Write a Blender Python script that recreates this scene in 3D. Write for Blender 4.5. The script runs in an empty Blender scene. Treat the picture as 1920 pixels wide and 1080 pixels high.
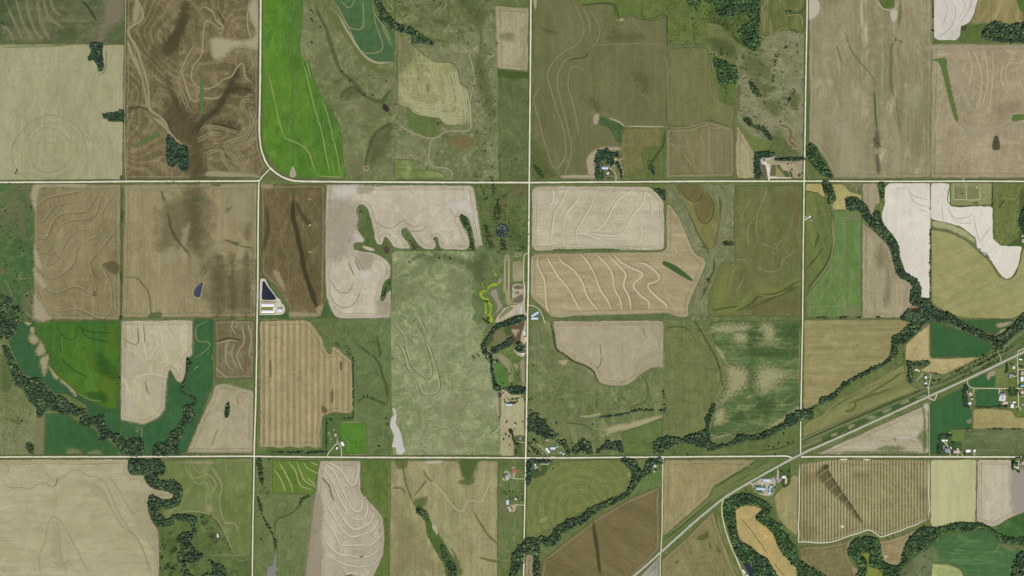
import bpy, bmesh, math, random
import numpy as np
random.seed(7); rng = np.random.default_rng(7)
SC = bpy.context.scene
COL = SC.collection

# ------------------------------------------------------------------ camera, sky, sun, exposure
S = 3.15                                  # metres of ground per pixel of the survey map (one mile section = 511 px)
CAM_H = 12000.0
cam_d = bpy.data.cameras.new('camera'); cam = bpy.data.objects.new('camera', cam_d); COL.objects.link(cam)
cam.location = (0, 0, CAM_H); cam.rotation_euler = (0, 0, 0)
cam_d.sensor_width = 36.0; cam_d.lens = 36.0*CAM_H/(1920*S); cam_d.clip_start = 10; cam_d.clip_end = 120000
SC.camera = cam
SUN_EL, SUN_AZ = math.radians(56), math.radians(160)
W = bpy.data.worlds.new('World'); SC.world = W; W.use_nodes = True
wn = W.node_tree; bg = wn.nodes['Background']; bg.inputs['Strength'].default_value = 0.10
sky = wn.nodes.new('ShaderNodeTexSky'); sky.sky_type = 'NISHITA'; sky.sun_disc = False
sky.sun_elevation = SUN_EL; sky.sun_rotation = SUN_AZ
wn.links.new(sky.outputs[0], bg.inputs['Color'])
sl = bpy.data.lights.new('sun', 'SUN'); sl.energy = 4.5; sl.angle = math.radians(0.5); sl.color = (1, 0.955, 0.89)
so = bpy.data.objects.new('sun', sl); COL.objects.link(so); so.location = (0, 0, 3000)
# light travels away from the sun's azimuth (clockwise from north = +Y)
so.rotation_euler = (math.pi/2-SUN_EL, 0, math.pi-SUN_AZ)
SC.view_settings.view_transform = 'Standard'; SC.view_settings.look = 'None'
SC.view_settings.gamma = 1; SC.view_settings.use_curve_mapping = False
SC.view_settings.exposure = 0.26
K = 1.52                                  # how bright white ground shows under this sun and sky
SC.cycles.transparent_max_bounces = 24
SC.cycles.max_bounces = 4

# ------------------------------------------------------------------ survey map sheets -> ground
SHEET = {'N': (0,0,1), 'A1': (0,0,3), 'A2': (480,0,3), 'A3': (980,0,3), 'A4': (1490,0,3),
 'B1': (0,330,3.724), 'B2': (470,330,3.6226), 'B3': (980,330,3.5556), 'B4': (1490,330,3.7233),
 'C1': (0,590,3.84), 'C2': (470,590,3.6226), 'C3': (980,590,3.5556), 'C4': (1490,590,3.8581),
 'D1': (0,840,3.84), 'D2': (470,840,3.6226), 'D3': (980,840,3.5556), 'D4': (1490,840,4.4651),
 'E1': (480,515,12.7), 'E2': (1105,275,16.614), 'E3': (1410,285,18.286), 'E4': (890,465,7.715),
 'E5': (890,590,6.964), 'E6': (600,770,11.37), 'E7': (925,725,7.72), 'E8': (980,825,12.711),
 'G1': (925,865,10.28), 'G2': (1190,855,24), 'G3': (1395,865,14.4), 'G4': (1350,1010,15.43),
 'G5': (1490,380,18), 'G6': (1680,660,9.82), 'G7': (1790,650,9), 'G8': (1740,790,9.817),
 'H1': (1770,335,18), 'H2': (1850,340,7.714), 'H3': (1250,0,8.305), 'H4': (980,780,9.6),
 'H5': (1580,980,10.667), 'H6': (0,530,6.75), 'H7': (1350,900,6), 'H8': (1440,820,13.5)}
def pts(sh, s):
    """map sheet coordinates -> list of ground points in metres"""
    ox, oy, k = SHEET[sh]
    v = [float(t) for t in s.split()] if isinstance(s, str) else list(s)
    out = []
    for i in range(0, len(v)-1, 2):
        px, py = ox+v[i]/k, oy+v[i+1]/k
        out.append(((px-960)*S, (540-py)*S))
    return out
def un(sh, d): return d/SHEET[sh][2]*S     # sheet length -> metres

def catmull(P, closed=False, n=6):
    P = np.array(P, float); m = len(P); out = []
    if m < 3: 
        return [tuple(p) for p in P]
    rngi = range(m) if closed else range(m-1)
    for i in rngi:
        if closed: p0, p1, p2, p3 = P[(i-1) % m], P[i], P[(i+1) % m], P[(i+2) % m]
        else: p0, p1, p2, p3 = P[max(i-1, 0)], P[i], P[i+1], P[min(i+2, m-1)]
        for k in range(n):
            t = k/n
            out.append(tuple(0.5*((2*p1)+(-p0+p2)*t+(2*p0-5*p1+4*p2-p3)*t*t+(-p0+3*p1-3*p2+p3)*t**3)))
    if not closed: out.append(tuple(P[-1]))
    return out
def chaikin(P, it=2, q=0.2):
    P = [np.array(p, float) for p in P]
    for _ in range(it):
        o = []
        for a, b in zip(P, P[1:]+P[:1]):
            d = np.linalg.norm(b-a); t = min(q, 9.0/max(d, 1e-6))   # only round the corners
            o += [a+(b-a)*t, b-(b-a)*t]
        P = o
    return [tuple(p) for p in P]
def fray(P, amp, step=14.0):
    """resample a closed outline and give it a slightly uneven edge"""
    o = []
    for a, b in zip(P, P[1:]+P[:1]):
        a = np.array(a); b = np.array(b); d = np.linalg.norm(b-a); n = max(1, int(d/step))
        nrm = np.array((-(b-a)[1], (b-a)[0]))/max(d, 1e-6)
        for k in range(n):
            o.append(tuple(a+(b-a)*k/n+nrm*random.gauss(0, amp)))
    return o

# ------------------------------------------------------------------ materials
def lin(c):
    o = []
    for v in c:
        v = v/255.0
        v = v/12.92 if v <= 0.04045 else ((v+0.055)/1.055)**2.4
        o.append(min(v/K, 0.85))
    return (*o, 1.0)
def tone(c, pale=1.0):
    """field colours: crops a little greyer, dry soil a little more olive than they look at first sight"""
    r, g, b = c
    if g > r: d = g-r; return (r+0.18*d, g-0.08*d, b-0.06*d)
    d = r-g if r-g <= 24 else 6; p = pale*(max(0, r-150)*0.09+max(0, r-170)*0.03)
    return (r-0.3*d-p, g+0.06*d-p, b+0.08*d-p-max(0, r-180)*0.08)
class NT:
    def __init__(s, tree): s.t = tree
    def n(s, typ, **kw):
        x = s.t.nodes.new(typ)
        for k, v in kw.items():
            if k.startswith('i_'):
                x.inputs[k[2:].replace('_', ' ')].default_value = v
            else: setattr(x, k, v)
        return x
    def l(s, a, b): s.t.links.new(a, b)
    def math(s, op, a, b=None, c=None, clamp=False):
        x = s.t.nodes.new('ShaderNodeMath'); x.operation = op; x.use_clamp = clamp
        for i, v in enumerate((a, b, c)):
            if v is None: continue
            if hasattr(v, 'links'): s.l(v, x.inputs[i])
            else: x.inputs[i].default_value = v
        return x.outputs[0]
    def mix(s, f, a, b, blend='MIX'):
        x = s.t.nodes.new('ShaderNodeMix'); x.data_type = 'RGBA'; x.blend_type = blend; x.clamp_factor = True
        for i, v in ((0, f), (6, a), (7, b)):
            if hasattr(v, 'links'): s.l(v, x.inputs[i])
            else: x.inputs[i].default_value = v
        return x.outputs[2]
    def smooth(s, v, lo, hi):
        x = s.t.nodes.new('ShaderNodeMapRange'); x.interpolation_type = 'SMOOTHSTEP'
        s.l(v, x.inputs[0])
        for i, q in ((1, lo), (2, hi)):
            if hasattr(q, 'links'): s.l(q, x.inputs[i])
            else: x.inputs[i].default_value = q
        return x.outputs[0]

def make_group():
    """one shader group for every field: crop colour drift, blotches, drill rows, broad strips, pivot rings, grain"""
    g = bpy.data.node_groups.new('field_surface', 'ShaderNodeTree'); q = NT(g)
    def inp(nm, typ, dv):
        s = g.interface.new_socket(nm, in_out='INPUT', socket_type=typ); s.default_value = dv
    for nm in ('C1', 'C2', 'C3', 'C4'): inp(nm, 'NodeSocketColor', (0.2, 0.2, 0.2, 1))
    for nm, dv in (('Angle', 0.0), ('RowScale', 9.0), ('RowAmt', 0.1), ('Blotch', 0.5), ('BlotchScale', 90.0), ('Stretch', 1.0),
                   ('Grain', 0.1), ('StripePeriod', 40.0), ('StripeAmt', 0.0), ('RingPeriod', 20.0), ('RingAmt', 0.0),
                   ('TerrAmt', 0.0), ('TerrPeriod', 9.0), ('Seed', 0.0)): inp(nm, 'NodeSocketFloat', dv)
    inp('Centre', 'NodeSocketVector', (0, 0, 0))
    g.interface.new_socket('Color', in_out='OUTPUT', socket_type='NodeSocketColor')
    gi = g.nodes.new('NodeGroupInput'); go = g.nodes.new('NodeGroupOutput'); I = gi.outputs
    geo = q.n('ShaderNodeNewGeometry')
    rot = q.n('ShaderNodeVectorRotate', rotation_type='Z_AXIS'); q.l(geo.outputs['Position'], rot.inputs['Vector']); q.l(I['Angle'], rot.inputs['Angle'])
    sep = q.n('ShaderNodeSeparateXYZ'); q.l(rot.outputs[0], sep.inputs[0]); u, v = sep.outputs[0], sep.outputs[1]
    def noise(vec, scale, detail=3, rough=0.55, dist=0.0, w=None):
        x = q.n('ShaderNodeTexNoise'); x.noise_dimensions = '3D'
        q.l(vec, x.inputs['Vector']); x.inputs['Detail'].default_value = detail; x.inputs['Roughness'].default_value = rough; x.inputs['Distortion'].default_value = dist
        if hasattr(scale, 'links'): q.l(scale, x.inputs['Scale'])
        else: x.inputs['Scale'].default_value = scale
        return x.outputs[0]
    def comb(a, b, c):
        x = q.n('ShaderNodeCombineXYZ')
        for i, w in enumerate((a, b, c)):
            if hasattr(w, 'links'): q.l(w, x.inputs[i])
            else: x.inputs[i].default_value = w
        return x.outputs[0]
    rv = comb(u, q.math('DIVIDE', v, I['Stretch']), I['Seed'])
    n1 = noise(rv, 1/260.0, 5, 0.55, 0.4)
    n2 = noise(comb(u, q.math('DIVIDE', v, I['Stretch']), q.math('ADD', I['Seed'], 0.37)), q.math('DIVIDE', 1.0, I['BlotchScale']), 6, 0.62, 0.7)
    rows = noise(comb(q.math('DIVIDE', u, I['RowScale']), q.math('DIVIDE', v, q.math('MULTIPLY', I['RowScale'], 45.0)), I['Seed']), 1.0, 3, 0.7)
    rows2 = noise(comb(q.math('DIVIDE', u, q.math('MULTIPLY', I['RowScale'], 3.4)), q.math('DIVIDE', v, q.math('MULTIPLY', I['RowScale'], 70.0)), I['Seed']), 1.0, 3, 0.65)
    rows = q.math('ADD', q.math('MULTIPLY', rows, 0.68), q.math('MULTIPLY', rows2, 0.52)); rows = q.math('SUBTRACT', rows, 0.1)
    fine = noise(geo.outputs['Position'], 1/12.0, 3, 0.8)
    mid = noise(rv, 1/46.0, 4, 0.6, 0.8)
    gr = q.math('SUBTRACT', q.math('ADD', q.math('MULTIPLY', fine, 1.05), q.math('MULTIPLY', mid, 0.75)), 0.4)
    c = q.mix(q.smooth(n1, 0.36, 0.64), I['C1'], I['C2'])
    thr = q.math('SUBTRACT', 0.72, q.math('MULTIPLY', I['Blotch'], 0.3))
    c = q.mix(q.math('MULTIPLY', q.smooth(n2, thr, q.math('ADD', thr, 0.2)), q.math('MINIMUM', q.math('MULTIPLY', I['Blotch'], 2.0), 1.0)), c, I['C3'])
    c = q.mix(q.math('MULTIPLY', q.smooth(mid, 0.5, 0.75), 0.32), c, I['C3'])
    # broad strips
    sw = q.math('SINE', q.math('MULTIPLY', q.math('DIVIDE', u, I['StripePeriod']), 6.28318))
    sw = q.math('ADD', sw, q.math('MULTIPLY', q.math('SUBTRACT', rows, 0.5), 2.2))
    c = q.mix(q.math('MULTIPLY', q.smooth(sw, -0.55, 0.55), I['StripeAmt']), c, I['C4'])
    # pivot rings
    d = q.n('ShaderNodeVectorMath', operation='DISTANCE'); q.l(geo.outputs['Position'], d.inputs[0]); q.l(I['Centre'], d.inputs[1])
    dd = q.math('ADD', d.outputs['Value'], q.math('MULTIPLY', n2, 9.0))
    ring = q.math('ADD', q.math('SINE', q.math('MULTIPLY', q.math('DIVIDE', dd, I['RingPeriod']), 6.28318)), q.math('SINE', q.math('MULTIPLY', q.math('DIVIDE', dd, I['RingPeriod']), 2.3)))
    c = q.mix(q.math('MULTIPLY', q.smooth(ring, -0.9, 1.2), I['RingAmt']), c, I['C4'])
    # contour ploughing: furrows that follow the lie of the land
    hill = noise(comb(u, v, q.math('ADD', I['Seed'], 5.0)), 1/520.0, 2, 0.35, 0.6)
    tl = q.math('SINE', q.math('MULTIPLY', hill, q.math('MULTIPLY', I['TerrPeriod'], 6.28318)))
    tl = q.math('MULTIPLY', q.smooth(tl, 0.2, 1.0), q.math('ADD', 0.35, n2))
    c = q.mix(q.math('MULTIPLY', tl, I['TerrAmt'], clamp=True), c, I['C3'])
    b = q.math('ADD', 1.0, q.math('MULTIPLY', q.math('SUBTRACT', rows, 0.5), q.math('MULTIPLY', I['RowAmt'], 6.5)))
    b = q.math('MULTIPLY', b, q.math('ADD', 1.0, q.math('MULTIPLY', q.math('SUBTRACT', gr, 0.5), q.math('MULTIPLY', I['Grain'], 7.5))))
    # gully lines branching through the turf
    vn = noise(comb(u, v, q.math('ADD', I['Seed'], 9.0)), 1/210.0, 5, 0.6, 0.9)
    vein = q.math('SUBTRACT', 1.0, q.smooth(q.math('ABSOLUTE', q.math('SUBTRACT', vn, 0.5)), 0.0, 0.022))
    b = q.math('MULTIPLY', b, q.math('SUBTRACT', 1.0, q.math('MULTIPLY', vein, q.math('MULTIPLY', I['Grain'], 1.3))))
    mul = q.n('ShaderNodeVectorMath', operation='SCALE'); q.l(c, mul.inputs[0]); q.l(b, mul.inputs['Scale'])
    q.l(mul.outputs[0], go.inputs[0])
    return g
GROUP = make_group()
def field_mat(name, c1, c2, c3=None, c4=None, ang=0.0, row=0.10, rs=9.0, blotch=0.4, bs=90.0, stretch=1.0, grain=0.10,
              sp=40.0, sa=0.0, rp=20.0, ra=0.0, centre=(0,0), ta=0.13, tp=15.0, rough=0.95):
    m = bpy.data.materials.new(name); m.use_nodes = True; t = m.node_tree; q = NT(t)
    b = t.nodes['Principled BSDF']; b.inputs['Roughness'].default_value = rough; b.inputs['Specular IOR Level'].default_value = 0.03
    g = t.nodes.new('ShaderNodeGroup'); g.node_tree = GROUP; i = g.inputs
    i['C1'].default_value = lin(tone(c1)); i['C2'].default_value = lin(tone(c2)); i['C3'].default_value = lin(tone(c3 or c2)); i['C4'].default_value = lin(tone(c4 or c2)); row = max(row, 0.045) if row != .02 else row
    for nm, v in (('Angle', math.radians(ang)), ('RowScale', rs), ('RowAmt', row), ('Blotch', blotch), ('BlotchScale', bs), ('Stretch', stretch), ('Grain', grain),
                  ('StripePeriod', sp), ('StripeAmt', sa), ('RingPeriod', rp), ('RingAmt', ra), ('TerrAmt', ta), ('TerrPeriod', tp), ('Seed', random.uniform(0, 90))):
        i[nm].default_value = v
    i['Centre'].default_value = (centre[0], centre[1], 0)
    q.l(g.outputs[0], b.inputs['Base Color'])
    return m
DEC = {}
def decal_mat(col, a, gain, br, bs):
    """worn or soiled ground that thins out towards its edges"""
    key = (tuple(col), round(a, 2), round(gain, 2), round(br, 2), round(bs, 1))
    if key in DEC: return DEC[key]
    m = bpy.data.materials.new('ground_mark'); m.use_nodes = True; t = m.node_tree; q = NT(t)
    b = t.nodes['Principled BSDF']; b.inputs['Roughness'].default_value = 0.95; b.inputs['Specular IOR Level'].default_value = 0.03
    geo = q.n('ShaderNodeNewGeometry')
    def noise(sc, d=4):
        x = q.n('ShaderNodeTexNoise'); q.l(geo.outputs['Position'], x.inputs['Vector']); x.inputs['Scale'].default_value = sc; x.inputs['Detail'].default_value = d; x.inputs['Roughness'].default_value = 0.62
        return x.outputs[0]
    at = q.n('ShaderNodeAttribute', attribute_name='fade')
    n = q.math('ADD', q.math('MULTIPLY', noise(1/bs), 0.62), q.math('MULTIPLY', noise(1/(bs*0.22), 3), 0.38))
    f = q.math('ADD', q.math('MULTIPLY', at.outputs['Fac'], gain), q.math('MULTIPLY', q.math('SUBTRACT', n, 0.5), br*3.0))
    f = q.math('MULTIPLY', q.smooth(f, 0.05, 0.95), q.smooth(at.outputs['Fac'], 0.0, 0.25))
    q.l(q.math('MULTIPLY', f, a, clamp=True), b.inputs['Alpha'])
    g2 = q.math('ADD', 0.8, q.math('MULTIPLY', noise(1/8.0, 3), 0.4))
    mul = q.n('ShaderNodeVectorMath', operation='SCALE'); mul.inputs[0].default_value = lin(tone(col, 0.0))[:3]; q.l(g2, mul.inputs['Scale'])
    q.l(mul.outputs[0], b.inputs['Base Color'])
    DEC[key] = m
    return m
def plain(name, col, rough=0.7, var=0.12, scale=0.6, spec=0.3, metal=0.0):
    m = bpy.data.materials.new(name); m.use_nodes = True; t = m.node_tree; q = NT(t)
    b = t.nodes['Principled BSDF']; b.inputs['Roughness'].default_value = rough; b.inputs['Specular IOR Level'].default_value = spec; b.inputs['Metallic'].default_value = metal
    geo = q.n('ShaderNodeNewGeometry'); x = q.n('ShaderNodeTexNoise'); q.l(geo.outputs['Position'], x.inputs['Vector']); x.inputs['Scale'].default_value = scale; x.inputs['Detail'].default_value = 4
    g2 = q.math('ADD', 1-var, q.math('MULTIPLY', x.outputs[0], 2*var))
    mul = q.n('ShaderNodeVectorMath', operation='SCALE'); mul.inputs[0].default_value = lin(col)[:3]; q.l(g2, mul.inputs['Scale'])
    q.l(mul.outputs[0], b.inputs['Base Color'])
    return m
def foliage(name, dark, mid, light):
    m = bpy.data.materials.new(name); m.use_nodes = True; t = m.node_tree; q = NT(t)
    b = t.nodes['Principled BSDF']; b.inputs['Roughness'].default_value = 0.8; b.inputs['Specular IOR Level'].default_value = 0.15
    geo = q.n('ShaderNodeNewGeometry'); x = q.n('ShaderNodeTexNoise'); q.l(geo.outputs['Position'], x.inputs['Vector']); x.inputs['Scale'].default_value = 0.35; x.inputs['Detail'].default_value = 3
    y = q.n('ShaderNodeTexNoise'); q.l(geo.outputs['Position'], y.inputs['Vector']); y.inputs['Scale'].default_value = 1/70.0; y.inputs['Detail'].default_value = 2
    at = q.n('ShaderNodeAttribute', attribute_name='tint')
    f = q.math('ADD', q.math('MULTIPLY', at.outputs['Fac'], 0.5), q.math('ADD', q.math('MULTIPLY', q.math('SUBTRACT', x.outputs[0], 0.5), 0.7), q.math('MULTIPLY', q.math('SUBTRACT', y.outputs[0], 0.4), 0.9)))
    r = q.n('ShaderNodeValToRGB'); q.l(f, r.inputs[0]); e = r.color_ramp.elements
    e[0].position = 0.05; e[0].color = lin(dark); e[1].position = 0.85; e[1].color = lin(light)
    k = e.new(0.42); k.color = lin(mid)
    q.l(r.outputs[0], b.inputs['Base Color'])
    return m

# ------------------------------------------------------------------ object helpers
def link(name, me, mat=None, parent=None):
    o = bpy.data.objects.new(name, me); COL.objects.link(o)
    if mat is not None and me is not None and not me.materials: me.materials.append(mat)
    if parent is not None: o.parent = parent
    return o
def tag(o, label=None, cat=None, group=None, kind=None):
    if label: o['label'] = label
    if cat: o['category'] = cat
    if group: o['group'] = group
    if kind: o['kind'] = kind
    return o
def sheet_mesh(name, P, z):
    bm = bmesh.new()
    vs = [bm.verts.new((x, y, z)) for x, y in P]
    es = [bm.edges.new((a, b)) for a, b in zip(vs, vs[1:]+vs[:1])]
    bmesh.ops.triangle_fill(bm, use_beauty=True, use_dissolve=False, edges=es, normal=(0, 0, 1))
    for f in bm.faces:
        if f.normal.z < 0: f.normal_flip()
    me = bpy.data.meshes.new(name); bm.to_mesh(me); bm.free()
    return me
class Field: pass
FIELDS = {}
def fld(key, name, sh, s, mat, label, sm=0, lev=1, fr=1.2, cat='field', raw=None):
    P = raw or pts(sh, s)
    P = catmull(P, True, 5) if sm else chaikin(P, 2)
    if fr: P = fray(P, fr)
    z = 0.35*lev+0.02*(len(FIELDS) % 10)
    o = link(name, sheet_mesh(name, P, z), mat)
    tag(o, label, cat, None, 'structure')
    f = Field(); f.o = o; f.z = z; f.k = 0; FIELDS[key] = f
    if name in ('crop_field', 'stubble_field', 'bare_field', 'hay_field') and cat == 'field' and key not in ('whC', 'whD', 'paleNE'): margins(f, P)
    return f
def next_z(f):
    f.k += 1
    return f.z+0.013*f.k
def wob1(n, step):
    """smooth random numbers along a line, about 0..1"""
    m = max(2, int(n/step)+2); return np.interp(np.linspace(0, m-1, n), np.arange(m), rng.random(m))
def ribbon_mesh(name, P, w, z, taper=True, jit=0.5, prof=None):
    P = np.array(P, float)
    T = np.gradient(P, axis=0); T /= np.maximum(np.linalg.norm(T, axis=1, keepdims=True), 1e-9)
    Nn = np.stack([-T[:, 1], T[:, 0]], 1)
    n = len(P); prof = prof or ((-1, 0), (-0.66, 0.28), (-0.33, 0.75), (0, 1), (0.33, 0.75), (0.66, 0.28), (1, 0)); m = len(prof)
    L = np.concatenate([[0], np.cumsum(np.linalg.norm(np.diff(P, axis=0), axis=1))]); tl = max(min(L[-1]*0.16, 70.0), 1e-6)
    en = np.minimum(1.0, np.minimum(L, L[-1]-L)/tl)*0.85+0.15 if taper else np.ones(n)
    wl, wr, st = (1-jit/2+jit*wob1(n, 4)), (1-jit/2+jit*wob1(n, 4)), (1-0.5*jit*wob1(n, 7))
    V, A, F = [], [], []
    for i in range(n):
        for a, fd in prof:
            k = w*0.62*a*(wl[i] if a < 0 else wr[i])*(0.5+0.5*en[i])
            V.append((P[i, 0]+Nn[i, 0]*k, P[i, 1]+Nn[i, 1]*k, z)); A.append(fd*en[i]*st[i])
    for i in range(n-1):
        for j in range(m-1):
            a = i*m+j; F.append((a, a+m, a+m+1, a+1))
    me = bpy.data.meshes.new(name); me.from_pydata(V, [], F)
    at = me.attributes.new('fade', 'FLOAT', 'POINT'); at.data.foreach_set('value', A)
    me.update()
    if me.polygons and me.polygons[0].normal.z < 0: me.flip_normals()
    return me
def line(key, name, sh, multi, col, w, a=0.6, gain=1.5, br=0.35, bs=16.0, off=(0,), sm=True, taper=True):
    """worn lines (terrace ridges, furrows, tracks, wet swales) on a field; w in map pixels"""
    f = FIELDS[key]; m = decal_mat(col, a if gain >= 2 else a*0.9, gain*(1.5 if w < 6 else 1.05), br if gain >= 2 else br+0.15, bs if gain >= 2 else bs*0.75)
    for part in multi.split('|'):
        P0 = pts(sh, part); P0 = catmull(P0, False, 6) if sm else [tuple(p) for p in P0]
        for d in off:
            P = np.array(P0)
            if len(P) < 2: continue
            if d:
                T = np.gradient(P, axis=0); T /= np.maximum(np.linalg.norm(T, axis=1, keepdims=True), 1e-9)
                P = P+np.stack([-T[:, 1], T[:, 0]], 1)*d*S
            # points every few metres so that the width can waver
            seg = np.linalg.norm(np.diff(P, axis=0), axis=1); L = np.concatenate([[0], np.cumsum(seg)]); k = max(2, int(L[-1]/14))
            P = np.stack([np.interp(np.linspace(0, L[-1], k), L, P[:, c]) for c in (0, 1)], 1)
            if sm: P += np.stack([(wob1(k, 3)-0.5)*3.6+(wob1(k, 9)-0.5)*5.0 for c in (0, 1)], 1)
            o = link(name, ribbon_mesh(name, P, w*S, next_z(f), taper, 0.2 if gain >= 2 else 0.6), m, f.o)
def signed(P, X, Y):
    """distance from points to an outline, positive inside"""
    P = np.array(P); Q = np.roll(P, -1, 0); ins = np.zeros(X.shape, bool); D = np.full(X.shape, 1e9)
    for (x0, y0), (x1, y1) in zip(P, Q):
        dx, dy = x1-x0, y1-y0; l2 = dx*dx+dy*dy
        if l2 < 1e-9: continue
        t = np.clip(((X-x0)*dx+(Y-y0)*dy)/l2, 0, 1)
        D = np.minimum(D, np.hypot(X-x0-t*dx, Y-y0-t*dy))
        if abs(dy) > 1e-9:
            c = ((y0 > Y) != (y1 > Y)) & (X < (x1-x0)*(Y-y0)/dy+x0); ins ^= c
    return np.where(ins, D, -D)
def blob(key, name, sh, multi, col, a=0.7, gain=1.4, br=0.4, bs=25.0, inset=0.45, sm=True):
    """a patch of differently coloured soil or cover that thins out at its edge"""
    f = FIELDS[key]
    for part in multi.split('|'):
        P = pts(sh, part); P = catmull(P, True, 4) if sm else P
        z = next_z(f)
        A = np.array(P); nx = np.roll(A, -1, 0)
        area = abs(0.5*np.sum(A[:, 0]*nx[:, 1]-nx[:, 0]*A[:, 1])); per = np.sum(np.linalg.norm(nx-A, axis=1)); r = 2*area/per
        hard = gain >= 2.5
        soft = 5.0 if hard else max(6.0, r*0.62)
        if not hard:                                              # let the patch spread a little past its drawn outline
            c = A.mean(0); grow = soft*0.55
        else: grow = 2.0
        x0, y0 = A.min(0)-grow-2; x1, y1 = A.max(0)+grow+2
        st = max((x1-x0)/40, (y1-y0)/40, 4.0 if hard else 5.0)
        st = min(st, max(5.0, r*0.35))
        gx = np.arange(x0, x1+st, st); gy = np.arange(y0, y1+st, st)
        X, Y = np.meshgrid(gx, gy); D = signed(P, X, Y)
        Fd = np.clip((D+grow)/(soft+grow), 0, 1)
        h, w = Fd.shape; keep = np.maximum.reduce([Fd[:-1, :-1], Fd[1:, :-1], Fd[:-1, 1:], Fd[1:, 1:]]) > 0.002
        idx = np.arange(h*w).reshape(h, w)
        fc = np.stack([idx[:-1, :-1], idx[:-1, 1:], idx[1:, 1:], idx[1:, :-1]], -1)[keep]
        used = np.unique(fc); mp = -np.ones(h*w, int); mp[used] = np.arange(len(used))
        V = np.stack([X.ravel()[used], Y.ravel()[used], np.full(len(used), z)], 1)
        me = bpy.data.meshes.new(name); me.from_pydata(V.tolist(), [], mp[fc].tolist())
        at = me.attributes.new('fade', 'FLOAT', 'POINT'); at.data.foreach_set('value', Fd.ravel()[used].astype(np.float32))
        me.update()
        link(name, me, decal_mat(col, a if hard or max(col) > 150 else a*0.72, gain, br if hard else br+0.12, bs), f.o)

def margins(f, P):
    """weedy edge and a worn headland where the tractors turn"""
    A = np.array(P); nx = np.roll(A, -1, 0); sg = 1 if np.sum(A[:, 0]*nx[:, 1]-nx[:, 0]*A[:, 1]) > 0 else -1
    per = np.sum(np.linalg.norm(nx-A, axis=1))
    if per < 500: return
    C = np.concatenate([A, A[:1]]); seg = np.linalg.norm(np.diff(C, axis=0), axis=1); L = np.concatenate([[0], np.cumsum(seg)]); k = int(L[-1]/16)
    Q = np.stack([np.interp(np.linspace(0, L[-1], k), L, C[:, c]) for c in (0, 1)], 1)
    T = np.roll(Q, -2, 0)-np.roll(Q, 2, 0); T /= np.maximum(np.linalg.norm(T, axis=1, keepdims=True), 1e-9); N = np.stack([-T[:, 1], T[:, 0]], 1)*sg
    dry = f.o.name.startswith(('stubble', 'bare'))
    for nm, d, w, col, a, br in (('field_margin', 1.5, 9, (98, 108, 68), 0.55, 0.85), ('headland', 15.0, 9, (176, 164, 128), 0.36, 0.85), ('headland', 27.0, 6, (120, 112, 76), 0.3, 0.9))[:3 if dry else 1]:
        W = Q+N*(d+(wob1(k, 6)[:, None]-0.5)*5)
        if nm == 'headland': W = W[:-1]
        link(nm, ribbon_mesh(nm, W, w, next_z(f), False, 0.8), decal_mat(col, a, 1.3, br, 14), f.o)
# ------------------------------------------------------------------ ground sheet
g_mat = field_mat('rough_grass', (98,112,68), (88,106,60), (116,122,82), blotch=0.5, bs=40, grain=0.14, row=0.02)
R = 42000
me = bpy.data.meshes.new('ground'); me.from_pydata([(-R,-R,0),(R,-R,0),(R,R,0),(-R,R,0)], [], [(0,1,2,3)])
tag(link('ground', me, g_mat), 'green roadside grass between the fields and under the whole farmland', 'ground', None, 'structure')
# ------------------------------------------------------------------ fields, row by row of the land survey
FM = field_mat
PALE = (172,160,128); PALE2 = (150,140,105); DK = (82,76,50); GRN = (84,104,60)
# ---- north-west
fld('hayNW','hay_field','A1','-60 -30 702 -30 702 243 -60 243', FM('mixed_hay',(94,98,68),(76,92,60),(128,118,88),ang=90,row=.16,rs=11,blotch=.35,bs=70), 'patchy green and brown hay field in the top left corner')
line('hayNW','terrace','A1','20 -10 60 90 100 170 130 235|85 -10 110 90 150 170 190 235|140 -10 165 100 200 180 235 225|205 -10 225 120 255 190 285 230|240 -10 270 100 340 150 370 190|280 -10 300 55 345 90|0 140 40 170 80 240',(150,138,106),3.2,.6,off=(0,2.6))
blob('hayNW','bare_patch','A1','590 -10 700 -10 698 100 640 150 600 170 575 240 540 242 550 180 580 110',(146,132,106),.75,1.2,.7,20)
line('hayNW','swale','A1','455 0 500 50 550 120|0 110 30 150',(58,74,48),6,.7)
blob('hayNW','green_patch','A1','350 140 430 150 420 230 330 220|0 0 60 10 50 60 0 80',(80,102,62),.6,1,.7)
fld('sage','crop_field','A1','-60 250 500 248 570 250 700 250 690 1012 -60 1016', FM('pale_sage_crop',(156,150,114),(147,144,107),(166,156,122),ang=4,row=.06,rs=10,blotch=.4,bs=120,stretch=2,grain=.07), 'large pale sage crop field ringed by faint contour lines')
def ell(cx,cy,rx,ry,n=22,a0=0,a1=360,wob=.05,sd=0):
    r=random.Random(sd); out=[]
    for i in range(n+1):
        a=math.radians(a0+(a1-a0)*i/n); k=1+wob*math.sin(3*a+sd)+r.uniform(-wob,wob)*.4
        out+= [cx+rx*k*math.cos(a), cy-ry*k*math.sin(a)]
    return out
for i,(rx,ry) in enumerate(((30,40),(75,80),(120,125),(165,160),(215,200))):
    line('sage','contour_furrow','A1',' '.join('%.1f'%v for v in ell(285,840+i*4,rx,ry,sd=i)),(168,163,127) if i%2 else (138,137,100),2.2,.26,br=.8)
line('sage','contour_furrow','A1','60 700 100 620 130 560 140 460|330 640 400 770 440 880 400 960 300 1000|480 470 500 520 560 590 610 640 640 690|460 690 520 790 515 900 480 980 430 1010|280 520 330 640 400 720 470 790 500 900 470 1005|100 280 150 420 200 540 220 470|20 300 60 420 90 540|560 700 620 800 630 900 590 1000|40 760 0 700|60 940 110 1005',(170,164,128),2.0,.5,br=.6)
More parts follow.
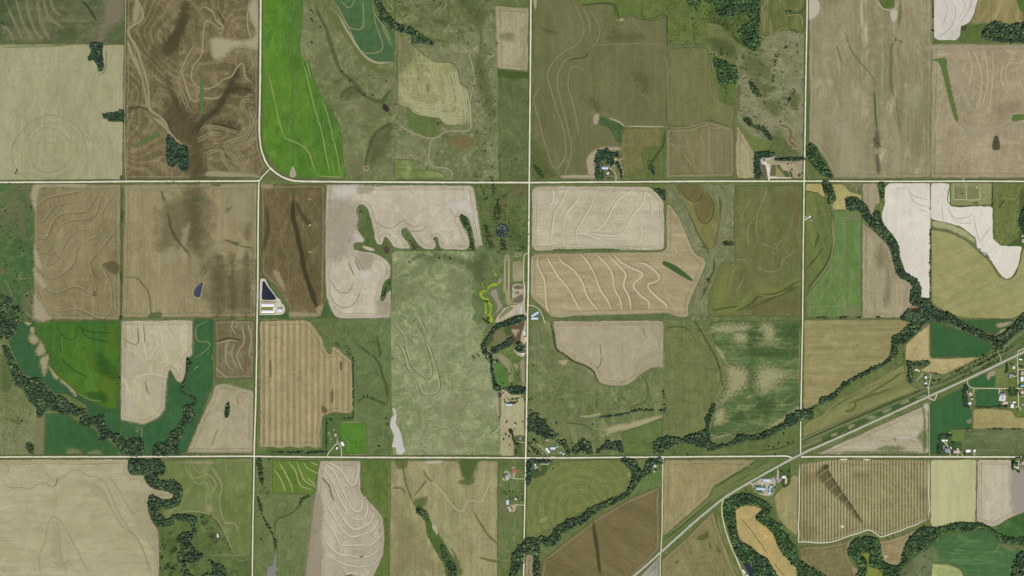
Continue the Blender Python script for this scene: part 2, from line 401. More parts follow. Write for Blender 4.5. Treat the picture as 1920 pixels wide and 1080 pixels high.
line('sage','grass_lane','A1','595 270 600 320 590 400 550 430|-10 265 400 258',(124,134,92),4,.5)
fld('brown','bare_field','A1','712 -30 1450 -30 1454 300 1455 600 1458 820 1480 890 1500 930 1480 965 1450 1000 1170 1003 1000 1008 700 1008 704 640', FM('brown_tilled_soil',(116,100,70),(103,89,60),(148,132,96),ang=0,row=.10,rs=12,blotch=.4,bs=80,grain=.14,ta=.4,tp=19), 'brown contour-ploughed field with pale ridges and dark damp hollows')
line('brown','damp_hollow','A1','1060 780 1110 720 1160 660 1230 600 1280 520 1320 440 1360 370|1180 690 1270 710 1360 750|1280 520 1340 495 1420 510|950 280 1010 180 1050 60',(90,80,56),34,.55,.9,.45,50)
line('brown','damp_hollow','A1','930 330 950 270 1000 190 1030 110 1050 -10',DK,30,.7,1.2,.5,60)
line('brown','damp_hollow','A1','1060 780 1110 720 1160 660 1230 600 1280 520 1320 440 1360 370',(78,72,50),13,.7,1.0,.55,30)
line('brown','damp_hollow','A1','1270 520 1330 495 1400 505 1440 540|1180 690 1270 710 1360 750|715 615 790 605 840 625|1220 60 1250 110 1262 150',(80,74,52),7,.65,1.0,.55,25)
line('brown','damp_hollow','A1','1050 700 1000 600 960 500 930 380|1060 700 1110 640 1160 560|1000 800 960 740 930 640',(92,82,56),16,.5,.9,.6,40)
blob('brown','damp_patch','A1','940 560 1040 560 1100 680 1150 740 1150 860 1155 1000 1050 1000 1060 830 980 780 920 640',(92,80,54),.75,1.2,.4,80)
blob('brown','damp_patch','A1','860 240 1000 230 1020 330 900 360 840 420 820 340',(98,90,62),.45,.8,.7,60)
line('brown','terrace','A1','770 -10 800 60 795 110 725 160 730 200 770 280 810 400 835 520 840 610 890 650 930 690 960 760 1050 835',(160,146,108),5,.85,1.8,.25)
line('brown','terrace','A1','1410 -20 1395 60 1395 150 1410 210 1450 260|1195 215 1185 300 1230 335 1290 290 1340 262 1455 288|1110 60 1150 40 1200 70 1215 110 1262 150 1235 160 1190 128 1155 125 1140 210 1138 300 1095 360 1075 420 1092 470 1130 495 1195 490 1250 450 1300 430 1340 370 1368 362 1378 430 1430 475|1100 245 1045 330 1022 400 1042 480 1070 550 1100 570 1140 550 1215 555 1260 520',(164,150,114),3.4,.8,off=(0,))
line('brown','terrace','A1','1060 330 1005 420 1000 480 1030 560 1060 640|1450 575 1380 560 1350 600 1390 650 1412 690 1380 760 1290 790 1262 820 1300 880 1380 960 1440 995|1450 620 1400 600 1420 660 1440 720 1400 790 1330 815 1340 870 1420 960|1130 760 1160 718 1260 732 1370 765|1110 800 1180 760 1250 760|1150 880 1230 850 1260 920 1330 985|1300 300 1380 300 1420 350 1400 420',(156,142,104),3.0,.7,off=(0,4.5))
line('brown','terrace','A1','900 60 930 180 940 240|960 420 990 500 1020 600|880 500 920 600|905 20 935 100',(150,136,100),3.0,.5)
blob('brown','pale_knoll','A1','1190 215 1300 220 1370 230 1440 190 1405 100 1400 30 1450 -10 1458 260 1370 262 1310 275 1255 325 1200 325',(170,154,122),.85,1.4,.4,25)
blob('brown','pale_knoll','A1','715 250 740 255 800 420 830 560 825 600 790 430 740 330|760 0 790 20 780 100 745 130|1165 990 1200 960 1450 985 1450 1000|860 660 910 680 950 740 900 700',(166,152,116),.7,1.4,.5,20)
blob('brown','grass_strip','A1','1128 438 1142 438 1143 645 1127 645|765 815 890 738 902 752 775 826',(80,112,58),.95,3,.2,10,sm=False,inset=.9)
line('brown','grass_strip','A1','1105 90 1104 190|700 0 704 250 698 500|1160 870 1155 990|1060 1003 1170 1003 1300 1000 1450 1000|720 200 760 320',(84,104,58),3,.6)
# ---- bright green pivot corner
fld('bright','crop_field','A2','38 -30 268 -30 255 150 245 260 265 345 300 345 320 430 370 545 430 620 460 680 485 770 492 900 505 1000 370 1000 250 1002 215 1002 150 972 95 928 45 850 32 780', FM('bright_green_crop',(74,124,44),(63,112,47),(98,138,58),ang=0,row=.10,rs=8,blotch=.5,bs=90,stretch=2,grain=.10), 'vivid green crop field inside the bend of the gravel road')
line('bright','wheel_track','A2','203 -10 205 400 208 940',(86,104,60),2.6,.95,2.5,.1)
line('bright','terrace','A2','50 260 80 340 110 450 150 560 200 640 235 710 255 680 268 610 250 540 215 380|60 350 70 480 60 600|100 -10 120 50 180 20 195 -10|110 450 140 600 120 700',(112,136,66),2,.6)
line('bright','terrace','A2','65 400 90 500 110 600 140 720 160 775 210 795 260 820 300 860 320 920 345 990|370 555 410 680 440 800 465 930 480 990|265 345 290 450 330 600 370 740 395 870 415 990|285 345 310 450|345 990 400 995 500 995',(154,164,104),2.4,.75,br=.5)
blob('bright','bare_patch','A2','207 935 222 965 225 990 205 998 190 990 193 965',(160,145,122),1,3,.1,inset=.9)
fld('tri','grass_verge','A2','85 955 215 1014 28 1014', FM('mown_verge',(98,104,64),(88,98,58),blotch=.3), 'grass triangle between the curving gravel roads',fr=.3)
# ---- pasture by the draw
fld('pasA','pasture_field','A2','268 -30 780 -30 785 1016 508 1012 492 890 485 770 460 680 430 620 370 545 320 430 300 345 262 345 245 260 256 150', FM('grazed_pasture',(113,118,79),(96,107,66),(136,134,98),blotch=.55,bs=60,grain=.15,row=.02,ta=.12,tp=12), 'grazed pasture with dark tree dots west of the small dark pond')
line('pasA','swale','A2','330 20 400 180 440 300 480 400 560 470 620 540 700 570 745 520 785 490|470 540 540 490 600 540|770 690 700 730 655 770 630 860 610 960',(82,98,60),9,.65,1.2,.5)
line('pasA','swale','A2','380 20 460 130 540 240 600 330 700 400 785 405',(106,122,62),14,.6,1.1,.4)
blob('pasA','mown_patch','A2','340 300 430 330 380 410 330 420|560 560 680 600 700 680 600 640|490 880 600 890 600 1000 530 1000',(122,126,82),.5,1,.6)
line('pasA','stock_trail','A2','275 232 385 228 400 245|265 250 275 345|345 250 350 430|490 290 535 370|560 400 640 415 780 408|555 580 558 860|525 990 530 915 600 890|600 770 640 765|780 490 690 525|275 250 300 310 330 400',(140,138,104),1.6,.55,br=.6)
blob('pasA','damp_hollow','A2','470 560 530 490 580 500 590 550|640 760 700 740 760 690 775 780 720 880 640 960 620 900',(84,96,60),.55,1,.5)
fld('corn','crop_field','A2','430 -30 650 -30 660 60 700 130 780 185 778 350 700 360 640 330 580 290 530 220 480 110', FM('dark_green_crop',(60,98,64),(66,104,62),(80,112,72),row=.08,rs=7,blotch=.35,bs=60,grain=.08), 'dark green curved crop field with a pale washed border',lev=2)
line('corn','pale_border','A2','455 60 500 150 560 250 610 310 680 352 776 346',(170,158,126),5,.85,1.6,.6)
line('corn','terrace','A2','600 -10 605 120 592 165 550 165 510 140 480 90|660 60 680 150 710 230 712 270 690 290 620 297 570 270|470 0 520 45 545 20 552 -10|700 130 740 220 778 270|440 10 500 120 560 240',(158,152,118),2.2,.75,br=.6)
fld('draw','hay_field','A2','640 -30 785 -30 785 190 740 150 705 125 668 70', FM('draw_grass',(102,112,62),(88,106,56),(140,136,96),blotch=.4,bs=30), 'grass strip beside the wooded draw above the dark crop',lev=2)
line('draw','wash_line','A2','700 -10 740 60 770 50 720 -10|655 20 670 80 720 150 770 240',(160,150,118),2.6,.7,br=.7)
fld('pasB','pasture_field','A2','787 -30 1345 -30 1355 390 1366 1012 785 1016', FM('rough_pasture',(116,120,83),(97,107,67),(144,140,106),blotch=.6,bs=50,grain=.16,row=.02,ta=.1,tp=14), 'rough pasture crossed by a pale farm track round the hay patch')
blob('pasB','green_patch','A2','800 60 900 80 1060 150 1060 110 920 100 850 40|1140 -10 1180 80 1260 180 1240 300 1300 60 1200 -10|1240 300 1300 420 1360 640 1300 640 1240 480|790 450 860 380 830 300 800 300',(86,104,58),.6,1,.6,30)
fld('hayB','hay_field','A2','795 200 850 195 875 240 920 290 1000 345 1110 350 1140 400 1145 470 1190 490 1190 710 1070 710 1050 690 1030 665 960 660 900 640 850 600 795 595', FM('cut_hay',(146,144,100),(132,134,88),(162,158,116),ang=-8,row=.12,rs=14,blotch=.45,bs=45,grain=.14,ta=.45,tp=22), 'pale cut hay patch with curved swaths in the middle of the pasture',lev=2)
line('hayB','swath','A2','1050 400 1072 500 1078 560 1050 590 960 600|1100 380 1125 520 1130 620 1090 660|850 600 910 640 1030 655 1080 690 1180 690|1160 500 1175 600 1180 700|800 480 840 560 920 600 1000 620',(178,174,132),2.6,.85,br=.4,off=(0,4,8))
blob('hayB','green_patch','A2','800 210 860 220 900 320 850 380 800 420|960 470 980 480 975 520 955 510',(112,120,78),.6,1,.6)
fld('padA','pasture_field','A2','850 610 920 650 1010 665 1013 770 960 772 870 730 852 700', FM('paddock_green',(92,112,62),(86,106,58),blotch=.2), 'small green paddock tucked under the cut hay patch',lev=3)
fld('padB','hay_field','A2','780 895 915 902 915 955 1020 960 1065 985 1060 1010 780 1010', FM('pale_hay',(120,130,80),(104,122,68),(164,166,114),ang=90,row=.22,rs=13,blotch=.5,bs=30), 'pale streaked hay strip beside the main gravel road',lev=3)
line('pasB','farm_track','A2','780 680 860 740 960 775 1020 770 1075 740 1190 735 1210 700 1205 560 1230 460 1225 400 1195 300 1135 240|1020 770 980 800 970 900 1000 940 1070 945 1105 980 1070 1018',(156,148,116),2.6,.85,2,.2)
line('pasB','farm_track','A2','1060 160 1190 160 1198 240 1090 240|1245 740 1230 800 1185 858|780 -10 786 200 782 600|1345 0 1355 390 1362 1010|785 600 850 600|1340 0 1460 0 1462 40|850 620 855 700',(150,144,110),1.6,.6,br=.5)
line('pasB','swale','A2','1145 -10 1160 70 1205 115 1250 160 1268 220 1255 320 1230 410|1080 0 1085 130|830 120 900 170 1000 220 1100 240|780 40 830 100 870 20',(92,116,60),4,.75)
fld('beigeN','stubble_field','A2','1345 30 1470 40 1540 40 1530 402 1355 385', FM('beige_stubble',(160,148,114),(148,138,102),(176,164,130),row=.09,rs=8,blotch=.45,bs=45), 'beige stubble block beside the north-south gravel road')
line('beigeN','pale_border','A2','1360 380 1440 385 1525 395|1465 40 1470 200 1440 230 1400 230',(180,168,136),3,.7)
blob('beigeN','damp_patch','A2','1370 190 1450 180 1450 230 1380 225',(128,122,88),.6,1,.5)
fld('grnNE','pasture_field','A2','1355 392 1538 407 1535 1014 1366 1012', FM('dark_pasture',(90,106,64),(82,98,58),(106,112,76),blotch=.45,bs=55,grain=.14,row=.02), 'dark green pasture below the beige stubble block')
blob('grnNE','green_patch','A2','1225 870 1280 850 1362 850 1365 1010 1245 1010|1355 395 1535 410 1535 440 1355 430',(72,102,44),.85,1.6,.3,sm=False)
blob('grnNE','bare_strip','A2','1228 868 1248 872 1285 1005 1245 1005',(164,152,120),.9,1.8,.4)
# ---- north-centre section
fld('olive','crop_field','A3','60 -30 300 -30 320 25 510 20 520 95 545 118 580 98 600 80 660 110 740 120 815 88 808 715 580 715 552 760 545 842 410 852 408 1004 60 1004', FM('olive_crop',(97,102,64),(104,104,68),(116,111,76),ang=0,row=.07,rs=9,blotch=.35,bs=120,stretch=2.5,grain=.07), 'wide olive crop field with winding pale wash lines')
line('olive','wash_line','A3','280 -10 320 80 345 160 340 200 310 250 240 285 180 340 145 400 140 440 170 540 200 640 225 720 240 820 235 890 200 945 170 930 140 850 110 760 90 670 65 570 75 530 108 470|330 40 370 110 380 200|380 50 420 120 435 180 415 240 380 255|370 290 350 320 290 325 240 340 210 390 195 440 200 500 215 560 235 640 265 760 275 820 260 920 225 1000|355 410 300 375 265 395 255 480 270 540 290 630 305 690 320 770',(150,138,102),2.6,.75,br=.6,bs=22)
line('olive','wash_line','A3','480 130 570 155|610 100 650 150 700 215|370 255 550 245 810 250|630 450 690 495|645 520 710 560 720 610|430 620 490 650 580 700|400 740 380 700|245 60 275 130 270 200 210 240|60 340 58 480|240 480 220 460 215 480 240 490|810 320 812 500|340 645 420 630',(148,138,102),2.2,.6,br=.6)
blob('olive','damp_patch','A3','480 190 620 180 700 210 560 240 470 230|600 400 700 420 710 540 640 480|360 520 440 600 420 640 380 580|90 150 210 180 150 190',(92,98,60),.45,.9,.7,60)
blob('olive','pale_knoll','A3','360 890 430 832 540 826 540 845 440 850 405 900 405 995 375 1000|400 650 430 640 425 690 400 700|60 0 80 0 70 60|230 985 400 985 400 1002 230 1002|530 100 570 105 560 118 530 115',(170,154,124),.85,1.3,.5,14)
blob('olive','green_patch','A3','60 800 130 860 150 1000 60 1000|120 950 200 980 160 1000|160 960 130 940 120 980',(90,108,56),.6,1,.5)
line('olive','damp_hollow','A3','370 285 355 320 290 328 250 340',(70,66,46),2.4,.8)
fld('medN','pasture_field','A3','660 -30 1055 -30 1045 245 815 245 815 88 740 98 690 115 670 70 676 20', FM('weedy_meadow',(86,106,54),(96,110,60),(74,98,50),blotch=.5,bs=45,grain=.16), 'weedy green meadow west of the big northern wood')
line('medN','swale','A3','675 10 668 70 690 112 740 100 808 86 812 240|965 130 968 245|815 250 1040 250',(74,96,50),3,.7)
line('medN','mown_border','A3','820 262 1040 262|818 248 1040 248',(128,128,90),2.2,.5)
fld('medM','pasture_field','A3','305 -30 660 -30 665 80 600 78 560 98 540 116 517 100 514 20 322 22', FM('green_headland',(94,114,58),(86,106,54),blotch=.3), 'green headland above the olive crop field',lev=2)
line('medM','swale','A3','320 30 510 20 520 90|530 50 540 110',(70,90,50),4,.7)
fld('oliveE','crop_field','A3','818 270 1040 270 1060 370 1080 440 1110 560 1150 590 1195 592 1190 722 1050 672 930 716 812 716', FM('olive_crop_rows',(108,108,68),(103,105,64),(120,114,78),row=.08,rs=8,blotch=.3,bs=90,stretch=3,grain=.08), 'olive block of straight crop rows west of the leafy copse')
line('oliveE','wash_line','A3','1045 450 1060 520 1090 570 1130 592 1190 595|815 300 818 600 812 700',(150,138,100),2.2,.6)
fld('brS','stubble_field','A3','808 722 930 722 1050 680 1192 722 1190 995 1055 1000 808 1002', FM('brown_stubble_rows',(120,112,76),(110,106,68),(136,124,88),row=.10,rs=9,blotch=.35,bs=60,stretch=3), 'brown-olive stubble block just north of the gravel road')
line('brS','pale_border','A3','812 720 930 716 985 700 1050 676|1052 690 1052 990|815 730 815 980 830 990 1050 985|820 800 880 830|900 860 960 940|1060 720 1185 722|1000 750 1030 860',(160,146,112),2.8,.7,br=.6)
fld('brW','crop_field','A3','575 722 788 716 780 832 690 832 668 862 690 960 570 1000 555 880 548 842 556 765', FM('olive_brown_crop',(112,108,66),(104,104,62),(120,112,76),blotch=.3), 'olive-brown plot between the marsh hollow and the grassy draw')
fld('mars','pasture_field','A3','690 832 782 832 800 720 806 1004 690 1004 690 960 668 862', FM('draw_green',(86,104,56),(80,98,54),(100,110,64),blotch=.5,bs=30), 'green grassy draw with a small dark pool', lev=2)
line('mars','swale','A3','800 720 790 820 750 880 720 930 730 990|690 900 740 910',(66,88,46),6,.7)
fld('mar2','marsh_land','A3','418 655 480 665 540 690 575 718 552 742 560 790 530 800 490 725 440 705 420 680', FM('marsh',(66,92,58),(58,84,54),(82,104,60),blotch=.5,bs=20), 'dark green marshy hollow in the olive crop field',lev=2,sm=1)
line('mar2','pale_border','A3','580 713 800 713|575 712 540 685 480 660|795 680 805 715',(170,158,124),3,.85,2,.3)
fld('yardS','grass_verge','E2','180 470 320 80 520 70 900 170 950 390 1080 940 1000 1000 180 1005', FM('farmyard_grass',(112,114,74),(98,106,66),(132,128,90),blotch=.4,bs=18), 'grassy yard of the farm ringed by trees north of the gravel road',lev=2)
line('yardS','pale_border','E2','180 480 200 300 330 60 480 40 530 70 800 190|940 400 1000 620 1070 930|730 380 840 430 940 400 1100 330|180 500 200 700 180 980',(168,154,120),3,.8,1.6,.3)
fld('padC','pasture_field','A3','1210 690 1260 740 1310 760 1405 800 1408 856 1310 858 1270 800 1230 740', FM('meadow_green',(100,114,64),(92,106,58),blotch=.3), 'green meadow wedge above the shelterbelt farmyard')
fld('triT','stubble_field','A3','1203 700 1232 745 1270 800 1306 860 1306 1003 1205 1003 1195 900', FM('tan_stubble_wedge',(166,152,114),(154,142,104),(178,164,130),ang=-14,row=.10,rs=7,blotch=.4,bs=40), 'narrow tan stubble wedge left of the shelterbelt')
fld('pasNE','pasture_field','A3','1200 255 1320 288 1330 240 1450 180 1475 165 1582 190 1580 880 1410 882 1408 800 1290 760 1210 690 1200 600', FM('eroded_pasture',(120,122,88),(106,112,74),(142,140,106),blotch=.5,bs=35,grain=.18,row=.02,ta=.2,tp=26), 'eroded grey-green pasture with a winding brown creek')
blob('pasNE','green_patch','A3','1310 450 1380 480 1420 500 1370 550 1330 540|1200 480 1230 490 1215 640 1200 600|1330 560 1420 560 1470 600 1420 660 1350 610|1420 720 1560 850 1580 880 1410 880|1500 500 1560 520 1560 600 1510 600|1240 300 1340 320 1400 440 1300 450 1230 400',(94,112,62),.65,1,.6,22)
blob('pasNE','bare_patch','A3','1450 470 1560 460 1580 540 1510 520|1560 560 1582 580 1570 660 1540 620|1470 180 1580 200 1560 240 1480 220|1330 640 1420 660 1440 720 1400 740 1350 690',(152,148,114),.65,1,.8,12)
line('pasNE','stock_trail','A3','1440 620 1430 690|1410 470 1500 490 1530 500|1330 240 1450 185 1475 170|1420 300 1440 400 1410 470|1570 880 1560 840 1500 840|1380 760 1300 700 1240 680|1500 500 1480 580 1440 620',(150,144,110),2,.7,br=.6)
fld('olNE','crop_field','A3','1335 -30 1588 -30 1583 188 1500 160 1450 175 1370 215 1328 190 1330 110', FM('olive_striped',(98,106,58),(92,100,54),(140,134,92),row=.14,rs=12,blotch=.35,bs=50,stretch=3), 'olive crop field in the corner beside the big northern wood')
line('olNE','pale_border','A3','1330 190 1370 212 1450 172 1475 160 1580 192|1475 90 1560 85 1575 160|1340 60 1380 0|1390 100 1400 200|1360 60 1355 180',(160,150,112),2.4,.7,br=.6)
line('olNE','swale','A3','1490 165 1560 185|1480 70 1560 70 1590 30',(72,100,50),5,.7)
fld('medO','pasture_field','A3','1045 130 1110 140 1200 230 1200 375 1080 312 1048 300', FM('dry_meadow',(122,120,80),(96,106,62),(134,130,90),blotch=.4,bs=60), 'dry meadow under the scattered bushes',lev=1)
blob('medO','damp_patch','A3','1050 215 1130 220 1195 260 1190 320 1080 300',(84,98,58),.75,1.1,.4)
fld('woodN','wood_floor','A3','930 -30 1340 -30 1330 220 1345 240 1320 288 1270 270 1205 240 1120 142 1045 130 1050 20', FM('wood_floor',(80,100,50),(64,84,44),(112,112,66),blotch=.5,bs=30,grain=.18), 'grassy floor of the northern wood', cat='ground')
fld('copF','wood_floor','A3','1060 320 1110 320 1205 390 1212 450 1195 480 1195 588 1150 588 1120 560 1085 440', FM('copse_floor',(82,104,52),(70,92,46),(112,112,66),blotch=.4,bs=25), 'grass under the leafy copse on the field edge', cat='ground')
# feedlot farm
fld('lotA','bare_field','E3','100 15 750 15 860 210 1760 200 1770 910 1380 920 560 900 100 900', FM('feedlot_soil',(172,158,130),(158,142,114),(140,122,96),blotch=.4,bs=18,grain=.1), 'bare tan feedlot ground around the bin yard',lev=2,fr=.4)
blob('lotA','damp_patch','E3','290 430 460 450 550 870 360 870 320 640|640 470 820 440 830 810 620 810',(108,92,66),.9,1.6,.4,10,sm=False)
blob('lotA','green_patch','E3','850 460 940 450 1060 640 1190 650 1280 800 1270 880 1130 870 1060 740 920 600',(66,96,50),1,3,.2,inset=.9)
blob('lotA','pale_yard','E3','330 300 380 230 490 220 500 420 640 450 600 800 620 900 560 1000 540 830 480 460 350 380|560 840 1130 870 1340 880 1350 900 560 900',(204,194,178),1,2.5,.1,inset=.8,sm=False)
blob('lotA','dung_heap','E3','1190 380 1260 400 1250 430 1200 410|1330 590 1390 570 1390 620 1340 620|1580 780 1640 740 1660 820 1600 850|1670 720 1720 700 1720 750 1680 750|1280 680 1320 660 1390 830 1350 860',(78,60,42),.9,2,.3)
blob('lotA','weedy_patch','E3','830 500 900 560 1050 720 1110 850 840 830',(158,146,96),.7,1.5,.5,8)
# ---- north-east section
fld('tanNE','stubble_field','A4','80 -30 771 -30 765 1002 440 1006 225 1002 185 920 112 810 80 800', FM('tan_row_stubble',(142,131,99),(130,121,89),(170,161,128),row=.13,rs=10,blotch=.6,bs=100,stretch=3,grain=.08), 'large tan stubble field with straight rows and grassy swales')
line('tanNE','swale','A4','600 -10 590 100 565 230 545 260 540 400 545 500 560 560',(106,118,74),7,.75,1.2,.5)
line('tanNE','swale','A4','280 160 310 260 350 330 430 420 450 470 445 520|570 560 580 660 595 760|265 350 240 250',(112,120,80),3.6,.7,br=.6)
line('tanNE','grass_strip','A4','449 505 452 600 460 740|440 770 490 830|85 500 72 780 100 810',(80,108,62),4.5,.9,1.6,.4)
blob('tanNE','damp_patch','A4','452 745 475 740 480 825 446 825|455 870 475 880 485 950 470 980 455 930',(98,86,76),.75,1.1,.6,10)
blob('tanNE','pale_knoll','A4','75 0 130 0 142 50 120 90 80 110|540 55 575 55 572 115 545 115',(186,174,150),.9,1.6,.3,20)
blob('tanNE','pale_knoll','A4','120 620 270 640 360 720 400 990 220 990 240 860 150 700|560 560 580 700 605 830 590 980 540 980 555 700|570 110 610 220 570 235|250 230 310 240 310 320 280 310|640 480 720 480 700 620 640 600|225 700 265 680 255 780 230 780|300 150 320 190 300 210',(172,160,126),.6,1,.7,40)
line('tanNE','pale_border','A4','155 60 155 160 175 220 215 190 235 165 300 190|85 235 300 240 480 240 765 238|95 330 85 780|165 0 225 80|560 340 765 332|770 0 765 1000|590 720 580 860 700 930 750 990|610 150 640 215 655 205|620 40 700 50 730 0|100 500 100 800',(168,156,122),2.2,.6,br=.6)
fld('notch','crop_field','A4','470 -30 562 -30 560 45 505 50 480 20', FM('notch_green',(80,102,52),(74,96,48),blotch=.3), 'small dark green notch at the top of the tan stubble field',lev=2)
line('notch','pale_border','A4','462 0 480 35 505 55 560 52 570 0',(176,164,132),3.4,.85,1.8,.3)
fld('paleNE','bare_field','A4','785 -30 1040 -30 1010 80 980 130 935 145 932 200 908 226 800 226 781 200', FM('pale_bare_soil',(200,192,178),(194,186,171),(208,200,188),ang=-20,row=.05,rs=8,blotch=.3,grain=.05), 'pale bare field at the top right with faint curved furrows')
line('paleNE','furrow','A4','840 -10 860 60 830 150|880 0 905 60 880 150 800 220|940 -10 960 40 920 110|1000 -10 980 60 930 130',(172,160,140),1.6,.5)
fld('khkNE','crop_field','A4','1040 -30 1240 -30 1270 50 1292 80 1292 125 1220 138 1140 120 1090 132 985 135 1012 80', FM('khaki_crop',(142,126,82),(132,118,74),(166,150,104),ang=5,row=.16,rs=12,blotch=.4,bs=60,stretch=2,ta=.3,tp=12), 'khaki curved-row field beside the pale bare field')
line('khkNE','pale_border','A4','985 134 1090 130 1140 120 1220 138 1292 122',(172,160,120),2.6,.7)
fld('grnTop','pasture_field','A4','1240 -30 1340 -30 1340 100 1290 82 1262 50', FM('grass_top',(80,110,56),(74,102,50),blotch=.3), 'green grass in the top right corner')
fld('woodNEf','wood_floor','A4','935 145 985 138 1090 130 1140 120 1220 138 1340 122 1340 240 775 240 772 -30 784 -30 782 226 910 228 933 200', FM('wood_meadow',(88,108,60),(80,102,54),(104,114,68),blotch=.45,bs=35), 'grass below the wood at the top right',cat='ground')
fld('tanE','stubble_field','A4','773 248 1340 248 1340 1003 762 1002', FM('warm_tan_stubble',(158,140,109),(148,131,101),(176,158,130),ang=6,row=.08,rs=11,blotch=.4,bs=90,grain=.08,ta=.18,tp=12), 'warm tan stubble field on the right edge with terrace lines')
line('tanE','terrace','A4','920 260 940 300|960 255 990 330 1000 400 985 460 965 495|1000 260 1030 340 1050 420 1040 560 1000 640|1060 260 1080 350 1080 480 1050 620|1110 270 1120 380 1110 500 1080 660|865 345 900 380 940 395|870 380 930 480 985 575|880 400 960 560 1020 640|1240 430 1200 480 1190 380 1230 350 1300 360|1180 340 1160 440 1200 540|1300 430 1270 450 1290 520|1160 265 1230 300 1260 305|790 310 880 300',(188,174,142),2.6,.85,br=.4)
line('tanE','terrace','A4','850 560 880 660 930 720 980 785|920 690 1000 720 1090 720 1170 700 1230 660|960 720 1050 740 1140 735 1225 705 1290 670|1150 800 1290 810|990 820 960 890 920 930|1000 880 1100 870|820 580 780 770|875 840 885 870|860 600 900 690 990 760|1280 380 1230 400 1240 470|1000 780 1130 785 1290 805',(184,170,138),2.4,.75,br=.5)
blob('tanE','pale_knoll','A4','920 660 1000 700 1150 700 1290 690 1290 760 1150 740 990 770 930 700|780 250 1290 252 1290 275 780 290|860 340 940 400 1010 620 960 620 900 470',(180,164,134),.5,1,.6,40)
blob('tanE','damp_patch','A4','1120 600 1260 560 1280 620 1150 660',(146,130,100),.35,.9,.8,60)
blob('tanE','grass_strip','A4','772 336 820 330 850 334 862 420 890 550 916 665 905 672 870 560 838 430 822 370 805 345|1226 652 1250 645 1300 648 1300 668 1230 680',(82,108,58),1,3,.2,inset=.9)
blob('tanE','green_patch','A4','1122 775 1142 770 1152 835 1116 838',(62,70,48),.9,2,.3)
# ---- west, second row
fld('grnW','pasture_field','B1','-60 56 230 56 230 1008 130 1010 110 1060 -60 1060', FM('lush_pasture',(70,104,60),(60,98,57),(122,120,84),blotch=.4,bs=60,grain=.14,row=.02), 'lush green pasture at the left edge with worn patches')
blob('grnW','worn_patch','B1','20 130 120 110 200 200 190 420 120 440 80 330 40 420 0 440 0 300|60 60 220 60 220 250 180 160|0 640 40 650 30 690 0 690|140 860 225 830 225 990 170 990',(126,124,88),.7,.9,1.0,18)
line('grnW','farm_track','B1','0 780 30 820 44 880 40 950 30 985|20 720 60 770 85 850|130 720 220 712|0 250 40 220 60 180|160 840 220 800|170 940 228 990',(142,134,98),2.6,.7,br=.5)
fld('cont','stubble_field','B1','235 56 843 56 848 1000 838 1008 235 1004', FM('tan_contour_stubble',(138,122,87),(129,114,79),(152,136,102),row=.07,rs=9,blotch=.35,bs=80,stretch=2,grain=.10), 'square tan field combed by dark winding contour furrows')
cf='245 220 300 180 360 150 460 130 550 110 605 85|240 310 290 325 330 290 380 220 440 200 580 175 620 150 660 90|240 400 290 445 330 430 370 330 410 280 470 262 600 250 640 200 710 85|260 520 310 545 350 510 400 390 440 340 520 315 640 300 680 250 700 180 755 90|240 550 330 622 400 590 440 510 480 440 550 385 660 380 710 330 730 240 810 120|235 610 300 690 360 722 440 690 520 610 540 520 600 465 690 420 740 350|250 700 300 770 370 820 430 810 500 780 560 785 620 825 665 835 675 790 640 640 640 590 720 500 780 420 840 350|235 750 290 850 350 920 420 950 520 930 590 955 700 1000 750 980 785 900 780 780 750 690 715 640 720 615 780 595 828 560|235 800 300 900 370 1000|235 880 320 1000'
line('cont','furrow','B1',cf,(104,92,62),1.9,.42,1.4,.5)
line('cont','terrace','B1',cf,(168,154,120),1.8,.7,1.6,.4,off=(1.9,))
blob('cont','pale_knoll','B1','237 56 600 56 560 85 300 80 260 200 240 260|236 480 262 520 300 640 270 650 238 600|236 820 280 870 360 1000 236 1000|236 640 290 700 330 760 300 790 240 720',(172,158,126),.75,1.2,.6,20)
blob('cont','damp_patch','B1','655 800 675 815 672 838 650 830|720 620 800 600 840 640 800 690',(96,82,56),.6,1.4,.4)
line('cont','wheel_track','B1','712 90 714 460|625 120 628 300|300 700 480 760|545 520 550 640|300 600 302 750|560 640 575 780',(154,140,106),1.4,.5)
fld('mid','stubble_field','B1','868 60 1802 48 1795 985 850 992', FM('tan_patch_stubble',(147,131,95),(138,122,87),(160,146,110),row=.10,rs=10,blotch=.4,bs=110,stretch=3,grain=.08), 'tan field with dark streaked rows and a small blue-grey pond')
blob('mid','dark_rows','B1','1110 190 1300 90 1420 90 1500 150 1490 400 1480 560 1600 560 1660 640 1780 520 1785 960 1560 980 1440 960 1400 700 1330 560 1240 500 1110 515',(116,104,74),.75,.9,.6,70)
blob('mid','dark_rows','B1','1280 80 1400 90 1420 300 1400 520 1330 500 1300 300|1490 560 1560 560 1560 960 1490 950|1600 570 1650 570 1650 960 1600 960|1700 560 1740 560 1740 960 1700 960|1720 330 1760 340 1740 460 1700 420',(98,88,62),.55,.8,.8,40)
line('mid','damp_hollow','B1','1160 220 1180 300 1220 420 1290 510 1340 580|1125 90 1150 190|1560 260 1640 210 1700 210|1640 480 1560 440',(84,78,54),8,.6,.9,.6,30)
blob('mid','pale_knoll','B1','1140 110 1200 110 1210 180 1160 170|1270 370 1330 330 1310 460 1270 470|1490 470 1590 470 1570 520 1500 510|870 60 1250 60 1150 95 900 100|880 620 910 620 905 650 880 645|1130 520 1240 530 1250 600 1130 640|1580 130 1700 90 1760 160 1760 320 1620 360|1760 760 1790 750 1790 800 1760 795|1280 840 1350 860 1350 920 1310 900|1350 60 1800 52 1800 80 1550 90',(168,152,118),.6,1,.7,25)
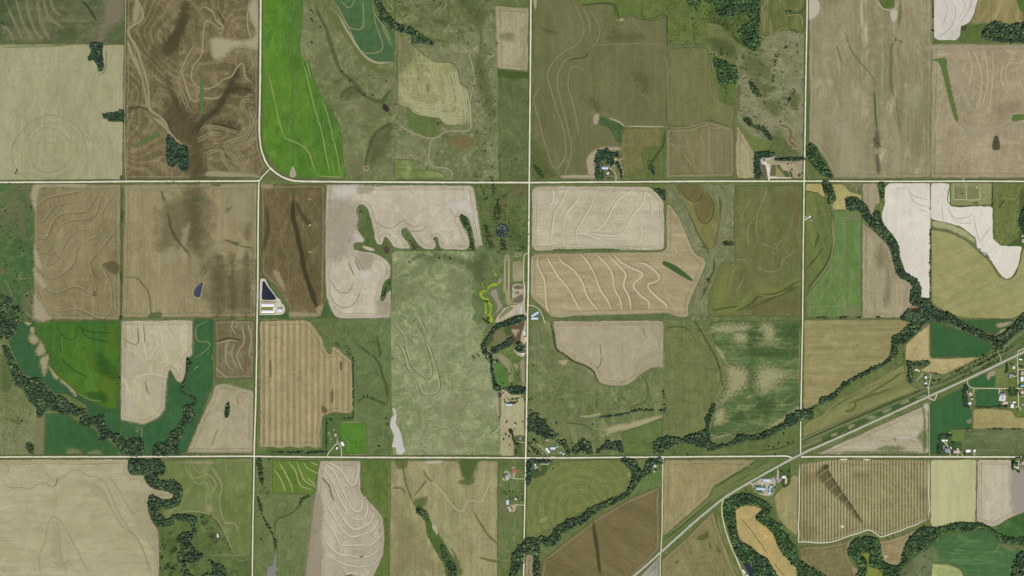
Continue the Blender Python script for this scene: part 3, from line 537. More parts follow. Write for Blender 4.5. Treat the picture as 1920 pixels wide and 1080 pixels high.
line('mid','swale','B1','850 705 950 710 1000 760 1040 820 1060 960 1110 985|1620 470 1690 490 1780 510|1410 620 1440 650 1430 690|1140 60 1160 40',(100,112,66),3,.7,br=.7)
blob('mid','green_patch','B1','1345 155 1380 150 1400 175 1370 180|1620 455 1670 465 1650 490|1050 960 1120 950 1125 985 1040 990|1470 60 1540 60 1520 75',(82,108,60),.8,1.4,.5)
line('mid','furrow','B1','1060 490 1090 505|960 360 1010 250|880 200 920 100|940 330 990 220|1410 740 1440 690 1448 660|1390 870 1460 960 1475 985',(172,158,122),1.8,.55)
line('mid','fence_row','B1','855 60 850 300 846 700 842 1000',(76,88,52),2.4,.85,2,.4)
blob('mid','fence_row','B1','846 240 862 250 856 320 844 310|840 670 850 670 852 740 840 735|835 975 850 975 850 1010 835 1005|840 0 856 0 856 36 840 36',(64,92,52),.95,2,.3)
# ---- brown field, barn site, pale field
fld('brnB','bare_field','B2','66 56 510 56 506 480 500 870 462 955 260 962 252 880 205 800 70 660', FM('dark_brown_soil',(112,95,63),(99,84,55),(134,116,82),row=.11,rs=10,blotch=.4,bs=60,stretch=2,grain=.13), 'dark brown tilled field with one long dark damp streak')
line('brnB','damp_hollow','B2','300 140 288 200 290 290 320 420 350 540 370 640 410 770 460 920',(68,62,42),11,.9,1.4,.35)
line('brnB','damp_hollow','B2','100 190 120 330 80 520|300 160 360 280 420 350',(84,72,48),10,.5)
line('brnB','wash_line','B2','290 150 240 200 200 300 210 420 220 560|260 550 258 760 265 920|80 600 160 720 240 800|140 380 130 250|330 160 420 240|310 280 400 420|90 640 200 760|430 620 480 640|260 300 200 400',(146,128,92),2,.55,br=.7)
blob('brnB','pale_knoll','B2','70 56 150 56 140 90 75 80|270 920 450 930 460 955 265 960|150 640 200 660 240 780 190 740|440 900 495 870 470 950',(164,146,112),.7,1.2,.7,14)
blob('brnB','grass_strip','B2','292 88 302 88 300 135 290 135|178 150 184 150 182 160|180 355 186 360 184 366|210 510 218 512 216 522',(80,106,58),.9,2,.3)
blob('brnB','stone_pile','B2','393 156 412 158 410 162 395 161|396 330 412 332 410 338 396 337|396 514 412 514 410 520 396 519',(172,158,124),.9,2,.2)
fld('palB','bare_field','B2','515 56 700 58 830 60 1490 62 1520 85 1545 250 1580 470 1576 502 1545 505 1522 480 1505 380 1488 300 1465 275 1432 268 1415 290 1450 350 1480 440 1488 485 1460 503 1310 503 1282 485 1270 420 1248 412 1242 420 1262 470 1250 498 1180 500 1140 470 1090 400 1068 358 1045 352 1022 370 1035 410 1090 475 1085 500 1000 495 965 478 945 440 920 410 905 420 895 465 870 470 845 440 835 380 818 310 800 240 780 205 745 192 722 215 718 245 738 290 722 350 778 435 760 456 705 452 696 475 705 500 830 520 920 560 955 610 952 680 905 725 885 800 878 840 895 856 915 830 928 785 955 775 956 950 930 968 600 966 550 920 515 830 508 600', FM('pale_tan_soil',(188,175,151),(178,164,140),(202,191,172),ang=0,row=.06,rs=10,blotch=.4,bs=120,grain=.07), 'pale bare field with grassy fingers cutting into its lower edge')
line('palB','terrace','B2','535 700 580 770 630 795 680 770 710 700|530 790 580 870 650 895 710 860 760 750|760 640 720 560 665 520|845 310 900 345 960 350 1010 320 1050 300 1060 320 1120 345 1180 320|615 100 615 200 580 290 530 320|1190 320 1170 370 1070 375 1060 330|1350 220 1380 270 1425 280',(158,144,120),2.2,.65,br=.5)
line('palB','pale_border','B2','520 60 515 500 520 780 560 900 610 958 930 960|700 500 690 440 690 260 720 180|1500 80 1530 250 1565 480|1490 480 1450 340 1410 280',(208,198,180),3.5,.55,1.2,.5)
blob('palB','pale_knoll','B2','770 620 830 640 830 700 760 720 710 680|1290 210 1440 150 1510 200 1510 320 1430 240|560 60 760 60 740 120 600 180|640 380 690 300 690 560 640 500|700 360 770 430 740 450 700 440',(212,204,188),.6,1,.5,50)
blob('palB','tan_patch','B2','710 530 820 530 830 600 760 640|520 190 720 190 700 480 640 560 520 560|730 70 820 70 820 110 730 120|860 850 950 860 950 940 860 940',(172,157,132),.55,1,.5,50)
line('palB','furrow','B2','665 580 690 650 705 680|670 420 665 470|700 560 745 650',(110,100,72),2,.8,1.6,.3)
fld('fing','grass_land','B2','690 185 800 185 850 400 950 420 1030 340 1100 380 1170 480 1240 405 1300 490 1400 260 1480 260 1540 500 1545 512 965 512 955 640 700 515 690 450', FM('grassy_draw',(84,108,62),(76,102,56),(100,108,70),blotch=.4,bs=25,grain=.14), 'grass-filled draws between the fingers of the pale field',lev=.5,cat='grass')
blob('fing','bare_strip','B2','758 478 790 480 838 498 835 508 790 500',(180,166,140),1,2,.3)
blob('fing','mown_patch','B2','840 460 900 470 890 510 840 500|1090 440 1150 480 1150 500 1095 500|900 460 950 470 950 500',(112,112,72),.6,1,.5)
fld('finS','grass_land','B2','870 730 960 690 958 780 925 790 900 862 870 845', FM('grassy_notch',(82,106,60),(70,96,54),blotch=.4), 'grass notch in the lower right of the pale field',lev=.5,cat='grass')
fld('cornB','grass_land','B2','262 962 505 870 508 830 545 925 600 968 465 968', FM('field_corner_grass',(74,100,58),(66,94,54),blotch=.3), 'green corner between the brown and the pale field',lev=.5,cat='grass')
fld('barnY','grass_verge','E1','60 40 140 10 330 180 560 500 760 780 790 1000 780 1050 50 1050', FM('barn_site_grass',(70,100,60),(62,92,54),(86,106,68),blotch=.3), 'green bank around the barn site and its triangular lagoon',lev=2)
blob('barnY','gravel_yard','E1','105 150 130 105 180 98 220 120 300 280 420 440 500 555 570 590 600 680 660 740 690 840 650 920 560 945 140 950 100 900',(196,182,160),1,3,.1,inset=.9)
blob('barnY','mown_patch','E1','135 765 405 765 405 845 135 845',(128,130,66),1,3,.2,inset=.9,sm=False)
blob('barnY','mown_patch','E1','150 625 480 640 470 655 150 655|130 915 440 905 430 925 140 930|530 785 620 770 630 800 540 800',(142,132,92),.9,2,.3)
# ---- big pasture in the middle
fld('pasC','pasture_field','N','736 471 930 471 940 500 908 545 915 592 905 630 905 640 926 660 933 690 935 780 940 852 736 853 733 620', FM('sage_pasture',(127,138,98),(112,127,84),(154,155,116),blotch=.62,bs=55,grain=.15,row=.02), 'wide sage-green pasture scored by looping terrace banks')
tl='970 60 1010 100 1050 170 1060 240 1090 320 1120 370 1170 415 1200 430 1225 410 1225 360 1215 310 1190 210 1150 110 1090 60|1000 180 1040 260 1070 360 1120 430 1150 490 1165 530 1200 545 1250 535 1280 500 1275 430 1245 320 1220 240 1190 170 1185 100 1140 30 1110 -20'
line('pasC','terrace','C2',tl,(168,160,120),2.6,.9,2,.3)
line('pasC','terrace','C2',tl,(82,98,60),1.8,.6,1.6,.4,off=(-1.8,))
line('pasC','stock_trail','C2','1170 545 1172 800|1270 540 1275 620|1280 0 1285 430|1300 480 1310 780|1300 270 1420 200 1560 110 1620 80|1130 370 1240 310 1300 270|1310 840 1400 760 1500 700 1640 640|1340 320 1420 310 1480 300|1415 330 1418 500 1480 490 1640 500|980 590 1060 560 1110 540|1490 930 1560 870 1690 780|1700 500 1680 560 1690 680|1640 820 1680 770|1640 815 1690 815|1060 920 1160 910 1240 955|1000 660 1060 680 1030 740',(160,158,118),2.2,.8,br=.6)
line('pasC','stock_trail','B2','1130 770 1180 800 1220 850 1230 920|965 850 1060 870 1120 920 1160 980 1170 1050|1040 840 1140 860 1180 920 1205 1000|1280 810 1282 1040|1230 595 1330 600 1420 640 1490 700 1500 760|970 520 1000 550 1080 560 1150 540|970 690 1040 650 1070 610|1340 990 1500 1000 1600 1020',(158,157,116),2.2,.8,br=.6)
blob('pasC','dry_patch','C2','1220 150 1330 140 1300 180 1220 190|1310 600 1440 560 1460 620 1330 660|1330 830 1450 870 1400 920 1320 900|1560 660 1680 640 1640 720|1500 500 1640 520 1600 560|1500 60 1600 60 1590 90 1520 80|990 680 1050 680 1040 740 1000 720',(154,150,112),.55,.9,.9,14)
blob('pasC','green_patch','B2','1270 520 1500 560 1600 520 1600 700 1560 740 1480 650 1350 590 1220 590 1180 560|1150 520 1200 540 1080 580',(82,104,62),.65,1,.7,30)
blob('pasC','pale_sward','B2','1350 620 1480 700 1500 800 1420 900 1330 860|980 720 1120 740 1100 820 980 830|1240 560 1180 640 1100 700 1090 630',(128,138,98),.5,1,.6,50)
line('pasC','furrow','C2','1340 380 1342 500|1355 380 1357 510|1370 400 1372 530|1145 640 1150 790|1370 660 1375 800|1385 660 1388 720',(134,142,74),1.6,.5,br=.6)
fld('pasN','pasture_field','B2','1520 62 1884 62 1878 512 1600 512 1582 470 1548 250', FM('creek_pasture',(86,104,60),(76,98,54),(100,110,70),blotch=.5,bs=45,grain=.15), 'green creek pasture east of the pale bare field')
blob('pasN','dry_patch','B2','1680 150 1730 130 1740 220 1700 240|1760 60 1870 60 1860 130 1780 150|1640 420 1680 420 1660 500|1720 120 1745 115 1745 140 1725 140',(118,112,76),.7,1,.6,20)
line('pasN','stock_trail','B2','1780 300 1830 275 1880 270|1660 420 1655 500 1690 560|1745 70 1745 500|1790 370 1800 400',(142,136,98),1.8,.6,br=.5)
fld('crk','creek_bank','E4','330 50 540 60 545 420 540 830 360 830 280 1080 0 1080 0 60', FM('creek_bank_grass',(92,110,68),(102,118,78),(78,98,58),blotch=.55,bs=40,grain=.16), 'green creek bank west of the cattle yards',lev=2,sm=1,fr=7,cat='ground')
line('crk','creek_bed','E4','290 50 310 100 350 140 340 210 310 270 280 300|0 390 60 410 120 440 110 520 130 580',(136,112,76),1.5,.8,br=.4)
blob('crk','bare_patch','E4','220 650 300 590 330 640 350 740 390 800 400 860 300 950 260 980 330 860 280 740|370 430 395 440 390 490 350 530 330 500',(158,140,118),.85,1.4,.5,12)
blob('crk','pale_sward','E4','60 140 150 130 200 260 100 220',(128,140,100),.6,1,.6)
# cattle yards
fld('yard','bare_field','E4','425 90 510 90 510 700 540 815 460 830 440 640 415 640', FM('yard_strip',(150,144,104),(124,126,82),(166,158,118),row=.2,rs=12,blotch=.4,bs=25), 'long pale strip of ground beside the cattle pens',lev=3,cat='ground')
line('yard','wheel_track','E4','490 110 492 400 495 690 530 810|440 130 435 400 430 620',(176,168,130),2.4,.8)
line('yard','swale','E4','465 130 462 620',(108,110,68),3.4,.8)
fld('pen1','bare_field','E4','550 190 700 190 695 480 550 480', FM('pen_soil',(158,148,112),(128,120,82),(98,102,60),blotch=.5,bs=14), 'dusty cattle pen with weedy patches',lev=3,cat='ground')
fld('pen2','bare_field','E4','545 520 700 520 705 770 640 800 545 825', FM('pen_mud',(178,164,138),(168,154,128),(150,134,106),blotch=.4,bs=20), 'pale cattle pen with dark wet bands',lev=3,cat='ground')
blob('pen2','damp_patch','E4','570 545 690 545 690 590 580 590|550 740 620 700 690 660 700 770 560 800|590 630 640 630 640 660 590 655',(106,92,72),.85,1.2,.4,14)
fld('pen3','bare_field','E4','540 830 640 820 720 500 735 580 725 900 760 1000 690 960 560 970 430 1040 340 1080 280 1080 330 990 400 900 440 860', FM('yard_gravel',(182,168,142),(170,154,128),(150,136,104),blotch=.4,bs=16), 'trampled gravel yard leading down to the feedlot',lev=3,cat='ground')
blob('pen3','green_patch','E4','400 940 500 850 560 870 480 930 360 1020',(128,132,88),.9,1.6,.4)
fld('lotB','grass_land','E5','310 150 660 70 690 100 640 190 600 280 600 340 510 400 500 440 290 510 180 560 130 500 150 380 230 200', FM('lot_grass',(104,112,66),(96,106,60),(132,124,86),blotch=.5,bs=30), 'weedy enclosure inside the curved shelterbelt',lev=2,cat='ground')
blob('lotB','bare_patch','E5','470 160 600 130 680 80 640 180 600 270 590 340 510 370 490 300 460 220',(112,84,66),.95,1.5,.3,20)
blob('lotB','bare_patch','E5','480 190 590 195 560 240 540 290 500 240',(166,148,116),.9,1.3,.4)
blob('lotB','dry_patch','E5','240 260 330 190 440 290 330 390 250 390',(140,128,92),.7,1,.6,20)
blob('lotB','green_patch','E5','380 180 470 170 460 260 420 270|150 340 230 250 240 330 170 420',(70,100,50),.8,1.3,.4)
fld('lotC','grass_land','E5','240 620 350 640 420 720 440 900 350 940 270 930', FM('lawn_green',(78,120,62),(68,110,56),blotch=.3), 'bright green paddock inside the shelterbelt rows',lev=2,cat='ground')
fld('lotD','grass_land','E5','290 510 510 410 520 480 600 560 660 580 660 960 460 950 440 760 350 630', FM('lot_weeds',(86,114,56),(66,98,48),(156,146,108),blotch=.5,bs=16), 'mottled green lot beside the ranch yard',lev=2,cat='ground')
blob('lotD','bare_patch','E5','580 620 660 600 660 950 610 900 600 760|500 640 570 640 560 720 520 700|260 520 330 510 430 580 470 680 490 880 440 860 430 740 340 620',(158,146,112),.75,1.2,.6,10)
line('lotD','farm_track','E5','290 512 380 545 440 590 480 680 500 760 495 890|400 470 450 435 500 430',(170,158,122),1.8,.8)
fld('ranY','gravel_yard','E5','660 60 690 80 690 420 690 500 660 520 640 560 570 540 510 470 510 400 600 340 610 230 650 160', FM('ranch_gravel',(190,178,154),(176,162,138),(158,142,116),blotch=.4,bs=12), 'pale gravel ranch yard along the road',lev=3,cat='ground')
fld('lotE','bare_field','E7','60 60 120 40 200 60 230 110 440 150 450 480 470 720 320 720 300 1000 100 1000 105 700 90 440', FM('dusty_lot',(172,162,126),(158,150,112),(142,138,98),blotch=.45,bs=30), 'dusty beige lot with scattered trees beside the road',lev=2,cat='ground')
blob('lotE','bare_patch','E7','70 80 110 80 110 420 85 430',(136,112,84),.9,1.5,.3)
blob('lotE','damp_patch','E7','60 90 100 70 110 150 70 150',(96,80,78),.8,1.2,.4)
line('lotE','farm_track','E7','130 340 130 470 170 550 250 580 400 560 460 530|100 460 95 580 0 690 90 700|110 740 200 790 270 850|55 90 60 400 80 440|190 50 180 120 210 170 240 130 440 130',(186,176,142),2.2,.8)
blob('lotE','green_patch','E7','300 720 460 720 460 800 400 800 410 1000 310 1000 300 800|180 130 230 180 280 170 440 150 240 200',(88,108,60),.9,1.5,.3)
# ---- centre: green pasture right of striped field etc.
fld('strC','stubble_field','C2','62 40 370 35 410 50 480 150 530 270 545 262 546 215 580 215 690 310 695 400 692 672 620 672 560 665 490 692 476 800 482 900 440 910 390 892 330 906 260 894 200 906 130 896 62 906', FM('striped_tan_stubble',(170,151,111),(160,141,101),(178,160,122),c4=(141,122,85),row=.10,rs=8,blotch=.35,bs=70,stretch=2,sp=36,sa=.9,grain=.08), 'tan field with broad light and dark vertical bands')
line('strC','terrace','C2','70 190 130 210 170 260 220 300 330 330 420 335 440 300|65 240 120 270 180 330 300 390 420 450 470 470|65 340 160 380 250 430 330 470 400 540 470 640|70 420 180 450 250 560|60 480 200 500|400 60 430 150 440 280|370 40 440 130 520 270|550 665 550 560 580 400|620 670 600 600 620 520 610 380',(182,166,128),2,.55,br=.5)
blob('strC','damp_patch','C2','605 320 622 320 620 375 607 370|485 620 520 640 515 665 485 660|545 540 560 500 560 590 548 600|130 320 140 320 140 420 130 420',(98,84,58),.75,1.4,.4)
line('strC','pale_border','C2','66 900 130 888 200 898 260 886 330 898 390 884 440 902 478 890|690 410 690 660|550 220 640 290 690 330|66 60 360 50',(184,168,130),3,.65)
fld('pasD','pasture_field','C2','395 30 955 30 957 962 790 950 790 730 700 725 700 310 690 300 580 212 545 205 530 268 484 150 420 52', FM('green_pasture',(94,114,70),(86,106,62),(106,120,78),blotch=.45,bs=55,grain=.14,row=.02), 'green pasture between the banded field and the looping terraces')
line('pasD','swale','C2','690 160 740 210 800 260 870 320 890 400 920 480 940 600|860 130 880 260 870 300|720 610 760 560 800 560 880 590 940 620',(72,98,58),7,.75,1.1,.6)
line('pasD','stock_trail','C2','540 100 640 140 720 190 800 250 870 380 880 450 930 580|540 30 542 200|955 30 950 600|700 725 785 728',(130,136,96),1.8,.5)
fld('brtS','crop_field','C2','598 740 640 728 785 728 790 950 640 952 645 870 600 825', FM('bright_green_block',(70,124,48),(64,116,46),(88,132,52),row=.08,rs=9,blotch=.3), 'small vivid green block beside the white-roofed farmstead',lev=2)
line('brtS','pale_border','C2','600 735 780 728|650 950 780 948',(160,158,110),2,.7)
fld('farE','grass_verge','C2','495 700 560 670 690 680 698 725 600 735 600 825 640 860 640 955 40 955 40 915 480 912 490 800', FM('farm_yard_grass',(76,104,56),(68,96,50),(96,112,66),blotch=.3,bs=20), 'green yard and tree rows of the farm beside the bright block')
# ---- centre-east: B3
fld('pE1','bare_field','B3','60 95 92 62 600 66 830 70 880 95 945 170 947 480 925 495 640 496 600 488 210 490 190 500 90 502 58 470', FM('pale_pink_soil',(186,172,146),(176,162,134),(198,186,162),ang=90,row=.07,rs=9,blotch=.4,bs=90,stretch=2,grain=.07), 'pale rounded field crossed by curved terrace lines')
t3='195 75 205 140 190 185 130 200 95 210 85 240|300 75 260 170 215 240 200 330 193 430 212 490|390 75 370 150 300 240 275 320 270 440 300 482|490 85 460 190 400 300 365 360 360 430 400 470 440 480|750 80 640 160 580 260 520 340 480 360 445 350|820 75 800 180 730 270 680 360 640 390 560 395 430 378|850 160 865 220 850 270|370 380 480 410 540 440 600 460|790 330 790 400 760 480'
line('pE1','terrace','B3',t3,(212,202,178),3.2,.85,br=.4)
line('pE1','furrow','B3',t3,(150,138,112),1.5,.35,br=.6,off=(-1.7,))
blob('pE1','pale_knoll','B3','360 400 500 420 700 440 600 480 420 470|830 260 930 280 930 370 840 340|70 100 150 90 190 170 100 210',(208,196,172),.55,1,.5,30)
fld('gst1','grass_verge','B3','205 488 640 486 652 501 200 503', FM('grass_strip_a',(82,104,60),(74,96,54),blotch=.3), 'narrow grass strip between the pale field and the tan terraces',lev=2)
fld('tE1','stubble_field','B3','52 540 80 512 900 506 955 490 956 185 990 195 1060 330 1140 510 1226 580 1150 760 1110 860 1111 935 1080 946 1020 940 970 920 930 915 320 935 250 945 190 940 140 890 52 812', FM('tan_terraced_stubble',(166,148,112),(154,135,98),(180,164,130),ang=90,row=.10,rs=14,blotch=.4,bs=80,stretch=3,grain=.09), 'tan terraced stubble field striped by cream curving terraces')
t4='100 530 100 600 145 700 155 850 180 930|150 520 190 590 230 660 310 760 370 870 410 920|235 515 260 570 350 640 400 720 440 820 520 910|365 510 430 570 480 660 520 760 570 830 600 910|475 515 560 590 600 660 610 750 650 830 665 920|555 515 640 600 685 660 670 730 710 810 725 920|600 510 650 570 720 610 790 640 797 670 745 710 740 740 780 790 840 840 835 920|745 575 820 590 890 640 912 680 885 705 840 720 840 750 900 810 960 860 965 910'
line('tE1','terrace','B3',t4,(204,192,160),3.5,.88,br=.4)
line('tE1','furrow','B3',t4,(134,122,86),2.0,.3,br=.6,off=(3.0,))
line('tE1','terrace','B3','965 730 950 760 980 830 1020 900 1020 935|890 510 950 525 1010 530 1025 500 1000 450 1055 440 1075 400 1065 360|1130 700 1060 650 980 610|990 200 1060 330 1140 510 1215 580 1140 760 1100 860 1100 930|60 540 60 800',(190,176,142),2.8,.7)
blob('tE1','pale_knoll','B3','850 510 1010 515 1010 535 880 530|190 880 320 900 300 935 200 935|700 580 760 580 800 620 740 600|330 905 900 890 940 915 330 930',(188,172,138),.6,1,.5)
blob('tE1','grass_strip','B3','933 574 960 573 1020 600 1080 645 1130 690 1115 695 1050 660 960 605 938 590',(58,90,50),1,3,.15,inset=.9)
fld('pasE','pasture_field','B3','955 60 1410 60 1410 575 1320 572 1245 760 1235 960 1113 960 1120 850 1232 580 1145 505 1000 195 957 178', FM('ditch_pasture',(112,118,82),(96,110,68),(130,130,96),blotch=.5,bs=40,grain=.17), 'rough pasture following the ditch between the terraced fields')
line('pasE','ditch','B3','1270 45 1330 110 1350 200 1330 330 1290 470 1250 550|1300 570 1312 620 1285 700 1235 740 1200 850 1190 940|1240 550 1250 640 1180 770 1150 860 1160 940',(150,142,108),3,.7,br=.6)
line('pasE','swale','B3','1090 200 1170 380 1250 530|1310 130 1320 240 1300 400 1290 480|1270 540 1270 640 1200 760|1220 700 1240 690 1200 800|1330 450 1400 450',(78,96,56),5,.6,br=.6)
blob('pasE','bare_patch','B3','1330 200 1360 210 1330 350 1300 480 1290 440|1140 905 1180 905 1180 920 1145 920|1150 760 1190 740 1180 780|1340 60 1350 60 1345 90',(150,140,106),.7,1.2,.6,12)
fld('wdg','crop_field','B3','1025 60 1170 56 1270 120 1312 240 1302 380 1275 482 1232 482 1180 400 1110 240 1060 130', FM('olive_wedge',(118,112,66),(112,116,62),(138,124,86),ang=-20,row=.10,rs=9,blotch=.4,bs=40), 'olive wedge-shaped field curled against the ditch',lev=2)
blob('wdg','brown_patch','B3','1030 65 1170 62 1225 110 1190 150 1140 175 1080 140|1150 190 1220 125 1270 180 1265 250 1210 312 1170 280',(120,103,66),.65,1.1,.6)
line('wdg','furrow','B3','1040 75 1085 140 1140 172 1190 140 1220 118|1140 180 1170 280 1210 315 1250 300 1278 230 1262 160 1222 122',(92,84,50),2.2,.7)
line('wdg','pale_border','B3','1035 65 1070 140 1115 245 1190 400 1235 470|1160 62 1265 125 1305 240 1290 390',(156,146,100),2,.6)
fld('olE','crop_field','B3','1413 62 1870 60 1866 932 1240 938 1235 830 1250 770 1290 690 1322 575 1412 575', FM('olive_mottled_crop',(97,103,60),(105,107,65),(122,116,76),row=.10,rs=10,blotch=.4,bs=70,stretch=2,grain=.10), 'olive crop field mottled with yellow-green patches')
blob('olE','yellow_patch','B3','1250 790 1330 590 1410 620 1400 720 1380 850 1270 910|1590 700 1700 740 1860 640 1862 690 1700 790 1570 790|1380 880 1470 800 1540 770 1500 860 1400 910|1230 900 1400 860 1500 860 1380 930',(138,148,80),.62,.9,.9,18)
line('olE','swale','B3','1400 910 1500 870 1580 800 1700 780 1860 690|1480 900 1620 840 1780 760 1860 730|1250 900 1350 880 1450 870',(84,98,48),6,.65)
line('olE','wash_line','B3','1415 560 1500 555|1520 610 1560 605 1640 640 1720 620 1740 560 1850 480|1570 440 1640 470 1700 490|1610 60 1620 120 1570 240 1560 380 1580 440|1540 140 1480 220 1450 330|1420 600 1370 760|1490 640 1420 780|1560 250 1500 360 1510 470|1810 220 1780 350|1850 240 1830 400|1580 800 1680 795 1760 760|1430 790 1400 800|1730 420 1680 490',(158,146,98),2.2,.65,br=.7)
blob('olE','brown_patch','B3','1750 120 1860 130 1860 330 1800 300|1560 850 1860 830 1860 925 1560 925|1420 640 1500 620 1480 700',(124,112,72),.5,1,.6,30)
fld('gst2','grass_verge','B3','310 935 930 918 1110 945 1115 960 200 962 210 945', FM('grass_strip_b',(92,110,68),(84,102,62),blotch=.3), 'grass strip with a track below the terraced stubble',lev=.5)
# ---- right column, second row
fld('whA','crop_field','B4','78 55 185 55 196 90 216 150 140 112 80 98', FM('gold_wheat',(172,158,104),(162,148,95),blotch=.3,row=.1), 'small golden field in the corner by the crossroads')
fld('whB','crop_field','B4','255 55 340 52 380 105 470 130 466 175 390 145 355 170 370 238 265 240 250 205 288 165', FM('gold_wheat_b',(165,152,98),(155,142,88),(174,162,110),blotch=.4,row=.1), 'golden strip between the two creek copses')
fld('wdgB','grass_land','B4','345 50 470 52 470 122 400 105 360 80', FM('weed_corner',(104,110,72),(92,100,62),(160,150,120),blotch=.6,bs=14), 'weedy corner beside the gravel road',cat='grass')
fld('grC','hay_field','B4','75 105 160 115 240 178 262 270 266 480 250 580 190 680 100 800 70 825', FM('olive_hay_curve',(98,112,62),(88,106,58),(124,120,76),ang=-12,row=.14,rs=14,blotch=.4,bs=60,stretch=3), 'curved olive hay strip behind the white-driveway house')
line('grC','swale','B4','255 480 240 580 170 690 80 800|200 500 150 570 80 650|170 400 140 500',(78,92,50),4,.7)
line('grC','pale_border','B4','262 280 268 480 255 570 200 670 100 800',(150,146,104),2.4,.75)
fld('grD','crop_field','B4','268 240 462 240 468 300 467 988 80 988 72 835 180 722 240 620 270 530', FM('green_row_crop',(94,124,70),(84,120,63),(126,132,90),row=.12,rs=9,blotch=.45,bs=90,stretch=3), 'green crop strip with vertical rows')
line('grD','wash_line','B4','345 270 350 520 320 620 240 760 190 840 120 890|110 910 200 910 340 910|275 285 460 310|200 720 260 620|275 300 272 500|90 900 110 960',(150,146,104),2,.65,br=.5)
blob('grD','pale_sward','B4','350 240 460 250 465 320 380 300|80 850 130 840 110 980 80 980|380 900 465 940 465 985 330 985',(138,138,96),.6,1,.6)
fld('tnC','stubble_field','B4','470 318 560 390 655 492 690 600 715 692 800 742 830 770 805 800 812 880 872 920 878 950 800 945 742 992 470 992', FM('rosy_tan_stubble',(164,148,118),(152,136,106),(176,160,130),row=.11,rs=9,blotch=.4,bs=60,stretch=3), 'rosy tan stubble field hugging the creek wood')
line('tnC','pale_border','B4','475 330 560 400 650 500 690 620 715 700 800 750|500 960 720 970|680 720 700 820 720 960',(176,162,130),2.4,.6)
blob('tnC','dark_rows','B4','560 460 640 520 640 640 570 620|640 650 670 700 660 900 620 900',(138,120,92),.5,1,.5)
blob('tnC','bare_patch','B4','815 900 875 930 860 955 820 925',(170,132,96),.8,1.4,.3)
fld('tnD','stubble_field','B4','472 55 578 52 590 110 592 185 556 215 548 285 520 240 480 175', FM('rosy_tan_small',(162,148,120),(152,138,110),blotch=.3,row=.1), 'small rosy tan plot between the creek woods')
fld('whC','bare_field','B4','655 55 690 50 942 50 945 300 942 856 882 846 886 800 862 730 772 668 735 560 722 470 692 418 622 338 606 265 632 200 625 90', FM('white_bare_soil',(214,205,190),(207,197,182),(220,211,199),ang=4,row=.04,rs=9,blotch=.4,bs=110,grain=.04), 'whitish bare field beside the creek wood')
line('whC','furrow','B4','800 110 830 180 930 220|780 70 820 130 935 170|700 90 790 85|860 230 930 250',(188,178,164),2,.5)
fld('whD','bare_field','B4','952 50 1078 50 1084 208 1095 212 1380 212 1384 440 1440 490 1585 490 1562 620 1515 708 1472 720 1430 680 1372 590 1272 500 1265 430 1160 352 952 302', FM('white_bare_soil_b',(214,205,190),(207,197,182),(220,211,199),ang=30,row=.04,rs=9,blotch=.4,bs=90,grain=.04), 'whitish bare field curving round the khaki crop')
line('whD','furrow','B4','1040 80 1075 120|1070 210 1120 290 1220 280 1240 230|1080 250 1130 320 1250 330|1020 200 1040 320|1250 260 1280 430 1340 500|1370 350 1300 450',(186,176,162),1.8,.55)
fld('sgD','hay_field','B4','954 308 1080 326 1200 380 1270 440 1262 480 1180 430 1080 380 956 358', FM('sage_band',(156,153,112),(148,146,104),row=.1,ang=65,blotch=.3), 'sage-coloured curved band above the khaki crop')
fld('kD','crop_field','B4','952 372 1080 392 1180 440 1268 510 1370 602 1430 702 1490 724 1540 692 1572 610 1592 498 1640 490 1640 930 1520 996 1180 996 1060 950 962 900 952 860', FM('khaki_diagonal_crop',(143,139,89),(150,145,97),(138,130,82),ang=63,row=.09,rs=9,blotch=.45,bs=100,stretch=2,grain=.09), 'khaki crop field with diagonal rows below the white soil')
line('kD','pale_border','B4','960 380 1080 398 1180 446 1270 520|1500 728 1495 990|965 390 962 870',(164,158,112),2,.6)
line('kD','contour_furrow','B4','1420 720 1490 745 1560 720 1600 660|1400 740 1490 770 1600 720|1380 760 1490 795 1600 760|960 730 1100 780 1250 800 1400 840|1000 640 1200 720 1380 740',(166,160,116),1.8,.45,br=.6)
fld('cem','lawn','H1','225 140 1610 140 1610 880 230 890', FM('cemetery_lawn',(132,136,92),(122,130,84),(146,146,104),row=.08,rs=8,blotch=.35,bs=20,grain=.1), 'mown lawn of the small cemetery south of the gravel road',lev=2,fr=.3)
blob('cem','worn_turf','H1','330 300 730 310 730 700 340 700|790 320 1180 300 1180 680 790 690',(134,132,94),.6,1.3,.5,8,sm=False)
line('cem','cemetery_lane','H1','315 110 315 640 350 715 600 715 1130 712 1200 670 1200 110|755 110 755 715',(172,168,124),1.6,.95,2.5,.1)
line('cem','clipped_border','H1','220 140 222 890 1600 880',(78,92,46),1.8,.95,2.5,.2)
fld('pasF','pasture_field','B4','1385 58 1640 58 1640 490 1440 488 1388 438', FM('fenced_pasture',(104,114,64),(98,110,60),(116,116,74),blotch=.4,bs=40,grain=.14), 'olive pasture east of the cemetery')
line('pasF','stock_trail','H2','160 230 260 250 400 255 470 190|190 370 260 290|100 790 140 860 210 830|360 800 450 790|530 220 460 560 465 780|380 690 410 560 420 430',(156,150,112),1.4,.8,br=.4)
blob('pasF','dark_pit','H2','180 360 240 280 255 290 190 375',(74,82,48),.9,2,.2)
blob('pasF','green_patch','H2','480 190 540 160 540 920 490 900 470 800|330 900 490 800 500 930 220 935',(70,98,52),.8,1.3,.4)
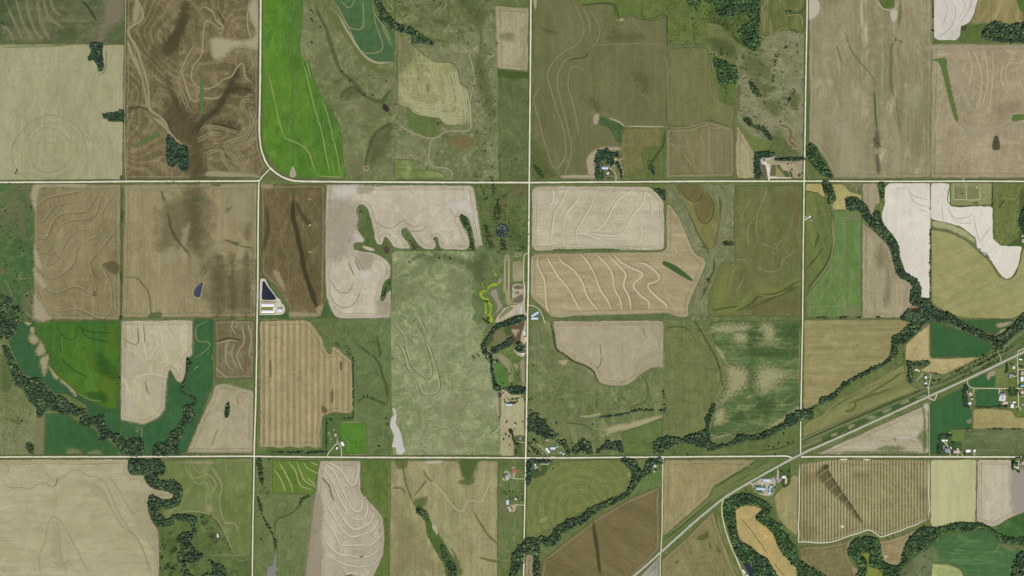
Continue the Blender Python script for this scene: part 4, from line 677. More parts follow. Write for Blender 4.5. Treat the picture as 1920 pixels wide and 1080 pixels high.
# ---- west, third row
fld('gW3','crop_field','C1','60 198 108 142 130 50 250 46 868 42 862 870 1030 960 1030 1008 870 1008 740 780 640 750 620 650 480 570 400 580 300 470 160 430', FM('deep_green_crop',(46,92,57),(44,88,55),(58,102,60),blotch=.35,bs=60,grain=.06,row=.05), 'deep green crop along the winding creek wood')
fld('gW4','crop_field','C1','245 46 866 44 862 640 830 680 760 672 650 622 540 545 420 445 362 385 350 272 262 135', FM('bright_streaked_crop',(66,114,42),(48,98,44),(88,128,46),row=.12,rs=13,blotch=.4,bs=130,stretch=2.5,grain=.06), 'bright green crop with yellow-green streaks and dark curves',lev=2)
line('gW4','contour_furrow','C1','400 60 440 140 500 180 545 160 555 80|560 70 610 110 720 130 850 120|575 80 620 150 700 180 790 200 850 240|440 290 460 330 540 400 640 460|600 220 650 320 700 420|430 180 440 280',(42,84,40),2.2,.7)
blob('gW4','yellow_patch','C1','770 80 830 80 840 260 790 270|590 120 650 260 700 420 640 360|740 400 840 360 850 640 780 640 700 560|420 440 540 540 620 610 560 520 420 400|780 630 840 620 835 670 790 675',(96,132,44),.6,1,.6,60)
blob('gW4','dark_patch','C1','680 280 760 300 840 420 800 470 700 400|620 560 760 560 760 640 660 620',(42,94,42),.7,1,.5,40)
line('gW4','pale_border','C1','550 555 620 600 680 622 740 620|820 640 840 620|350 370 420 450 480 490',(150,160,90),1.6,.7)
line('gW3','damp_edge','C1','860 680 855 860|640 690 760 690 855 670',(58,104,50),5,.6)
blob('gW3','washed_patch','C1','215 95 245 88 245 140 222 135|205 150 250 140 285 190 250 215 215 200|255 260 300 180 330 270 300 300 262 290|285 320 350 285 352 350 325 440 300 410|430 480 470 470 540 540 552 590 530 580 480 520|170 50 230 60 200 80|350 370 430 430 400 470 360 400',(156,146,108),.9,1.1,.9,14)
fld('gW5','crop_field','C1','318 710 480 708 600 800 700 832 720 905 780 900 850 970 845 1012 312 1012', FM('deep_green_block',(46,90,53),(50,96,56),(60,104,60),ang=90,row=.08,rs=10,blotch=.3,grain=.06), 'deep green block below the creek wood')
blob('gW5','washed_patch','C1','490 970 540 960 600 1000 480 1005|640 985 700 970 740 1005 630 1005',(140,148,100),.75,1,.8,8)
fld('pW3','pasture_field','C1','-60 180 40 220 80 400 140 520 200 600 265 680 320 705 312 1014 -60 1014', FM('olive_pasture',(112,119,80),(100,112,70),(126,126,90),blotch=.5,bs=50,grain=.14), 'olive pasture west of the creek wood')
line('pW3','stock_trail','C1','0 560 60 570 130 530|0 660 100 660 220 680|270 680 210 740 150 820 190 1000|0 770 100 760 200 790|0 800 140 800 140 1000|250 720 180 860',(142,140,104),1.8,.6,br=.5)
blob('pW3','green_patch','C1','0 300 60 320 100 480 40 560 0 500|30 740 150 770 120 790',(84,110,60),.6,1,.6)
blob('pW3','dry_patch','C1','260 760 318 720 312 1005 250 1000',(136,134,92),.7,1.2,.4)
fld('pC3','bare_field','C1','872 42 1390 36 1388 290 1342 330 1338 420 1308 495 1270 482 1222 385 1202 490 1192 680 1150 742 1032 796 962 775 866 762', FM('cream_soil',(182,168,139),(170,156,124),(196,184,158),row=.06,rs=10,blotch=.4,bs=90,grain=.06), 'cream bare field with white wash lines and a rounded bottom edge')
line('pC3','wash_line','C1','1140 50 1160 150 1190 260 1215 360|1185 60 1230 150 1258 210|1330 50 1310 140 1285 210|1020 60 1030 180 1055 310 1050 340|880 250 960 260 1010 300 1050 345|1060 340 1110 260 1150 190|930 500 980 460 1050 430 1120 430 1210 450|870 420 910 500 938 600 940 720|1080 350 1090 400 1060 440|1060 470 1080 520|1120 460 1200 490|880 170 960 210 990 190',(206,195,172),3.4,.75,br=.4)
line('pC3','damp_hollow','C1','880 165 940 205 985 215 998 180 992 80|878 235 915 240|1045 475 1060 550 1085 575|1035 60 1042 210',(108,92,62),2.2,.7)
blob('pC3','pale_knoll','C1','880 270 960 280 1010 320 1000 420 900 460|1060 460 1180 480 1180 640 1100 680|960 620 1040 760 920 760 880 560',(198,186,160),.5,1,.6,40)
fld('gC3','crop_field','C1','1395 30 1540 30 1536 300 1535 500 1460 700 1340 990 1290 1010 1030 1008 1030 960 1000 890 870 890 866 765 962 780 1035 800 1160 745 1195 680 1205 490 1225 395 1272 485 1308 500 1342 425 1345 332 1393 292', FM('deep_green_lowland',(48,96,58),(45,92,57),(58,104,62),blotch=.35,bs=50,grain=.06), 'deep green lowland crop wrapped round the cream field')
line('gC3','wash_line','C1','1520 32 1440 70 1412 100 1412 170 1440 190 1500 200 1512 220 1490 250 1440 290 1390 315|1390 410 1410 380 1440 365|1350 470 1400 465|1380 425 1395 415|1528 280 1525 340|1490 380 1492 400|1025 800 1025 890|1120 790 1130 840|970 800 1010 820 970 830 1010 845',(150,146,104),2,.75,br=.5)
fld('brC3','stubble_field','C1','1546 36 1836 40 1830 462 1546 466', FM('brown_terraced',(118,105,77),(108,96,68),(150,136,104),row=.10,rs=9,blotch=.4,bs=50,stretch=2), 'brown field with broken pale terrace arcs')
line('brC3','terrace','C1','1680 40 1670 90 1700 140|1690 45 1710 60 1690 110|1740 60 1750 120 1760 190 1720 260 1710 320 1760 420|1790 70 1810 180 1795 290 1820 320|1780 60 1800 120 1812 150|1650 190 1620 270 1630 340 1665 400|1700 200 1670 260 1680 330 1720 410|1550 210 1650 185 1720 190|1550 380 1640 460|1640 190 1660 220',(166,152,118),3,.8,br=.5)
line('brC3','damp_hollow','C1','1550 200 1640 170 1740 185',(78,72,50),4,.6)
fld('pC4','stubble_field','C1','1545 502 1640 490 1740 522 1830 545 1825 998 1340 998 1440 760 1522 590', FM('cream_tan_stubble',(164,150,120),(154,142,110),(182,168,140),row=.05,rs=9,blotch=.45,bs=80,grain=.07), 'cream-tan field with a dark tree clump in its middle')
line('pC4','terrace','C1','1740 520 1690 570 1660 620 1650 700 1670 790 1720 800 1810 820|1700 600 1720 650 1780 690 1815 720|1640 740 1560 810 1500 920 1470 990|1690 560 1750 550 1815 575|1640 745 1560 850',(194,180,150),2.4,.65)
line('pC4','furrow','C1','1570 820 1530 920 1520 950|1720 570 1700 610 1720 650',(112,98,68),1.8,.6)
fld('gstC','grass_verge','C1','1548 470 1760 468 1770 485 1700 505 1640 486 1550 500', FM('grass_tongue',(96,112,68),(86,102,60),blotch=.3), 'grass tongue between the brown and the cream-tan field',sm=1,lev=2)
# ---- centre-east third row
fld('pasG','pasture_field','C3','38 40 158 36 182 42 222 235 330 322 470 382 508 465 600 486 700 474 790 395 860 360 940 358 940 835 670 935 240 935 38 905', FM('terraced_pasture',(106,117,75),(92,109,65),(132,134,94),blotch=.58,bs=50,grain=.15), 'green pasture with a small pond and a long tree row')
line('pasG','stock_trail','C3','60 60 70 180 65 260|90 50 105 150 110 260|125 45 140 180 145 280|330 350 325 520|335 495 480 495|400 490 430 560 440 590|480 490 480 620 520 645 640 640 720 620 800 580 830 520 800 410 830 370|150 650 200 560 260 420 300 350|800 420 860 450 920 430|430 720 470 700 490 720|100 290 160 400|330 355 400 360 470 420',(146,142,104),2,.6,br=.5)
blob('pasG','pale_sward','C3','110 640 200 540 270 420 300 340 250 450 180 600|335 360 420 365 480 430 490 480 340 480 335 420|490 400 470 460 500 470',(138,138,98),.6,1,.6,20)
blob('pasG','bare_patch','C3','465 762 560 752 640 728 700 725 740 710 850 682 925 668 915 695 800 742 700 768 600 788 510 825 560 780|385 672 440 670 515 655 510 670 440 685 390 682|230 310 300 300 280 340',(166,156,116),.85,1.2,.6,14)
line('pasG','swale','C3','182 45 205 140 222 225 280 270 340 312 430 345 472 378 490 420 505 458',(56,76,44),3.6,.9,1.8,.3)
line('pasG','pale_border','C3','230 245 300 290 330 325 400 345 460 380|160 50 180 140 200 220 260 280',(148,144,104),1.8,.6)
line('pasG','swale','C3','790 400 830 460 830 550 800 585 700 625|60 560 100 560|280 720 420 740 470 790',(80,98,58),3,.5)
fld('tnG','bare_field','C3','200 40 935 38 941 50 941 355 860 356 800 390 750 440 700 472 640 482 560 474 505 455 475 372 400 332 340 312 290 270 226 232', FM('rosy_bare_soil',(168,152,124),(162,146,117),(178,164,134),ang=0,row=.05,rs=12,blotch=.35,bs=110,grain=.07), 'rosy-tan bare field with a scalloped lower edge')
line('tnG','terrace','C3','490 70 530 180 520 280 490 360|545 60 580 150 570 300 540 420|620 70 625 250 620 400 640 470|700 50 720 200 720 350 690 430|750 60 745 110 760 140|790 60 775 90 800 140 830 180 855 160 850 110 820 60|860 160 900 210 930 300|780 200 790 320 760 420',(190,176,146),2.4,.65,br=.5)
line('tnG','furrow','C3','525 280 520 330 490 365|800 80 810 120 830 170|515 190 522 280',(112,98,70),1.8,.7)
blob('tnG','pale_knoll','C3','780 300 935 240 935 350 860 352 800 385 740 420|850 60 930 50 935 160 870 150',(180,166,132),.6,1,.4,50)
fld('pasH','pasture_field','C3','946 40 1140 40 1205 125 1275 240 1335 335 1348 420 1315 500 1262 600 1242 745 1150 795 1000 812 966 780 960 600 948 460', FM('olive_pasture_b',(101,113,68),(96,109,63),(114,118,78),blotch=.45,bs=60,grain=.13), 'olive pasture between the tan field and the mottled bean field')
line('pasH','stock_trail','C3','1180 60 1220 140 1275 230 1330 320 1352 420 1320 500 1270 600 1250 740 1215 830|960 480 980 640|1060 265 1140 270 1240 250|955 470 945 620 960 800',(142,138,98),2,.6,br=.4)
line('pasH','swale','C3','1150 40 1200 130 1260 230 1300 310 1325 420 1300 490|960 85 1060 80 1130 110',(76,96,54),3.4,.6)
fld('bean','crop_field','C3','1238 60 1300 42 1862 42 1852 600 1800 672 1600 764 1400 806 1235 832 1262 740 1282 620 1352 470 1352 360 1282 200', FM('mottled_bean_crop',(68,99,57),(86,108,64),(138,140,94),ang=90,row=.34,rs=9,blotch=.62,bs=55,stretch=2.5,grain=.13), 'green bean field mottled with large pale patches')
blob('bean','pale_patch','C3','1250 90 1290 60 1480 56 1530 80 1500 110 1400 130 1320 130 1260 120|1590 60 1650 56 1690 120 1650 190 1610 150|1550 380 1600 330 1680 340 1780 390 1760 430 1680 500 1600 536 1550 490|1350 330 1490 350 1520 400 1500 480 1400 560 1300 620 1290 600 1352 480|1700 700 1830 610 1846 640 1720 730 1600 760|1280 200 1340 250 1350 320 1300 260|1240 825 1400 790 1380 805 1260 830|1410 120 1500 120 1500 180 1420 190|1280 650 1350 620 1340 720 1280 740',(152,150,107),.92,.9,1.0,14)
blob('bean','green_patch','C3','1500 130 1580 100 1600 200 1840 200 1820 300 1560 310 1530 420 1560 540 1680 560 1700 640 1600 700 1400 720 1400 650 1540 600 1500 400|1700 80 1850 70 1840 200 1720 180',(56,92,50),.6,.8,.8,24)
line('bean','farm_track','C3','1405 50 1410 90 1405 160|1830 540 1790 540 1740 580 1720 600 1780 600 1840 570|1640 40 1690 90|1850 60 1840 400 1850 600',(150,144,104),2,.7,br=.5)
fld('hayG','hay_field','C3','655 790 800 735 930 690 932 835 872 905 860 925 680 932', FM('green_hay_block',(90,112,62),(84,106,57),(104,120,74),ang=90,row=.1,rs=9,blotch=.3), 'green hay block between the copses by the south road',lev=2)
fld('verS','grass_land','C3','1000 850 1240 880 1500 850 1700 780 1850 720 1850 830 1780 930 880 938 880 910', FM('rough_verge',(92,110,62),(82,102,56),(108,116,72),blotch=.5,bs=35), 'rough grass between the creek belt and the highway',cat='grass')
line('verS','stock_trail','C3','1180 920 1500 915 1700 880 1850 845|1560 930 1700 905 1850 860',(128,130,88),2.4,.6)
line('verS','swale','C3','1560 910 1700 890 1850 840',(70,92,48),3,.6)
# ---- right column third row
fld('kC4','crop_field','C4','65 36 770 32 842 56 800 105 712 160 702 220 692 290 630 362 450 442 330 512 270 582 180 602 176 642 60 692', FM('khaki_row_crop',(145,133,89),(138,127,83),(154,143,100),ang=90,row=.15,rs=9,blotch=.35,bs=90,stretch=2,grain=.08), 'khaki crop field with horizontal rows above the creek wood')
line('kC4','wash_line','C4','550 90 620 40|640 90 690 110 720 100 745 60|130 110 180 160|70 60 75 600',(164,156,110),2.2,.5)
fld('tnC4','crop_field','C4','980 55 979 312 1345 310 1220 372 1080 434 980 422 915 412 925 386 974 362 974 338 798 336 798 215 880 138', FM('golden_stubble',(178,157,111),(170,148,102),(188,168,124),row=.08,rs=8,blotch=.4,bs=70), 'golden stubble wedge beside the dark green triangle')
fld('dgC4','crop_field','C4','982 57 1080 68 1300 150 1420 212 1442 242 1380 290 1340 309 982 310', FM('dark_green_triangle',(46,92,55),(50,96,57),(56,100,60),blotch=.3,grain=.05,row=.06,ang=90), 'dark green triangular crop next to golden stubble',lev=2)
fld('dhC4','crop_field','C4','1160 34 1560 34 1600 44 1540 112 1450 152 1330 112 1240 70', FM('dark_green_notch',(46,90,53),(52,96,56),blotch=.3,grain=.06), 'dark green plot between two arms of the creek wood')
blob('dhC4','washed_patch','C4','1455 80 1480 60 1580 50 1540 80 1480 95|1460 140 1500 105 1530 105 1480 150',(156,146,112),.85,1.2,.6,12)
fld('olC4','hay_field','C4','60 800 200 722 430 575 700 410 790 352 812 470 852 522 932 532 900 550 600 660 62 890', FM('olive_strip',(126,124,79),(114,118,70),(142,134,92),ang=64,row=.13,rs=11,blotch=.45,bs=50,stretch=4), 'olive strip between the creek wood and the old railway bank')
line('olC4','swale','C4','480 600 660 500 780 410|400 640 700 530|440 620 430 680 360 700',(92,108,56),5,.6)
line('olC4','pale_border','C4','60 800 200 730 300 640 430 570 640 450 740 380|70 830 75 890|800 370 820 500',(160,146,100),2.4,.65)
fld('rail','grass_land','C4','-40 950 60 890 600 655 932 520 1240 370 1440 260 1700 120 1700 240 1490 345 1240 462 960 590 20 1010 -40 1030', FM('railway_bank_grass',(90,108,64),(74,98,56),(120,120,82),ang=64,row=.16,rs=8,blotch=.5,bs=25,stretch=3), 'grassy old railway bank along the highway',cat='grass',lev=.6)
line('rail','old_track_bed','C4','-30 960 60 900 300 790 600 662 932 530 1080 455 1240 382 1480 255 1659 130|60 930 300 822 620 690 960 545 1100 480 1300 390 1520 280 1650 210|-30 1000 60 960 300 850 620 710',(148,138,104),2.2,.75,br=.4)
line('rail','ditch','C4','60 914 300 806 600 678 930 540|1000 520 1240 410 1500 270|40 990 300 880 500 800|1000 560 1250 440 1480 330',(64,84,48),2.6,.65,br=.5)
line('rail','reed_bed','C4','200 900 400 810 620 715 800 640 960 570',(62,98,56),11,.8,1,.8,12,taper=False)
blob('rail','pale_reeds','C4','380 810 420 790 440 800 400 830|510 745 560 725 600 740 560 760|640 690 700 670 690 700 640 715|760 640 820 610 830 630 780 650|880 600 950 575 950 590 890 610|260 870 300 850 310 870 270 885',(150,152,108),.7,1,.9,8)
fld('ptC4','bare_field','C4','168 1000 560 822 970 642 972 1006 172 1010', FM('pale_weedy_soil',(178,164,139),(168,155,128),(132,134,94),ang=90,row=.12,rs=9,blotch=.45,bs=60,stretch=2.5,grain=.10), 'pale triangular field with weedy green patches below the highway')
blob('ptC4','green_patch','C4','600 970 680 945 800 960 760 985 640 990|920 660 945 720 950 980 925 960 930 760|200 995 700 985 960 1000 400 1005|880 880 960 830 960 960|710 890 740 895 730 920',(96,118,64),.75,1,.8,16)
blob('ptC4','pale_knoll','C4','730 880 830 875 840 900 740 905|930 650 968 640 968 700 945 690',(196,184,164),.7,1.2,.4)
fld('dgD','crop_field','C4','977 642 1060 602 1240 512 1218 540 1215 640 1280 690 1282 830 1135 834 1130 868 1045 868 1035 1012 977 1012', FM('deep_green_plot',(44,95,55),(48,98,57),blotch=.3,grain=.05), 'deep green plot below the highway turnout')
blob('dgD','washed_patch','C4','1245 765 1275 755 1275 785 1250 785',(150,140,112),.85,1.5,.4)
fld('dgE','crop_field','C4','1256 478 1450 398 1452 526 1290 526 1258 516', FM('deep_green_plot_b',(44,95,55),(48,98,57),blotch=.3,grain=.05), 'deep green plot between the highway and the village lane')
blob('dgE','washed_patch','C4','1390 430 1448 400 1448 440 1420 450 1400 475',(160,148,118),.85,1.3,.5,12)
fld('dgF','crop_field','C4','1310 542 1476 542 1500 602 1492 662 1310 662', FM('deep_green_plot_c',(44,95,55),(48,98,57),blotch=.3,grain=.05), 'deep green plot left of the house with the pool')
fld('olF','hay_field','C4','1456 396 1542 372 1542 526 1456 526', FM('olive_plot',(108,120,70),(100,114,64),blotch=.4,row=.1), 'olive mown plot beside the dark green one')
fld('vilG','grass_verge','C4','1542 372 1620 330 1720 300 1720 740 1590 740 1580 690 1480 670 1500 600 1480 540 1542 528', FM('village_lawn',(92,116,62),(84,108,58),(108,120,74),blotch=.4,bs=14), 'lawns of the village houses at the right edge',lev=.5)
fld('dgG','crop_field','G7','1090 170 1200 120 1200 350 1080 350', FM('deep_green_plot_d',(40,92,52),(46,96,56),blotch=.3,grain=.05), 'deep green plot at the right edge by the highway')
fld('k2C4','crop_field','C4','1288 682 1440 676 1580 692 1592 742 1720 748 1720 828 1286 829', FM('khaki_plot',(156,143,94),(148,136,86),row=.08,ang=90,blotch=.3), 'khaki plot south of the village gardens')
fld('gsC4','pasture_field','C4','1226 838 1720 836 1720 1016 1310 1016 1225 990', FM('green_streaked_pasture',(96,112,72),(84,101,63),(126,128,94),ang=90,row=.2,rs=9,blotch=.45,bs=50,stretch=3), 'green streaked pasture behind the two white sheds')
fld('gtC4','hay_field','C4','1136 838 1222 838 1216 916 1136 916', FM('bright_lawn_plot',(90,120,60),(84,112,56),blotch=.3), 'small bright green plot behind the dark garden')
fld('ghC4','lawn','C4','1036 870 1134 870 1136 918 1216 918 1214 992 1180 1012 1036 1012', FM('garden_dark',(58,90,52),(50,86,48),(84,108,60),blotch=.4,bs=14), 'dark garden ground around the roadside farmhouses',cat='ground')
# ---- bottom row
fld('beD1','stubble_field','D1','-60 82 930 80 920 160 950 195 1035 190 1060 260 1110 295 1200 312 1252 332 1240 362 1200 376 1150 362 1085 342 1065 410 1090 520 1135 582 1146 700 1151 960 -60 960', FM('beige_field',(168,157,122),(161,150,114),(176,167,134),ang=90,row=.07,rs=8,blotch=.4,bs=110,stretch=2,grain=.06), 'large beige field in the bottom left corner')
t5='0 210 60 285 160 290 220 298 300 260 380 285 450 220 540 160 620 200 740 240 800 360 850 470 920 580 1000 680 1050 800 1090 930|300 930 290 780 330 680 350 560 395 500 450 560 520 680 580 800 640 930|580 230 680 270 750 330 800 440 870 560 980 660 1040 780 1060 900|0 120 40 110 60 160 30 190|420 530 420 650 440 820 465 850 470 930|370 820 440 845 520 800|760 180 850 300 900 390 960 480 1040 420|1060 660 1110 760 1130 900|0 860 40 900|310 170 380 240'
line('beD1','terrace','D1',t5,(182,172,138),2.6,.6,br=.4)
line('beD1','furrow','D1',t5,(146,134,99),1.5,.4,br=.6,off=(2.2,))
blob('beD1','pale_knoll','D1','980 340 1060 380 1090 540 1140 640 1145 760 1060 680 960 560 940 440|380 560 420 540 460 800 520 820 420 870 360 740|560 240 700 270 790 400 760 400 620 280|900 300 1100 320 960 380',(180,172,138),.4,.9,.7,30)
line('beD1','damp_hollow','D1','415 200 405 260 385 290|700 165 715 175|840 405 850 412',(118,98,66),2,.6)
fld('grD1','hay_field','D1','1180 82 1822 72 1817 380 1805 770 1692 792 1650 680 1592 562 1520 482 1400 462 1300 466 1222 512 1160 470 1160 445 1250 422 1300 380 1318 300 1255 232 1140 222 1180 180', FM('green_terraced_hay',(104,120,70),(96,114,63),(124,130,88),row=.07,rs=12,blotch=.4,bs=80,stretch=2), 'green hay field with nested pale terrace curves')
line('grD1','terrace','D1','1335 90 1340 160 1380 220 1430 260 1480 250 1495 300 1480 380 1500 470|1370 90 1360 150 1390 210 1440 215 1490 190 1530 220 1560 270 1520 330 1500 400|1400 90 1395 140 1440 180 1480 150 1530 150 1560 200 1600 280 1580 370 1590 450 1620 530 1700 550 1720 640|1440 100 1450 140|1540 140 1600 250 1590 330 1560 380|1160 470 1190 500 1230 490 1280 465 1400 460 1500 475 1580 540 1640 660 1690 780|1600 540 1690 550|1200 480 1260 430 1310 370',(156,152,106),2.6,.75,br=.5)
blob('grD1','pale_knoll','D1','1310 95 1450 90 1540 95 1520 120 1340 110|1470 430 1520 400 1540 460 1500 470|1800 80 1640 95 1780 95',(158,150,110),.7,1,.7,10)
fld('paD1','pasture_field','D1','1146 572 1250 540 1300 480 1420 462 1520 490 1592 566 1650 690 1692 794 1802 790 1800 960 1152 960', FM('wood_pasture',(84,106,58),(76,98,54),(100,112,66),blotch=.5,bs=40,grain=.15), 'green wood pasture with clumps of dark trees')
line('paD1','stock_trail','D1','1520 785 1560 770 1680 770 1800 770|1680 790 1740 815 1800 790|1570 700 1600 650 1580 570 1530 500|1650 830 1690 780',(150,138,104),1.8,.7,br=.4)
blob('paD1','bare_patch','D1','1490 620 1540 600 1580 660 1540 690|1460 520 1490 515 1490 550|1380 840 1420 830 1400 860 1360 860|1520 480 1590 560 1610 620 1560 560',(98,92,68),.6,1,.6)
blob('paD1','pale_sward','D1','1400 640 1500 640 1480 740 1400 700|1160 620 1240 600 1200 700',(104,122,66),.6,1,.6)
# D2
fld('crkD','pasture_field','D2','30 72 140 72 148 316 437 320 430 400 366 960 12 960 20 400', FM('creek_meadow',(100,117,72),(92,110,66),(112,122,80),blotch=.4,bs=60,grain=.13), 'creek meadow with a line of dark bushes down to a grey pond')
line('crkD','swale','D2','400 320 350 340 330 390 280 440 200 480 165 520 170 600|150 560 165 680 168 770',(74,94,54),4,.6,br=.4)
line('crkD','stock_trail','D2','185 790 230 750 300 700 340 620|20 720 90 790 120 800|140 80 142 300',(146,142,106),1.8,.5)
fld('gtD2','crop_field','D2','148 84 466 84 440 290 438 310 150 310', FM('green_terrace_crop',(80,114,48),(92,122,52),(100,128,58),blotch=.35,row=.05), 'green plot with cream terrace curves by the south road',lev=2)
line('gtD2','terrace','D2','150 140 190 190 220 250 238 305|190 85 230 160 270 240 288 305|250 85 300 150 320 220 350 265 430 285|315 85 330 140 360 210 400 245 445 255|358 85 370 120 410 150 460 180|400 85 430 110 465 120|380 200 430 240 440 280',(168,168,116),2.6,.85,br=.35)
fld('tnD2','stubble_field','D2','468 84 748 84 746 300 802 350 902 470 912 560 906 720 862 810 790 960 364 960 400 560 440 300', FM('rosy_terraced_soil',(178,164,139),(168,152,127),(190,176,150),row=.07,rs=9,blotch=.35,bs=70,grain=.08), 'rosy tan field with many nested U-shaped terraces')
t6='470 90 560 150 600 230 640 320 680 400 720 432 750 420 762 370 748 310|520 90 600 140 640 190 660 230 690 255 715 245 730 180 738 90|465 120 530 180 570 260 600 340 640 410 680 465 730 488 780 470 798 400 780 350|460 180 510 230 550 320 600 430 650 510 700 552 760 540 820 500 842 430|500 375 540 430 600 530 650 580 690 605 760 590 830 560 885 480|490 470 540 530 590 620 620 660 740 658 820 655 880 600 908 540|495 600 540 670 600 720 680 730 760 742 830 720 905 650|490 720 560 750 640 790 740 805 830 790 900 720|485 740 486 860|640 870 680 850 740 865'
line('tnD2','terrace','D2',t6,(208,198,174),3.2,.85,br=.4)
line('tnD2','furrow','D2',t6,(138,126,98),1.5,.35,br=.6,off=(-1.8,))
line('tnD2','damp_hollow','D2','480 190 530 260 545 310 575 370',(110,96,74),3.4,.7)
blob('tnD2','tan_patch','D2','400 560 480 600 480 960 370 960|440 300 490 380 480 560 410 540',(164,148,122),.6,1.2,.4)
blob('tnD2','damp_patch','D2','740 735 765 735 765 742 742 742|640 866 690 860 690 872 640 872',(104,92,70),.8,1.6,.3)
fld('grD2','pasture_field','D2','752 80 946 80 942 960 795 960 866 812 908 722 914 560 904 468 850 400 804 350 756 302', FM('green_strip_pasture',(84,110,54),(78,104,50),(96,114,62),blotch=.4,bs=50,grain=.12), 'green strip right of the nested terraces')
line('grD2','pale_border','D2','945 80 940 860|756 305 830 365 915 490|915 600 930 580',(142,138,100),1.6,.6)
fld('hyD2','hay_field','D2','950 85 1410 85 1430 120 1440 190 1470 216 1500 190 1515 120 1545 85 1680 85 1676 960 1400 960 1380 780 1300 620 1220 500 1200 420 1130 400 1190 500 1205 600 1260 700 1320 800 1345 960 942 960', FM('brown_hay',(148,138,98),(134,131,90),(160,150,110),row=.13,rs=9,blotch=.45,bs=70,stretch=3,grain=.11), 'brown hay field split by a green wash with a cream winding track')
line('hyD2','farm_track','D2','1150 80 1170 150 1210 205 1290 280 1350 360 1390 410 1430 433 1450 415 1470 370 1500 358 1550 368 1580 350 1600 290 1640 220 1680 185',(182,170,134),3,.85,br=.3)
line('hyD2','swale','D2','1170 140 1200 200 1240 240|1020 90 1040 180 1060 270 1110 370|1100 330 1160 260 1200 215|1510 420 1560 510 1620 600 1690 660|1540 740 1620 760 1700 780|960 270 1020 270 1060 310',(94,110,62),6,.65,1.1,.6)
blob('hyD2','green_patch','D2','1420 80 1545 80 1510 190 1470 214 1440 190|980 80 1060 85 1060 130 1000 140|1410 225 1520 200 1500 250 1430 245|1100 360 1200 330 1180 400 1120 400|1330 680 1380 700 1440 840 1400 860',(78,106,52),.75,1.2,.4,20)
blob('hyD2','bare_patch','D2','1232 520 1262 530 1272 590 1245 585 1228 550|1300 640 1350 680 1380 740 1330 720|1190 90 1300 85 1290 105 1200 110',(186,174,148),.8,1.3,.5,10)
blob('hyD2','brown_patch','D2','950 380 1080 420 1180 600 1300 760 1320 869 1000 869 950 700|1240 540 1320 640 1400 760 1360 740 1270 620',(142,130,90),.4,.9,.7,60)
blob('hyD2','pale_sward','D2','955 100 990 110 985 150 955 160|960 180 1000 190 990 240 960 230|1060 200 1100 220 1090 310 1070 280',(156,148,108),.6,1,.5)
fld('waD2','grass_land','D2','1125 390 1165 400 1220 480 1240 560 1320 650 1395 780 1405 960 1345 960 1320 800 1250 690 1195 590 1190 500 1130 420', FM('green_wash',(70,100,46),(62,92,44),(90,108,56),blotch=.4,bs=20), 'green wash running down through the brown hay field',lev=2,cat='grass')
fld('esD2','pasture_field','D2','1686 80 1858 80 1850 700 1845 960 1680 960', FM('homestead_pasture',(92,112,66),(82,104,58),(124,122,82),blotch=.45,bs=40,grain=.14), 'green homestead strip west of the gravel road')
blob('esD2','dry_patch','D2','1700 480 1780 470 1760 560 1700 540|1670 640 1780 720 1780 750 1680 680|1700 300 1840 470 1700 460',(134,128,90),.55,1,.8,12)
line('esD2','farm_track','D2','1680 660 1740 700 1790 740|1800 470 1790 680|1690 770 1770 760',(156,148,112),1.8,.6)
blob('esD2','bare_patch','G1','160 300 200 330 250 390 230 390 180 360|360 120 420 110 430 150 410 330 380 320 370 200|270 830 330 870 440 830 420 960 330 960|200 210 270 180 330 240 340 330 300 300',(176,164,126),.85,1.4,.4,8)
# D3
CP=pts('D3','370 402')[0]
fld('pivD','crop_field','D3','25 240 60 200 130 180 200 90 640 76 700 120 722 190 702 260 640 312 450 402 300 480 130 560 20 612', FM('pivot_ring_crop',(100,118,62),(92,112,58),(112,116,70),c4=(124,120,76),blotch=.35,bs=60,row=.03,rp=19,ra=.6,centre=CP), 'green pivot field with concentric brown rings')
line('pivD','pale_border','D3','640 80 695 125 718 190 700 255 640 305|40 600 140 560 280 480|90 480 140 460 170 440',(142,134,90),2,.6)
blob('pivD','bare_patch','D3','695 170 718 165 718 205 705 190|110 480 170 450 160 480 120 500',(160,148,108),.7,1.3,.4)
blob('pivD','green_patch','E8','220 680 330 700 440 760 460 620 560 600 560 760 420 870 240 890',(62,98,54),.85,1.3,.4,16)
fld('brD3','bare_field','D3','132 745 480 472 700 342 915 250 918 680 730 870 690 960 118 960 118 860', FM('brown_pivot_soil',(118,103,66),(110,95,60),(104,106,62),ang=-60,row=.08,rs=12,blotch=.45,bs=60,stretch=4,grain=.09), 'brown field with a long dark wet streak below the creek wood')
line('brD3','wet_streak','D3','474 470 480 560 498 700 520 860',(82,70,46),9,.85,1.4,.2,40)
line('brD3','wheel_track','D3','130 790 300 680 420 600|480 440 525 450 530 480 490 512 440 500|170 790 160 830|480 512 640 400',(146,130,92),1.5,.55)
fld('tnD3','stubble_field','D3','940 76 1560 76 1400 180 1270 262 1250 322 1100 450 932 592', FM('tan_straight_stubble',(150,134,93),(142,128,86),(162,146,106),row=.09,rs=9,blotch=.4,bs=70,stretch=3), 'tan stubble with straight rows above the highway')
line('tnD3','pale_border','D3','1270 250 1400 170 1550 80|1260 210 1420 130 1540 120|940 580 1090 450|950 130 1540 120',(170,156,116),2.2,.6,br=.5)
fld('railD','grass_land','D3','690 870 930 600 1100 455 1255 325 1275 265 1570 78 1760 78 1500 222 1340 318 1000 600 760 853', FM('rail_bank_south',(88,108,58),(78,100,54),(122,122,82),ang=50,row=.18,rs=8,blotch=.45,bs=20,stretch=4), 'grassy railway bank along the lower highway',cat='grass',lev=.6)
